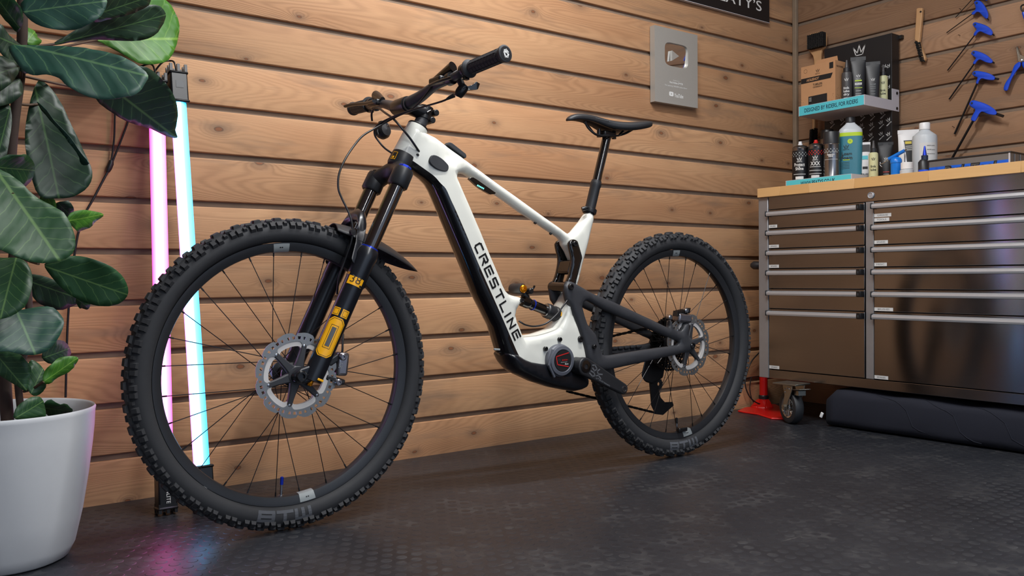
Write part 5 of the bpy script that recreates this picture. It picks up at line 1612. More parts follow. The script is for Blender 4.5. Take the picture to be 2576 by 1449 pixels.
for col, (ya, yb) in enumerate(((Y1, Y2), (Y3, YR))):
    for r in range(6):
        zt, zb = ZD[r], ZD[r + 1]
        d = build('drawer', G().span((XF - .0035, ya - .002, zb + .0016), (XF + .016, yb + .0025, zt - .0016)), M['steel'], chest, bevel=.0012)
        zh = zt - .0185
        g = G().loft([[(XF - x, y, zh + z) for x, z in ((.003, .0085), (.012, .0095), (.022, .006), (.024, -.002), (.022, -.0085), (.018, -.0095), (.016, -.004), (.003, -.004))] for y in (ya - .001, yb + .026)])
        build('handle', g, M['handle'], d, smooth=20)
        for y, nm in ((ya - .0005, 'handle_end'), (yb + .016, 'latch')):
            w_ = .004 if nm == 'handle_end' else .018
            build(nm, G().span((XF - .026, y + w_ / 2, zh - .011), (XF - .003, y - w_ / 2, zh + .0115)), M['black'], d, bevel=.002)
        if nm == 'latch': build('latch_notch', G().span((XF - .0275, yb + .0185, zh - .005), (XF - .024, yb + .0135, zh + .0055)), M['rubber'], d)
        for k, s in enumerate(LBL[col].get(r, [])[::-1]):
            wl = {'HUBS': .042, 'SPARES': .050, 'GREASE': .062, 'TOOLS': .055, 'MISC': .046, 'BRUSHES': .068}[s]
            if col: wl *= 1.1
            z = zb + .010 + k * .0165
            build('name_label', G().span((XF - .0042, ya - .003, z - .0065), (XF - .0034, ya - .003 - wl, z + .0065)), M['paperlabel'], d, smooth=0)
            text(s, Vector((XF - .0045, ya - .003 - wl / 2, z - .003)), YV, ZU, .0062, M['decalgrey'], d, width=wl * .62, align='C')
        if r < 5: pass
ph_ = on_x(1900, 668, -.47)
g = G().tube([Vector((-.47, Y0 - .002, ph_.z)), Vector((-.478, Y0 + .03, ph_.z)), Vector((-.482, Y0 + .05, ph_.z + .001)), Vector((-.484, Y0 + .062, ph_.z + .002))], [.011, .0175, .0180, .010], 18)
build('side_handle', g, M['satin'], chest, smooth=50)


# casters (front two and back two; only the front left one is in full view)
def caster(x, y, ang):
    c = empty('caster', (x, y, 0), 'swivel caster with a chrome spoked wheel under the left corner of the tool chest' if y > -.5 else None, None, parent=chest)
    return c


wa = Vector((-.905, .41, 0)).normalized(); wf = Vector((wa.y, -wa.x, 0))
wc = on_z(1990, 1066, 0); wc = Vector((wc.x + .01, wc.y + .005, .0675))
cw = build('caster_wheel', G().lathe([(.040, -.018), (.055, -.021), (.064, -.018), (.0675, -.010), (.0675, .010), (.064, .018), (.055, .021), (.040, .018)], wc, wa, 56, close=True), M['castertire'], chest, smooth=40)
g = G().lathe([(.0395, .012), (.043, .016), (.043, .020), (.038, .018), (.036, .010), (.036, -.010), (.040, -.012)], wc, wa, 48)
g.lathe([(.0, .020), (.010, .020), (.012, .012), (.012, -.012), (.0, -.012)], wc, wa, 24)
for k in range(10):
    a = 2 * PI * k / 10; u = wf * math.cos(a) + Vector((0, 0, 1)) * math.sin(a)
    for s in (-.0035, .0035):
        t_ = wa.cross(u) * s; g.tube([wc + u * .010 + t_ + wa * .013, wc + u * .037 + t_ * 1.5 + wa * .015], .0022, 6)
build('spoked_hub', g, M['chrome'], cw, smooth=40)
build('hub_back', G().lathe([(.0, .006), (.037, .006), (.037, -.012), (.0, -.012)], wc, wa, 40), M['black'], cw)
top_c = wc + wf * -.034 + Vector((0, 0, .088))
for s in (1, -1):
    g = G(); o = wa * (s * .026)
    loop = [wc + o + wf * .016 + Vector((0, 0, -.012)), wc + o + wf * .016 + Vector((0, 0, .010)), wc + o + wf * .004 + Vector((0, 0, .050)), wc + o + wf * .020 + Vector((0, 0, .092)), wc + o + wf * -.055 + Vector((0, 0, .092)), wc + o + wf * -.050 + Vector((0, 0, .070)), wc + o + wf * -.014 + Vector((0, 0, .010)), wc + o + wf * -.014 + Vector((0, 0, -.012))]
    fkm = build('caster_fork', G().prism(loop, wa * (s * .003)), M['zinc'], chest, bevel=.001)
    if s > 0:
        build('axle_nut', G().lathe([(.0, .012), (.011, .012), (.011, .003), (.0, .003)], wc + o, wa, 6), M['zinc'], fkm, smooth=0)
        for a_, b_ in ((.0, .062), (.002, .074), (-.018, .080), (-.032, .078)):
            build('rivet', G().lathe([(.0, .006), (.003, .005), (.0035, .003), (.0, .003)], wc + o + wf * a_ + Vector((0, 0, b_)), wa, 10), M['alloy'], fkm)
build('caster_plate', G().box((wc.x, wc.y, .1635), (.10, .11, .006)).box(wc + Vector((0, 0, .094)), (.06, .06, .006)), M['zinc'], chest, bevel=.001)
bl = wc + wf * -.075 + Vector((0, 0, .080))
R_ = Matrix((wf, wa, Vector((0, 0, 1)))).transposed()
g = G().box(bl, (.060, .050, .004), R_ @ Matrix.Rotation(.12, 3, 'Y')).box(bl + wf * .010 + Vector((0, 0, -.014)), (.034, .034, .022), R_)
build('brake_pedal', g, M['zinc'], chest, bevel=.003)

# worktop of glued staves
wt = empty('worktop', (-.27, -.93, .938), 'oiled beech worktop lying on the tool chest', 'worktop')
rows = 6; xw = .52 / rows
for i in range(rows):
    y = -.1868; k = 0
    cuts = [-.1868, -.30, -.44, -.64, -.93, -1.24, -1.73] if i == 0 else [-.1868] + [-.1868 - f for f in sorted(rnd.uniform(.1, 1.45) for _ in range(4))] + [-1.73]
    for a, b in zip(cuts[:-1], cuts[1:]):
        build('stave', G().span((-.53 + i * xw, a, .938), (-.53 + (i + 1) * xw - .0002, b + .0002, .976)), M['stave'], wt, bevel=.0006, bseg=1)

# ================================================================== display stand with its two shelves
YL_, YR_ = -.2236, -.5345
ds = empty('display_stand', (-.05, (YL_ + YR_) / 2, .976), 'black display stand with turquoise-fronted shelves standing on the worktop', 'display stand')
build('back_panel', G().span((-.075, -.2100, .977), (-.018, YR_, 1.6335)), M['blackcard'], ds, bevel=.001)
build('hanging_hook', G().span((-.018, YR_ + .004, 1.617), (.0, YR_ - .012, 1.632)), M['black'], ds)


def tray(x, za, zb, back, txt, h, ys):
    t = empty('shelf', (x, (YL_ + YR_) / 2, za), parent=ds)
    zf = zb
    build('shelf_tray', G().span((x, YL_, za + .0), (back, YR_, za + .003)).span((x, YL_, za), (x + .002, YR_, zb)), M['greycard'], t)
    build('shelf_front', G().span((x - .0006, YL_ - .002, za + .0015), (x - .0001, YR_ + .002, zb - .0015)), M['teal'], t)
    return t


def shelf(x, za, zb, back, txt, tw, tab):
    zc = (za + zb) / 2
    sh = build('shelf', G().span((x, YL_, za), (back, YR_, za + .003)).span((x, YL_, za), (x + .002, YR_, zb)), M['greycard'], ds, smooth=0)
    build('front_strip', G().span((x - .0008, YL_ - .0015, za + .0015), (x - .0001, YR_ + .0015, zb - .0015)), M['teal'], sh, smooth=0)
    for y in (YL_, YR_):
        s = 1 if y == YL_ else -1
        loop = [Vector(p) for p in ((x, y, za), (x, y, zb), (-.077, y, zb), (-.077, y, zb + tab), (-.022, y, zb + tab), (-.022, y, za))]
        build('shelf_end', G().prism(loop, (0, .002 * s, 0)), M['greycard'], sh, smooth=0)
        if tab and s < 0:
            for dz_ in (-.030, .034):
                build('shelf_screw', G().lathe([(.0, .004), (.006, .003), (.0065, .0), (.0, .0)], (-.040, y - .002, zb + dz_ if dz_ > 0 else za + .012), (0, -1, 0), 16), M['black'], sh)
    text(txt, Vector((x - .0012, (YL_ + YR_) / 2, zc - .0085)), YV, ZU, .017, M['navyprint'], sh, width=tw, align='C', bold=.012)
    return sh


shelf(-.286, 1.304, 1.347, -.075, 'DESIGNED BY RIDERS, FOR RIDERS', .255, .050)
shelf(-.380, .9775, 1.0155, -.075, 'WWW.PEATYS.CO.UK', .165, 0)
# printed crowns on the back panel
crown(on_x(1960 + 1122 / 5.573, 40 + 560 / 5.573, -.0758), YV, ZU, .056, M['whiteprint'], ds)
for (X, Y) in ((775, 470), (925, 430), (1215, 370), (1360, 360), (1510, 330), (1205, 520), (1350, 505), (1490, 475), (1340, 655), (1490, 640), (1215, 690), (1640, 430), (1640, 640)):
    p = on_x(1960 + X / 5.795, 230 + Y / 5.795, -.0758)
    if p.y < YR_ + .014: p.y = YR_ + .014
    crown(p, Vector((0, -.94, .34)), Vector((0, .34, .94)), .019, M['whiteprint'], ds)
    text("PEATY\u2019S", p + Vector((0, -.002, -.012)), Vector((0, -.80, .6)), Vector((0, .6, .80)), .0042, M['whiteprint'], ds, width=.026, align='C', bold=.03)
for (X, Y) in ((1480, 730), (1610, 710), (1610, 870), (1590, 1010)):
    p = on_x(1960 + X / 5.573, 40 + Y / 5.573, -.0758)
    if p.y < YR_ + .014: p.y = YR_ + .014
    crown(p, Vector((0, -.94, .34)), Vector((0, .34, .94)), .019, M['whiteprint'], ds)


# ================================================================== bottles, cans and tubes
def sc_at(p): return FPX / ((p - C0).dot(FW))


def U3(X, Y, x): return on_x(1960 + X / 5.573, 40 + Y / 5.573, x)     # upper shelf crop
def L3(X, Y, x): return on_x(1960 + X / 5.795, 230 + Y / 5.795, x)    # lower shelf crop


TOW = Vector((-.82, -.57, 0)).normalized(); TOR = Vector((.57, -.82, 0)).normalized()


def lab(s, c, r, z, h, mat, par, width, face=None):
    """print wrapped round a bottle of radius r"""
    f = face or Vector((-1, -.55, 0)).normalized(); rt = Vector((-f.y, f.x, 0)); rt = rt if rt.dot(RT) > 0 else -rt
    def wp(x, y):
        a = x / r; return Vector((c.x, c.y, z + y)) + (f * math.cos(a) + rt * math.sin(a)) * (r + .0007)
    return text(s, (0, 0, 0), rt, ZU, h, mat, par, width=width, align='C', bold=.02, warp=wp)


def band(c, r, z0, z1, mat, par, name='label_band', a=1.25, n=20, face=None):
    f = face or Vector((-1, -.55, 0)).normalized(); rt = Vector((-f.y, f.x, 0)); rt = rt if rt.dot(RT) > 0 else -rt
    g = G()
    for i in range(n + 1):
        t = -a + 2 * a * i / n; d = f * math.cos(t) + rt * math.sin(t)
        for z in (z0, z1): g.v.append((c.x + d.x * (r + .0004), c.y + d.y * (r + .0004), z))
    g.f = [(2 * i, 2 * i + 2, 2 * i + 3, 2 * i + 1) for i in range(n)]
    return build(name, g, mat, par, smooth=80, recalc=False)


def crown_on(c, r, z, s, mat, par, face=None):
    f = face or Vector((-1, -.55, 0)).normalized(); rt = Vector((-f.y, f.x, 0)); rt = rt if rt.dot(RT) > 0 else -rt
    return crown(Vector((c.x, c.y, z)) + f * (r + .0012), rt, ZU, s, mat, par)


ZS = 1.3072; ZB = .981; ZW = .976
FACE = Vector((-1, -.55, 0)).normalized()


def lathe_thing(name, base, z0, prof, mat, label, cat, group=None):
    t = empty(name, (base.x, base.y, z0), label, cat, group)
    b = build('bottle_body', G().lathe(prof, (base.x, base.y, z0), (0, 0, 1), 36), mat, t, smooth=40)
    return t


# kraft carton
xa_ = -.272
pL, pR = U3(305, 725, xa_), U3(785, 620, xa_)
t = empty('carton', ((xa_ + -.19) / 2, (pL.y + pR.y) / 2, ZS), 'brown card carton on the left end of the upper shelf', 'box')
zt = pL.z
build('carton_body', G().span((xa_, pL.y, ZS), (-.19, pR.y, zt)), M['kraft'], t, bevel=.0008)
g = G().prism([(-.232, pL.y - .045, zt - .001), (-.232, pL.y - .052, zt + .026), (-.232, pR.y + .016, zt + .026), (-.232, pR.y + .012, zt - .001)], (.0015, 0, 0))
build('hang_tab', g, M['kraft'], t, smooth=0)
fx = xa_ - .0006
def Kt(X, Y): p = U3(X, Y, fx); return Vector((fx, p.y, p.z))
build('black_banner', G().add([Kt(308, 890), Kt(308, 960), Kt(722, 868), Kt(752, 792)], [(0, 1, 2, 3)]), M['decalblack'], t, smooth=0, recalc=False)
d = (Kt(722, 868) - Kt(308, 960)).normalized()
text('HOLESHOT', Kt(385, 925) + Vector((-.0004, 0, 0)), YV, ZU, .0105, M['kraft'], t, width=.060, bold=.03, shear=.25)
for s, X, Y, h, w_ in (('TUBELESS', 538, 968, .0085, .046), ('CONVERSION KIT', 538, 1000, .0062, .046), ("PEATY\u2019S", 538, 815, .0035, .022)):
    p = Kt(X, Y); text(s, p, YV, ZU, h, M['decalblack'], t, width=w_, align='C', bold=.02)
crown(Kt(540, 790), YV, ZU, .017, M['decalblack'], t)
p = Kt(370, 780); n_ = 28
build('round_stamp', G().ring_prism([p + Vector((0, .0085 * math.cos(a), .0085 * math.sin(a))) for a in [2 * PI * i / n_ for i in range(n_)]], [p + Vector((0, .0079 * math.cos(a), .0079 * math.sin(a))) for a in [2 * PI * i / n_ for i in range(n_)]], (-.0002, 0, 0)), M['decalblack'], t, smooth=0)
build('dark_panel', G().add([Kt(410, 1135), Kt(410, 1260), Kt(672, 1205), Kt(672, 1080)], [(0, 1, 2, 3)]), M['decalblack'], t, smooth=0, recalc=False)
build('dark_badge', G().add([Kt(703, 655), Kt(703, 740), Kt(758, 727), Kt(758, 640)], [(0, 1, 2, 3)]), M['decalblack'], t, smooth=0, recalc=False)
for i in range(3):
    q = Kt(420, 1160 + i * 20); build('white_line', G().add([q + Vector((-.0003, 0, 0)), q + Vector((-.0003, -.012, 0)), q + Vector((-.0003, -.012, .0016)), q + Vector((-.0003, 0, .0016))], [(0, 1, 2, 3)]), M['whiteprint'], t, smooth=0, recalc=False)
g = G()
for i in range(46):
    y_, z_ = rnd.uniform(pR.y + .003, pL.y - .003), rnd.uniform(ZS + .042, ZS + .075)
    if pL.y - .017 > y_ > pR.y + .018: continue
    a = rnd.uniform(0, PI); q = Vector((fx, y_, z_)); e = Vector((0, math.cos(a), math.sin(a))) * .0018; f = Vector((0, -math.sin(a), math.cos(a))) * .0004
    g.add([q - e - f, q + e - f, q + e + f, q - e + f], [(0, 1, 2, 3)])
for i in range(60):
    x_, z_ = rnd.uniform(xa_ + .004, -.194), rnd.uniform(ZS + .042, ZS + .10)
    a = rnd.uniform(0, PI); q = Vector((x_, pR.y - .0007, z_)); e = Vector((math.cos(a), 0, math.sin(a))) * .0018; f = Vector((-math.sin(a), 0, math.cos(a))) * .0004
    g.add([q - e - f, q + e - f, q + e + f, q - e + f], [(0, 1, 2, 3)])
build('sprinkle_print', g, M['decalblack'], t, smooth=0, recalc=False, kind='stuff')
text('BIOFIBRE', Vector((-.262, pR.y - .0008, zt - .028)), Vector((1, 0, 0)), ZU, .0075, M['decalblack'], t, width=.05)


def lube(cxY, x, z0, zbody, ztop, wpx, mat, label, group=None, txt=M['whiteprint'], noz=M['greybottle'], lines=('link', 'lube')):
    """squeeze bottle with a collar and a pointed nozzle"""
    c = cxY; r = wpx / 2 / sc_at(c); H_ = zbody - z0; T_ = ztop - z0
    t = empty('lube_bottle', (c.x, c.y, z0), label, 'bottle', 'lube bottles on the stand')
    build('bottle_body', G().lathe([(.0, 0), (r * .94, .0), (r, .003), (r, H_ - .012), (r * .97, H_ - .004), (r * .72, H_), (.0, H_)], (c.x, c.y, z0), (0, 0, 1), 36), mat, t, smooth=40)
    hc = (T_ - H_)
    build('collar', G().lathe([(.0, H_), (r * .66, H_), (r * .66, H_ + hc * .32), (r * .5, H_ + hc * .36), (.0, H_ + hc * .36)], (c.x, c.y, z0), (0, 0, 1), 28), M['satin'], t, smooth=30)
    build('nozzle', G().lathe([(.0, H_ + hc * .34), (r * .42, H_ + hc * .34), (r * .22, H_ + hc * .85), (r * .22, H_ + hc), (.0, H_ + hc)], (c.x, c.y, z0), (0, 0, 1), 24), noz, t, smooth=40)
    zz = z0 + H_ * .62
    crown_on(c, r, z0 + H_ * .74, r * .75, txt, t)
    for i, s in enumerate(lines): lab(s, c, r, zz - (i + 1) * .0135, .0095, txt, t, width=r * 1.15)
    for i in range(3): band(c, r, zz - .052 - i * .007, zz - .050 - i * .007, txt, t, 'print_line', a=.55, n=6)
    return t


def tube_(cl, w, z0, z1, dpt, mat, label, group=None, cat='tube', cap=True, pinch=.97):
    """standing squeeze tube: round at its foot, flat crimp on top"""
    t = empty('squeeze_tube', (cl.x, cl.y, z0), label, cat, 'squeeze tubes on the stand and worktop')
    n = 24; rings = []; H_ = z1 - z0
    for f, wy, wx in ((0, .36, .40), (.10, .40, .44), (.30, .44, .42), (.6, .47, .30), (.86, .49, .10), (.93, .50, .045), (1.0, .50, .045)):
        rings.append([Vector((cl.x, cl.y, z0 + H_ * f)) + TOR * (w * wy * math.cos(a)) + TOW * (dpt * wx * 2 * math.sin(a)) for a in [2 * PI * i / n for i in range(n)]])
    build('tube_body', G().loft(rings), mat, t, smooth=60)
    build('crimp', G().box((cl.x, cl.y, z1 - H_ * .035), (w * 1.02, dpt * .12 + .001, H_ * .075), Matrix((TOR, TOW, ZU)).transposed()), mat if mat != M['whiteplastic'] else M['whiteplastic'], t, bevel=.0008)
    return t


def tube_print(t, cl, w, z0, H_, dpt, spec):
    for s, f, h, wd, m_ in spec:
        off = dpt * float(np.interp(f, [0, .1, .3, .6, .86, .93], [.80, .88, .84, .60, .20, .09])) + .0010
        o = Vector((cl.x, cl.y, z0 + H_ * f)) + TOW * off
        lean = (TOW * (-.80 * dpt / H_) + ZU).normalized()
        if s == 'crown': crown(o, TOR, lean, h, m_, t)
        elif s == 'bar':
            g = G().add([o - TOR * wd / 2, o + TOR * wd / 2, o + TOR * wd / 2 + lean * h, o - TOR * wd / 2 + lean * h], [(0, 1, 2, 3)]); build('print_line', g, m_, t, smooth=0, recalc=False)
        else: text(s, o, TOR, lean, h, m_, t, width=wd, align='C', bold=.02)


WP = M['whiteprint']
c = U3(948, 900, -.225); lube(c, -.225, ZS, U3(948, 790, -.225).z, U3(948, 622, -.225).z, 25, M['greybottle'], 'dark grey lube bottle beside the carton on the upper shelf', lines=('link', 'lube', 'dry'))
c = U3(1108, 900, -.19); w = 36 / sc_at(c); zt_ = U3(1108, 575, -.19).z
t = tube_(c, w, ZS, zt_, .020, M['blackcard'], 'tall black grease tube with a yellow and white label, middle of the upper shelf')
tube_print(t, c, w, ZS, zt_ - ZS, .020, [('crown', .60, .016, 0, WP), ("PEATY\u2019S", .565, .0034, .018, WP), ('bar', .53, .0052, .027, M['lime']), ('bar', .46, .0090, .027, WP), ('GREASE', .468, .0060, .024, M['decalblack']), ('bar', .40, .0022, .030, M['lime']), ('bar', .345, .0014, .020, WP), ('bar', .29, .0012, .024, WP), ('bar', .26, .0012, .024, WP), ('bar', .23, .0012, .022, WP)])
c = U3(1312, 900, -.155); w = 35 / sc_at(c); zt_ = U3(1312, 642, -.155).z
t = tube_(c, w, ZS, zt_, .020, M['satin'], 'short dark grey tube with a clear crimped end, right of the tall grease tube')
tube_print(t, c, w, ZS, zt_ - ZS, .020, [('crown', .58, .015, 0, WP), ('MAX GRIP', .50, .0038, .022, M['sticker']), ('bar', .46, .0012, .022, M['sticker']), ('bar', .42, .0012, .022, M['sticker']), ('bar', .36, .0012, .018, M['sticker']), ('bar', .30, .0012, .018, M['sticker'])])
c = U3(1458, 900, -.097); lube(c, -.097, ZS, U3(1458, 842, -.097).z, U3(1440, 690, -.097).z, 22, M['cream'], 'pale green lube bottle at the right end of the upper shelf', txt=M['decalblack'], lines=('link', 'lube'))


def spray(cl, r, z0, zs, zt, bodym, label, capm, txt, big=False, accent=None):
    t = empty('spray_can', (cl.x, cl.y, z0), label, 'spray can', 'spray cans on the worktop'); H_ = zs - z0
    build('can_body', G().lathe([(.0, 0), (r * .93, 0), (r, .004), (r * .97, .006), (r * .97, H_ - .003), (r, H_ - .001), (r * .97, H_ + .002), (r * .78, H_ + .009), (r * .45, H_ + .013), (.0, H_ + .013)], (cl.x, cl.y, z0), (0, 0, 1), 40), M['can'], t, smooth=35)
    if bodym: build('can_print', G().lathe([(r * .985, .016), (r * .985, H_ - .012)], (cl.x, cl.y, z0), (0, 0, 1), 40), bodym, t, smooth=60)
    hz = zt - zs
    if big: build('cap', G().lathe([(.0, H_ - .002), (r * .98, H_ - .002), (r * .98, hz + H_ - .004), (r * .93, hz + H_), (.0, hz + H_)], (cl.x, cl.y, z0), (0, 0, 1), 40), capm, t, smooth=40)
    else: build('nozzle', G().lathe([(.0, H_ + .01), (.009, H_ + .01), (.010, H_ + .018), (.0075, H_ + .020), (.0070, H_ + hz), (.0, H_ + hz)], (cl.x, cl.y, z0), (0, 0, 1), 24), capm, t, smooth=30)
    rr = r * .985
    for s, f, h, wd in txt:
        if s == 'crown': crown_on(cl, rr, z0 + H_ * f, h, WP, t)
        elif s == 'bar': band(cl, rr, z0 + H_ * f, z0 + H_ * f + h, WP, t, 'print_line', a=wd, n=8)
        else: lab(s, cl, rr, z0 + H_ * f, h, WP, t, width=wd)
    if accent: lab('.', cl, rr, z0 + H_ * .27, .004, accent, t, width=.004)
    # checker of small squares round the shoulder
    f = FACE; rt = Vector((-f.y, f.x, 0)); rt = rt if rt.dot(RT) > 0 else -rt
    g = G()
    for i in range(-5, 6):
        for j in range(3):
            if (i + j) % 2: continue
            q = []
            for da, dz_ in ((-.07, 0), (.07, 0), (.07, .0045), (-.07, .0045)):
                a = i * .20 + da; dd = f * math.cos(a) + rt * math.sin(a); q.append(Vector((cl.x, cl.y, z0 + H_ * .86 - j * .007 + dz_)) + dd * (rr + .0005))
            g.add(q, [(0, 1, 2, 3)])
    build('checker_print', g, accent if accent else M['sticker'], t, smooth=0, recalc=False, kind='stuff')
    return t


c = L3(308, 1000, -.343); r_ = 230 / 5.795 / 2 / sc_at(c)
spray(c, r_, ZB, L3(308, 832, -.343).z, L3(308, 733, -.343).z, M['blackcard'], 'black and silver spray can with a white nozzle, leftmost on the worktop', M['whiteplastic'], [('crown', .66, .020, 0), ("PEATY\u2019S", .635, .004, .022), ('Protect', .535, .014, .045), ('&', .49, .007, .006), ('Shine', .44, .012, .034), ('bar', .33, .002, .8), ('bar', .21, .012, .5)])
c = L3(536, 990, -.325)
spray(c, r_, ZB, L3(536, 803, -.325).z, L3(565, 705, -.325).z, M['blackcard'], 'black and silver spray can with a red nozzle', M['redplastic'], [('crown', .66, .020, 0), ("PEATY\u2019S", .635, .004, .022), ('XXX', .52, .016, .040), ('bar', .48, .002, .7), ('bar', .39, .002, .8), ('bar', .31, .002, .8), ('bar', .21, .012, .5)], accent=M['red'])
c = L3(762, 950, -.315); r_ = 233 / 5.795 / 2 / sc_at(c)
spray(c, r_, ZB, L3(762, 775, -.315).z, L3(762, 595, -.315).z, None, 'bare metal spray can with a wide black cap', M['satin'], [('bar', .80, .001, .9), ('Suspension', .72, .008, .030), ('lube', .68, .008, .018), ('bar', .62, .001, .9)], big=True)
c2 = L3(700, 950, -.165); spray(c2, .0285, ZB, L3(700, 700, -.165).z, L3(700, 566, -.165).z, None, 'spray can standing behind the others, only its black cap showing', M['black'], [], big=True)

# cleaner bottle: flattened body with shoulders
c = L3(1040, 900, -.222); hwid = 325 / 5.795 / 2 / sc_at(c)
t = empty('cleaner_bottle', (c.x, c.y, ZB), 'tall teal cleaner bottle with a dark cap and lime band', 'bottle')
zsh, zcb, zct = L3(1040, 575, -.222).z, L3(1040, 462, -.222).z, L3(1040, 378, -.222).z
def oval(z, a, b): 
    return [Vector((c.x, c.y, z)) + TOR * (math.copysign(abs(math.cos(q)) ** .6, math.cos(q)) * a) + TOW * (math.copysign(abs(math.sin(q)) ** .6, math.sin(q)) * b) for q in [2 * PI * i / 40 for i in range(40)]]
build('bottle_body', G().loft([oval(ZB, hwid * .95, .030), oval(ZB + .004, hwid, .032), oval(zsh - .004, hwid, .032), oval(zsh + .006, hwid * .93, .030), oval(zcb - .004, hwid * .42, .017), oval(zcb + .002, hwid * .36, .016)]), M['milk'], t, smooth=50)
zl0, zl1, zl2 = ZB + .012, L3(1040, 665, -.222).z, L3(1040, 612, -.222).z
build('label_sleeve', G().loft([oval(zl0, hwid * 1.008, .0325), oval(zl1, hwid * 1.008, .0325)], caps=False), M['teabottle'], t, smooth=50, recalc=False)
build('lime_band', G().loft([oval(zl1, hwid * 1.01, .0327), oval(zl2, hwid * 1.01, .0327)], caps=False), M['lime'], t, smooth=50, recalc=False)
build('cap', G().lathe([(.0, zcb), (hwid * .42, zcb), (hwid * .42, zct - .003), (hwid * .38, zct), (.0, zct)], (c.x, c.y, 0), (0, 0, 1), 32), M['satin'], t, smooth=40)
fo = TOW * .0334
def fb(X, Y): 
    p = L3(X, Y, -.245); s = (X - 1040) / 325 * 2 * hwid; return Vector((c.x, c.y, p.z)) + TOR * s + fo
for s, X, Y, h, wd in (('Loam', 985, 935, .0125, .040), ('Foam', 985, 998, .0150, .044), ("PEATY\u2019S", 975, 862, .0035, .024)):
    text(s, fb(X, Y), TOR, ZU, h, M['decalblack'], t, width=wd, align='C', bold=.02)
crown(fb(975, 845), TOR, ZU, .020, M['decalblack'], t)
p = fb(1030, 730); build('round_badge', G().add([p + TOR * (.0105 * math.cos(a)) + ZU * (.0105 * math.sin(a)) for a in [2 * PI * i / 24 for i in range(24)]], [tuple(range(24))]), M['lime'], t, smooth=0, recalc=False)
text('5', p + fo * .02 + ZU * -.002, TOR, ZU, .006, M['decalblack'], t, width=.003, align='C')
for i in range(5):
    q = fb(960, 1045 + i * 22); build('print_line', G().add([q - TOR * .018, q + TOR * .018, q + TOR * .018 + ZU * .0012, q - TOR * .018 + ZU * .0012], [(0, 1, 2, 3)]), M['decalblack'], t, smooth=0, recalc=False)
q = fb(970, 1012); build('lime_line', G().add([q - TOR * .011, q + TOR * .016, q + TOR * .016 + ZU * .003, q - TOR * .011 + ZU * .003], [(0, 1, 2, 3)]), M['lime'], t, smooth=0, recalc=False)

# sealant pouch
c = L3(1250, 950, -.20); w = 118 / 5.795 / sc_at(c) * 1.25; zt_ = L3(1250, 742, -.20).z
t = tube_(c, w, ZB, zt_, .016, M['whiteplastic'], 'white sealant pouch with a dark top beside the teal bottle', cat='pouch')
tube_print(t, c, w, ZB, zt_ - ZB, .016, [('bar', .78, .030, w * .9, M['blackcard']), ('SEALANT', .24, .0075, .034, M['decalblack']), ('bar', .38, .010, .020, M['decalblack']), ('bar', .60, .016, .022, M['teal'])])
c = L3(1375, 1000, -.275); lube(c, -.275, ZW, L3(1375, 893, -.275).z, L3(1350, 722, -.275).z, 22.5, M['cream'], 'pale green lube bottle with a pointed nozzle standing on the worktop', txt=M['decalblack'], lines=('link', 'lube'))
c = L3(1553, 950, -.17); w = 36 / sc_at(c); zt_ = L3(1553, 740, -.17).z
t = tube_(c, w, ZW, zt_, .020, M['blackcard'], 'black tube standing on the worktop behind the blue plastic bottle')
tube_print(t, c, w, ZW, zt_ - ZW, .020, [('crown', .58, .014, 0, WP), ("PEATY\u2019S", .55, .0034, .016, WP), ('bar', .30, .0025, .024, M['red']), ('bar', .25, .0012, .022, WP), ('bar', .21, .0012, .022, WP), ('bar', .17, .0012, .022, WP)])
# blue dispenser bottle with slanted spout
c = L3(1705, 1050, -.33); r_ = 80 / 5.795 / sc_at(c)
t = empty('dispenser_bottle', (c.x, c.y, ZW), 'bright blue plastic bottle with a slanted spout', 'bottle')
zt_ = L3(1705, 955, -.33).z; H_ = zt_ - ZW
build('bottle_body', G().lathe([(.0, 0), (r_ * .9, 0), (r_ * .92, H_ * .72), (r_, H_ * .74), (r_, H_ * .86), (r_ * .8, H_ * .95), (r_ * .4, H_), (.0, H_)], (c.x, c.y, ZW), (0, 0, 1), 32), M['clearblue'], t, smooth=35)
a, b = L3(1600, 985, -.335), L3(1830, 862, -.335)
build('spout', G().tube([a, b], [.0068, .0068], 16), M['clearblue'], t, smooth=50)
build('spout_needle', G().tube([b, L3(1870, 838, -.335)], [.003, .001], 8), M['alloy'], t)
build('wire_loop', G().tube(smooth_path([a, L3(1540, 1030, -.335), L3(1490, 1055, -.335), L3(1470, 1030, -.335), L3(1470, 1070, -.335), L3(1500, 1100, -.335)], 5), .0016, 8), M['alloy'], t, smooth=80)
# white jar with lid
c = L3(1862, 1120, -.36); r_ = 90 / 5.795 / sc_at(c)
t = empty('small_jar', (c.x, c.y, ZW), 'small white jar with a ribbed lid at the front of the worktop', 'jar')
z1_, z2_ = L3(1862, 1135, -.36).z, L3(1862, 1038, -.36).z
build('jar_body', G().lathe([(.0, 0), (r_ * 1.02, 0), (r_ * 1.05, .003), (r_ * 1.05, z1_ - ZW - .004), (r_ * .8, z1_ - ZW), (.0, z1_ - ZW)], (c.x, c.y, ZW), (0, 0, 1), 32), M['milk'], t, smooth=35)
n = 48; ring = lambda z, k: [Vector((c.x + r_ * k * math.cos(2 * PI * i / n) * (1 if i % 2 else .97), c.y + r_ * k * math.sin(2 * PI * i / n) * (1 if i % 2 else .97), z)) for i in range(n)]
build('lid', G().loft([ring(z1_, .92), ring(z2_ - .002, .92), ring(z2_, .88)]), M['whiteplastic'], t, smooth=20)
lab('FA', c, r_ * 1.05, ZW + .004, .008, M['decalgrey'], t, width=.014)
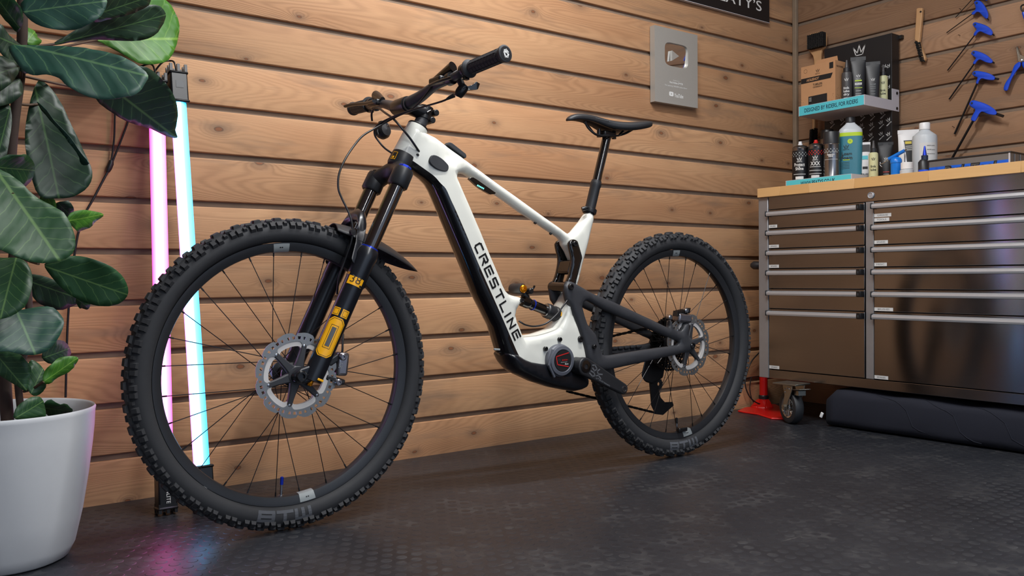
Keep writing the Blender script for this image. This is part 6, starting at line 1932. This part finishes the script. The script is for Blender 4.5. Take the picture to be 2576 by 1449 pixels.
# thin white applicator stick leaning behind the jar
st_ = build('applicator', G().tube([L3(1862, 1150, -.31), L3(1845, 960, -.31), L3(1818, 735, -.31)], [.0032, .0028, .0012], 10), M['whiteplastic'], label='thin white applicator stick leaning behind the small white jar', cat='stick')
# big white tube with black label
c = L3(1885, 900, -.17); w = 285 / 5.795 / sc_at(c); zt_ = L3(1885, 562, -.17).z
t = tube_(c, w, ZW, zt_, .034, M['whiteplastic'], 'large white tube with a black label, left of the clear bottle')
o = c.copy(); g = G()
H_ = zt_ - ZW
def tb(X, f): 
    return Vector((c.x, c.y, ZW + H_ * f)) + TOR * ((X - 1885) / 5.795 / sc_at(c)) + TOW * (.034 * float(np.interp(f, [0, .1, .3, .6, .86], [.80, .88, .84, .60, .20])) + .002)
build('black_label', G().add([tb(x + (1950 - 1825 if k else 0) - (10 * f if not k else -2 * f), f) for f in (.06, .1, .3, .45, .6, .72, .80) for k, x in ((0, 1825), (1, 1825))], [(2 * i, 2 * i + 1, 2 * i + 3, 2 * i + 2) for i in range(6)]), M['decalblack'], t, smooth=0, recalc=False)
text('OKO', tb(1880, .735) + TOW * .001, TOR, ZU, .008, M['yellowprint'], t, width=.024, align='C') if False else build('gold_bar', G().add([tb(1835, .73) + TOW * .001, tb(1920, .73) + TOW * .001, tb(1920, .78) + TOW * .001, tb(1835, .78) + TOW * .001], [(0, 1, 2, 3)]), M['yellowprint'], t, smooth=0, recalc=False)
for i in range(3): build('print_line', G().add([tb(1840, .68 - i * .035) + TOW * .001, tb(1925, .68 - i * .035) + TOW * .001, tb(1925, .692 - i * .035) + TOW * .001, tb(1840, .692 - i * .035) + TOW * .001], [(0, 1, 2, 3)]), WP, t, smooth=0, recalc=False)
# clear litre bottle
c = L3(2122, 900, -.225); r_ = 335 / 5.795 / 2 / sc_at(c)
t = empty('clear_bottle', (c.x, c.y, ZW), 'big translucent white bottle with a white cap and paper label', 'bottle')
z1_, z2_, z3_ = L3(2122, 650, -.225).z - ZW, L3(2122, 560, -.225).z - ZW, L3(2122, 460, -.225).z - ZW
build('bottle_body', G().lathe([(.0, 0), (r_ * .95, 0), (r_, .004), (r_, z1_ - .012), (r_ * .96, z1_), (r_ * .48, z2_ - .006), (r_ * .38, z2_), (.0, z2_)], (c.x, c.y, ZW), (0, 0, 1), 40), M['milk'], t, smooth=40)
build('cap', G().lathe([(.0, z2_), (r_ * .44, z2_), (r_ * .44, z3_ - .003), (r_ * .40, z3_), (.0, z3_)], (c.x, c.y, ZW), (0, 0, 1), 32), M['whiteplastic'], t, smooth=40)
f_ = (C0 - c); f_.z = 0; f_.normalize(); rt_ = Vector((-f_.y, f_.x, 0)); rt_ = rt_ if rt_.dot(RT) > 0 else -rt_
f2 = (f_ * .9 + rt_ * .42).normalized()
band(c, r_, L3(0, 915, -.225).z if False else ZW + z1_ * .38, ZW + z1_ * .82, M['paperlabel'], t, 'paper_label', a=.85, face=f2)
for i, s in enumerate(('ISOPROPYL ALCOHOL', '99.9% pure', 'keep away from heat')):
    lab(s, c, r_ + .0006, ZW + z1_ * (.74 - i * .09), .0034, M['decalgrey'], t, width=.032, face=(f2 + rt_ * .1).normalized())
# small dark bottle, blue nozzle
c = L3(2105, 1090, -.40); r_ = 74 / 5.795 / sc_at(c)
t = empty('threadlock_bottle', (c.x, c.y, ZW), 'small dark bottle with a blue nozzle at the front of the worktop', 'bottle')
za_, zb_, zc_ = L3(2105, 1010, -.40).z - ZW, L3(2105, 935, -.40).z - ZW, L3(2142, 790, -.40).z - ZW
build('bottle_body', G().lathe([(.0, 0), (r_, .0), (r_, za_ - .006), (r_ * .6, za_ + .004), (.0, za_ + .004)], (c.x, c.y, ZW), (0, 0, 1), 28), M['satin'], t, smooth=40)
c3 = Vector((c.x, c.y, ZW)) + TOR * .004
build('collar', G().lathe([(.0, za_ + .002), (r_ * .62, za_ + .002), (r_ * .62, zb_), (.0, zb_)], c3, (0, 0, 1), 24), M['navyprint'], t, smooth=30)
build('nozzle', G().lathe([(.0, zb_), (r_ * .40, zb_), (r_ * .16, zc_ - .004), (r_ * .1, zc_), (.0, zc_)], c3, (0, 0, 1), 20), M['blue_ano'], t, smooth=40)
band(c, r_, ZW + .008, ZW + .020, M['bluehandle'], t, a=1.1)
# tool case: grey metal box with a blue band
def K3(X, Y, x): return on_x(2230 + X / 3.22, Y / 3.22, x)
xc = -.30
a, b = K3(340, 1300, xc), K3(1005, 1222, xc)
t = empty('tool_case', ((xc + -.10) / 2, (a.y + b.y) / 2, ZW), 'grey metal tool case with a blue lettered band on the worktop', 'tool case')
zc1 = (a.z + b.z) / 2
build('case_body', G().span((xc, a.y, ZW), (-.10, b.y, zc1 - .004)), M['casegrey'], t, bevel=.003)
build('case_lid_edge', G().span((xc - .003, a.y + .002, zc1 - .006), (-.098, b.y - .002, zc1)), M['satin'], t, bevel=.0015)
zb0, zb1 = K3(600, 1385, xc).z, K3(600, 1332, xc).z
zb0 = ZW + .002
build('blue_band', G().span((xc - .0012, a.y - .002, zb0), (xc, b.y + .003, zb1)), M['caseblue'], t)
tw = abs(K3(460, 1370, xc).y - K3(880, 1330, xc).y); o = K3(462, 1372, xc)
zt0 = zb1 - .032
text('Park Tool', Vector((xc - .0016, o.y, zt0)), YV, ZU, .030, M['decalblack'], t, width=tw, bold=.075, shear=.22)
text('Park Tool', Vector((xc - .0022, o.y - .001, zt0 + .001)), YV, ZU, .028, M['decalgrey'], t, width=tw * .985, bold=.0, shear=.22)
build('white_edge', G().span((xc - .0016, b.y + .006, ZW), (xc - .0002, b.y + .001, zc1 - .006)), M['greycard'], t)
g = G()
for i in range(4): g.tube([(xc + .03 + i * .045, b.y - .0015, ZW + .003), (xc + .03 + i * .045, b.y - .0015, zc1 - .008)], .0014, 6)
build('side_ribs', g, M['alloy'], t, kind='stuff')

# ================================================================== things hanging on the right wall
def W3(X, Y, d): return on_x(2260 + X / 3.623, Y / 3.623, -d)


def hexkey(hand, rod, tip, r, label, hole, lift=0.0):
    p = W3(*rod[1], .012)
    t = empty('hex_key', p, label, 'hex key', 'T-handle hex keys on the right wall')
    if hand:
        loop = smooth_loop2(hand, 3); L = []
        # soft bodied handle: stacked slices
        A_ = np.array(loop); cen = A_.mean(0); g = G(); rings = []
        for k, d in ((.80, .013), (.94, .0155), (1.0, .020), (1.0, .026), (.94, .0305), (.78, .033)):
            P = []
            for i, q in enumerate(loop):
                # inset along the outline normal so that the slender neck stays slender
                a = np.array(loop[i - 1]); b = np.array(loop[(i + 1) % len(loop)]); tt = b - a; nn = np.array([-tt[1], tt[0]]) / (np.linalg.norm(tt) + 1e-9)
                q2 = np.array(q) + nn * ((1 - k) * 26) * _orient(loop)
                P.append(W3(q2[0], q2[1], d + lift))
            rings.append(P)
        build('handle', G().loft(rings), M['bluehandle'], t, smooth=55)
        h = W3(*hole, .0345 + lift)
        build('hang_hole', G().lathe([(.0, .0), (.0042, .0), (.0042, -.006), (.0, -.006)], h, (-1, 0, 0), 16), M['navyprint'], t)
    a, b = W3(*rod[0], .023 + lift), W3(*rod[1], .010 + lift)
    build('hex_shaft', G().tube([a, b], r, 6), M['hexsteel'], t, smooth=0)
    if tip:
        a, b = W3(*tip[0], .023 + lift), W3(*tip[1], .023 + lift)
        build('short_tip', G().tube([a, b], r, 6), M['hexsteel'], t, smooth=0)
    return t


def _orient(loop):
    s = 0
    for i in range(len(loop)): s += loop[i - 1][0] * loop[i][1] - loop[i][0] * loop[i - 1][1]
    return 1 if s > 0 else -1


KEYS = [
    ([(690, 20), (715, 3), (752, 12), (790, 55), (820, 120), (818, 162), (800, 172), (772, 150), (742, 118), (715, 112), (690, 135), (668, 132), (672, 112), (702, 85), (698, 50)], [(672, 128), (440, 298)], [(806, 160), (824, 186)], .0021, 'smallest blue T-handle hex key in full view, topmost on the right wall', (712, 26)),
    ([(676, 222), (696, 203), (735, 210), (800, 232), (845, 265), (862, 300), (845, 325), (800, 312), (752, 290), (725, 300), (704, 326), (684, 320), (692, 296), (712, 268), (690, 245)], [(692, 324), (448, 642)], [(848, 304), (874, 324)], .0026, 'second blue T-handle hex key from the top of the right wall', (697, 222)),
    ([(662, 488), (685, 462), (735, 470), (800, 498), (850, 540), (862, 560), (845, 578), (795, 568), (745, 545), (718, 560), (700, 586), (678, 578), (688, 556), (706, 530), (680, 510)], [(690, 582), (462, 905)], [(850, 562), (874, 576)], .0032, 'third blue T-handle hex key from the top of the right wall', (684, 480)),
    ([(672, 672), (694, 647), (750, 650), (820, 666), (870, 692), (882, 712), (866, 732), (805, 728), (760, 718), (738, 738), (726, 766), (706, 758), (712, 734), (720, 706), (690, 694)], [(716, 764), (512, 1222)], [(868, 714), (914, 722)], .0042, 'fourth blue T-handle hex key from the top, above the biggest one', (692, 667)),
    ([(645, 945), (675, 914), (735, 925), (810, 952), (870, 990), (898, 1025), (882, 1050), (820, 1042), (768, 1020), (740, 1038), (702, 1106), (660, 1092), (676, 1050), (700, 1000), (662, 975)], [(682, 1100), (492, 1440)], [(884, 1036), (958, 1060)], .0052, 'biggest blue T-handle hex key, lowest on the right wall above the tool case', (668, 940)),
]
for k in KEYS: hexkey(*k, lift=.022 if k is KEYS[-1] else 0)
hexkey([(700, -60), (728, -80), (765, -74), (800, -40), (815, -5), (800, 8), (770, -15), (738, -30), (715, -28), (690, -8), (672, -14), (684, -36), (704, -50)], [(676, -10), (520, 160)], None, .0017, 'thin hex key cut off by the top edge of the photo', (722, -58))
# pliers
t = empty('pliers', W3(985, 830, .01), 'needle nose pliers with blue handles hung at the right edge', 'pliers')
build('jaw', G().prism([W3(*p, .016) for p in ((1085, 424), (1092, 440), (1112, 520), (1140, 540), (1150, 565), (1120, 578), (1098, 560), (1092, 520), (1084, 470))], (-.010, 0, 0)), M['zinc'], t, bevel=.002)
build('jaw', G().prism([W3(*p, .016) for p in ((1094, 424), (1098, 440), (1118, 500), (1160, 520), (1165, 560), (1135, 560), (1112, 520), (1102, 480))], (-.010, 0, 0)), M['zinc'], t, bevel=.002)
build('pivot', G().lathe([(.0, .003), (.006, .002), (.0065, 0), (.0, 0)], W3(1120, 552, .026), (-1, 0, 0), 18), M['alloy'], t)
for hp in ([(1110, 560), (1062, 590), (1045, 625), (1020, 690), (978, 752), (958, 808), (975, 830), (998, 822), (1014, 778), (1035, 722), (1078, 650), (1116, 600)], [(1135, 560), (1180, 590), (1200, 640), (1225, 700), (1265, 760), (1282, 815), (1266, 836), (1245, 826), (1230, 780), (1205, 720), (1165, 650), (1128, 600)]):
    lp_ = smooth_loop2(hp, 3); o_ = _orient(lp_); rings = []
    for kk, d in ((7, .010), (0, .015), (0, .024), (7, .029)):
        P = []
        for i, q in enumerate(lp_):
            a = np.array(lp_[i - 1]); b = np.array(lp_[(i + 1) % len(lp_)]); tt = b - a; nn = np.array([-tt[1], tt[0]]) / (np.linalg.norm(tt) + 1e-9)
            q2 = np.array(q) + nn * kk * o_; P.append(W3(q2[0], q2[1], d))
        rings.append(P)
    build('grip', G().loft(rings), M['bluehandle'], t, smooth=55)
# partly visible tool in the top right corner
t = empty('cable_cutter', W3(1140, 200, .01), 'black wire tool with a blue grip cut off by the top right edge', 'tool')
build('wire_bow', G().tube(smooth_path([W3(1150, 118, .02), W3(1122, 90, .02), W3(1118, 62, .02), W3(1135, 45, .02), W3(1165, 48, .02), W3(1190, 70, .02)], 5), .0030, 10), M['black'], t, smooth=80)
build('grip', G().tube(smooth_path([W3(1142, 112, .02), W3(1150, 140, .02), W3(1165, 180, .02), W3(1190, 240, .02)], 4), .0065, 12), M['bluehandle'], t, smooth=80)
for X, Y, dx, dy in ((545, 318, 22, 6), (490, 1150, 26, 16), (553, 78, 22, 8)):
    a, b = W3(X + dx, Y + dy, -.004), W3(X, Y, .016)
    build('nail', G().tube([a, b], .0011, 8), M['hexsteel'], label={318: 'small bent nail in the right wall left of the second hex key', 1150: 'small nail in the right wall left of the biggest hex key', 78: 'small nail near the top of the right wall above the first hex key'}[Y], cat='nail', group='small nails in the right wall')
# wooden brush hanging on the wall
t = empty('wire_brush', W3(240, 570, .01), 'small wooden handled brush with black bristles hanging head down', 'brush')
hl2 = [(182, 84), (200, 78), (236, 78), (233, 150), (222, 260), (212, 360), (208, 384), (224, 430), (264, 530), (260, 552), (242, 572), (236, 562), (222, 500), (204, 430), (190, 384), (164, 372), (170, 280), (178, 160)]
build('brush_handle', G().prism([W3(*p, .008) for p in hl2], (-.017, 0, 0)), M['brushwood'], t, bevel=.003)
build('hang_hole', G().lathe([(.0, .001), (.004, .001), (.004, -.004), (.0, -.004)], W3(203, 107, .0255), (-1, 0, 0), 14), M['black'], t)
g = G(); rr_ = random.Random(3)
for i in range(15):
    for j in range(4):
        f = i / 14
        a = (200 + f * 42, 390 + f * 170); dpt = .011 + j * .004
        b = (a[0] - 48 + rr_.uniform(-4, 4) + f * 6, a[1] - 6 + rr_.uniform(-5, 5))
        g.tube([W3(*a, dpt), W3(*b, dpt + .002)], [.0032, .0024], 5)
build('bristles', g, M['bristle'], t, kind='stuff')
# paddle brush above the carton
t = empty('scrub_brush', U3(500, 680, -.03), 'wooden paddle brush with a square block of black bristles above the carton', 'brush')
pd_ = [(398, 300), (430, 250), (560, 222), (640, 230), (652, 262), (650, 400), (628, 450), (595, 480), (585, 530), (588, 720), (490, 740), (485, 620), (470, 560), (430, 510), (402, 470)]
xb_ = -.040
build('brush_paddle', G().prism([U3(*p, xb_) for p in pd_], (.014, 0, 0)), M['brushwood'], t, bevel=.003)
a, b = U3(388, 275, xb_ - .028), U3(612, 235, xb_ - .028); lo = U3(388, 470, xb_ - .028)
g = G(); ny_, nz_ = 9, 11
for i in range(ny_):
    for j in range(nz_):
        y = a.y + (b.y - a.y) * (i + .5) / ny_; z = lo.z + (a.z - lo.z) * (j + .5) / nz_
        g.tube([(xb_ - .001, y, z), (xb_ - .028, y + rr_.uniform(-.001, .001), z + rr_.uniform(-.001, .001))], [.0042, .0046], 5)
build('bristles', g, M['bristle'], t, kind='stuff')
# round brush behind the cans
t = empty('bottle_brush', L3(500, 900, -.03), 'round black bristle brush with a wooden handle hanging behind the spray cans', 'brush')
build('brush_handle', G().tube([L3(508, 330, -.035), L3(510, 440, -.035), L3(506, 555, -.035)], [.009, .0075, .0065], 16), M['brushwood'], t, smooth=60)
g = G(); top_, bot_ = L3(505, 552, -.035), L3(488, 880, -.035)
for i in range(22):
    p = top_.lerp(bot_, i / 21)
    for k in range(14):
        an = 2 * PI * k / 14 + i * .3; d = Vector((math.cos(an) * .6, math.sin(an), .18 * math.sin(an * 2)))
        g.tube([p, p + d * .0215], [.0022, .0012], 4, caps=False)
build('bristles', g, M['bristle'], t, kind='stuff')

# ================================================================== on the floor by the chest
pf_ = on_z(1921, 1032, 0)
t = empty('floor_stand', (pf_.x, pf_.y, 0), 'red steel stand with a flat foot on the floor behind the caster', 'stand')
fl = [(1856, 1034), (1874, 1026), (1900, 1024), (1918, 1018), (1950, 1018), (1985, 1034), (1996, 1046), (1975, 1054), (1940, 1053), (1905, 1042), (1870, 1037)]
F0 = [on_z(x, y, .004) for x, y in fl]
build('foot_plate', G().prism([Vector((p.x, p.y, 0)) for p in F0], (0, 0, .007)), M['redpaint'], t, bevel=.002)
pc = Vector((pf_.x + .05, pf_.y + .02, 0))
pc = on_z(1921, 1024, .0); 
u1 = (on_z(1860, 1034, 0) - pc).normalized(); u2 = (on_z(1985, 1050, 0) - pc).normalized()
g = G()
for u in (u1, u2, (u1 + u2 * 1.02) * .6):
    sd_ = Vector((-u.y, u.x, 0))
    g.loft([[pc + u * s + sd_ * (-w_) + Vector((0, 0, .006)), pc + u * s + sd_ * w_ + Vector((0, 0, .006)), pc + u * s + sd_ * (w_ * .7) + Vector((0, 0, h)), pc + u * s - sd_ * (w_ * .7) + Vector((0, 0, h))] for s, w_, h in ((0, .026, .042), (.035, .024, .034), (.075, .020, .010))])
build('foot_ribs', g, M['redpaint'], t, bevel=.003)
build('collar', G().lathe([(.0, .030), (.0215, .030), (.0225, .052), (.020, .056), (.0, .056)], pc, (0, 0, 1), 24), M['satin'], t, smooth=30)
build('pole', G().lathe([(.0, .050), (.0185, .050), (.0185, .155), (.0, .155)], pc, (0, 0, 1), 24), M['redpaint'], t, smooth=50)
# loops of black cable
g = G().tube(smooth_path([on_y(1912, 885, -.03), on_y(1890, 910, -.03), on_y(1877, 945, -.03), on_y(1875, 970, -.035), on_y(1884, 995, -.04), on_y(1898, 1010, -.05), on_y(1915, 1018, -.06)], 6), .0030, 8)
g2 = G().tube(smooth_path([on_y(1872, 953, -.015), on_y(1890, 949, -.015), on_y(1915, 946, -.015)], 4), .0024, 8)
cbl = empty('loose_cable', on_y(1880, 1015, -.03), 'loops of thin black cable hanging between the wall and the tool chest', 'cable')
build('cable_loop', g, M['cable'], cbl, smooth=80); build('cable_loop', g2, M['cable'], cbl, smooth=80)
build('cable_loop', G().tube(smooth_path([on_y(1890, 948, -.02), on_y(1886, 975, -.02), on_y(1890, 1000, -.025), on_y(1896, 1012, -.03)], 5), .0022, 8), M['cable'], cbl, smooth=80)
# navy fabric roll pushed under the chest
a = on_z(2078, 1073, 0); b = on_z(2576, 1146, 0); dr = (b - a); dr.z = 0; Lr = 1.35; dr.normalize(); nb = Vector((-dr.y, dr.x, 0)); nb = nb if nb.x > 0 else -nb
rings = []
for i in range(40):
    f = i / 39; s = f * Lr; k = 1 - max(0, 1 - s / .03) ** 2 * .22
    h = .155 * k * (1 + .015 * math.sin(s * 9)); wdt = .30 * k
    o = a + dr * s; ring = []
    for j in range(36):
        an = 2 * PI * j / 36; cu, su_ = math.cos(an), math.sin(an)
        u = math.copysign(abs(cu) ** .36, cu); v = math.copysign(abs(su_) ** .40, su_)
        wr = .005 * math.sin(s * 22 + an * 3 + 1.2 * math.sin(an * 2)) * (.3 + abs(math.sin(an)))
        ring.append(o + nb * (wdt * (u * .5 + .5) + (.03 * (1 - v) if False else 0) + wr * .4) + Vector((0, 0, h * (v * .5 + .5) + wr * (v > -.6))))
    m = min(p.z for p in ring); rings.append([Vector((p.x, p.y, max(p.z, 0))) for p in ring])
mat_ = build('fabric_roll', G().loft(rings), M['navycloth'], smooth=180, label='dark navy quilted fabric roll lying on the floor under the tool chest', cat='fabric roll')
# cloth seams
for k in range(7):
    s = .12 + k * .17
    pts = []
    for j in range(14):
        an = PI * (.55 + .62 * j / 13); cu, su_ = math.cos(an), math.sin(an); ss = s + .30 * j / 13
        u = math.copysign(abs(cu) ** .36, cu); v = math.copysign(abs(su_) ** .40, su_); f = ss / Lr
        h = .155 * (1 + .015 * math.sin(ss * 9)); wr = .005 * math.sin(ss * 22 + an * 3 + 1.2 * math.sin(an * 2)) * (.3 + abs(math.sin(an)))
        pts.append(a + dr * ss + nb * (.30 * (u * .5 + .5) + wr * .4) + Vector((0, 0, h * (v * .5 + .5) + wr)))
    build('seam', G().tube(pts, .0016, 6), M['navycloth'], mat_, smooth=80)
build('white_tag', G().box(a + Vector((-.012, .012, .046)), (.006, .012, .022), Matrix.Rotation(.4, 3, 'X')), M['whiteplastic'], mat_, bevel=.002)


# the lettering template is not part of the scene
bpy.data.objects.remove(_fo)
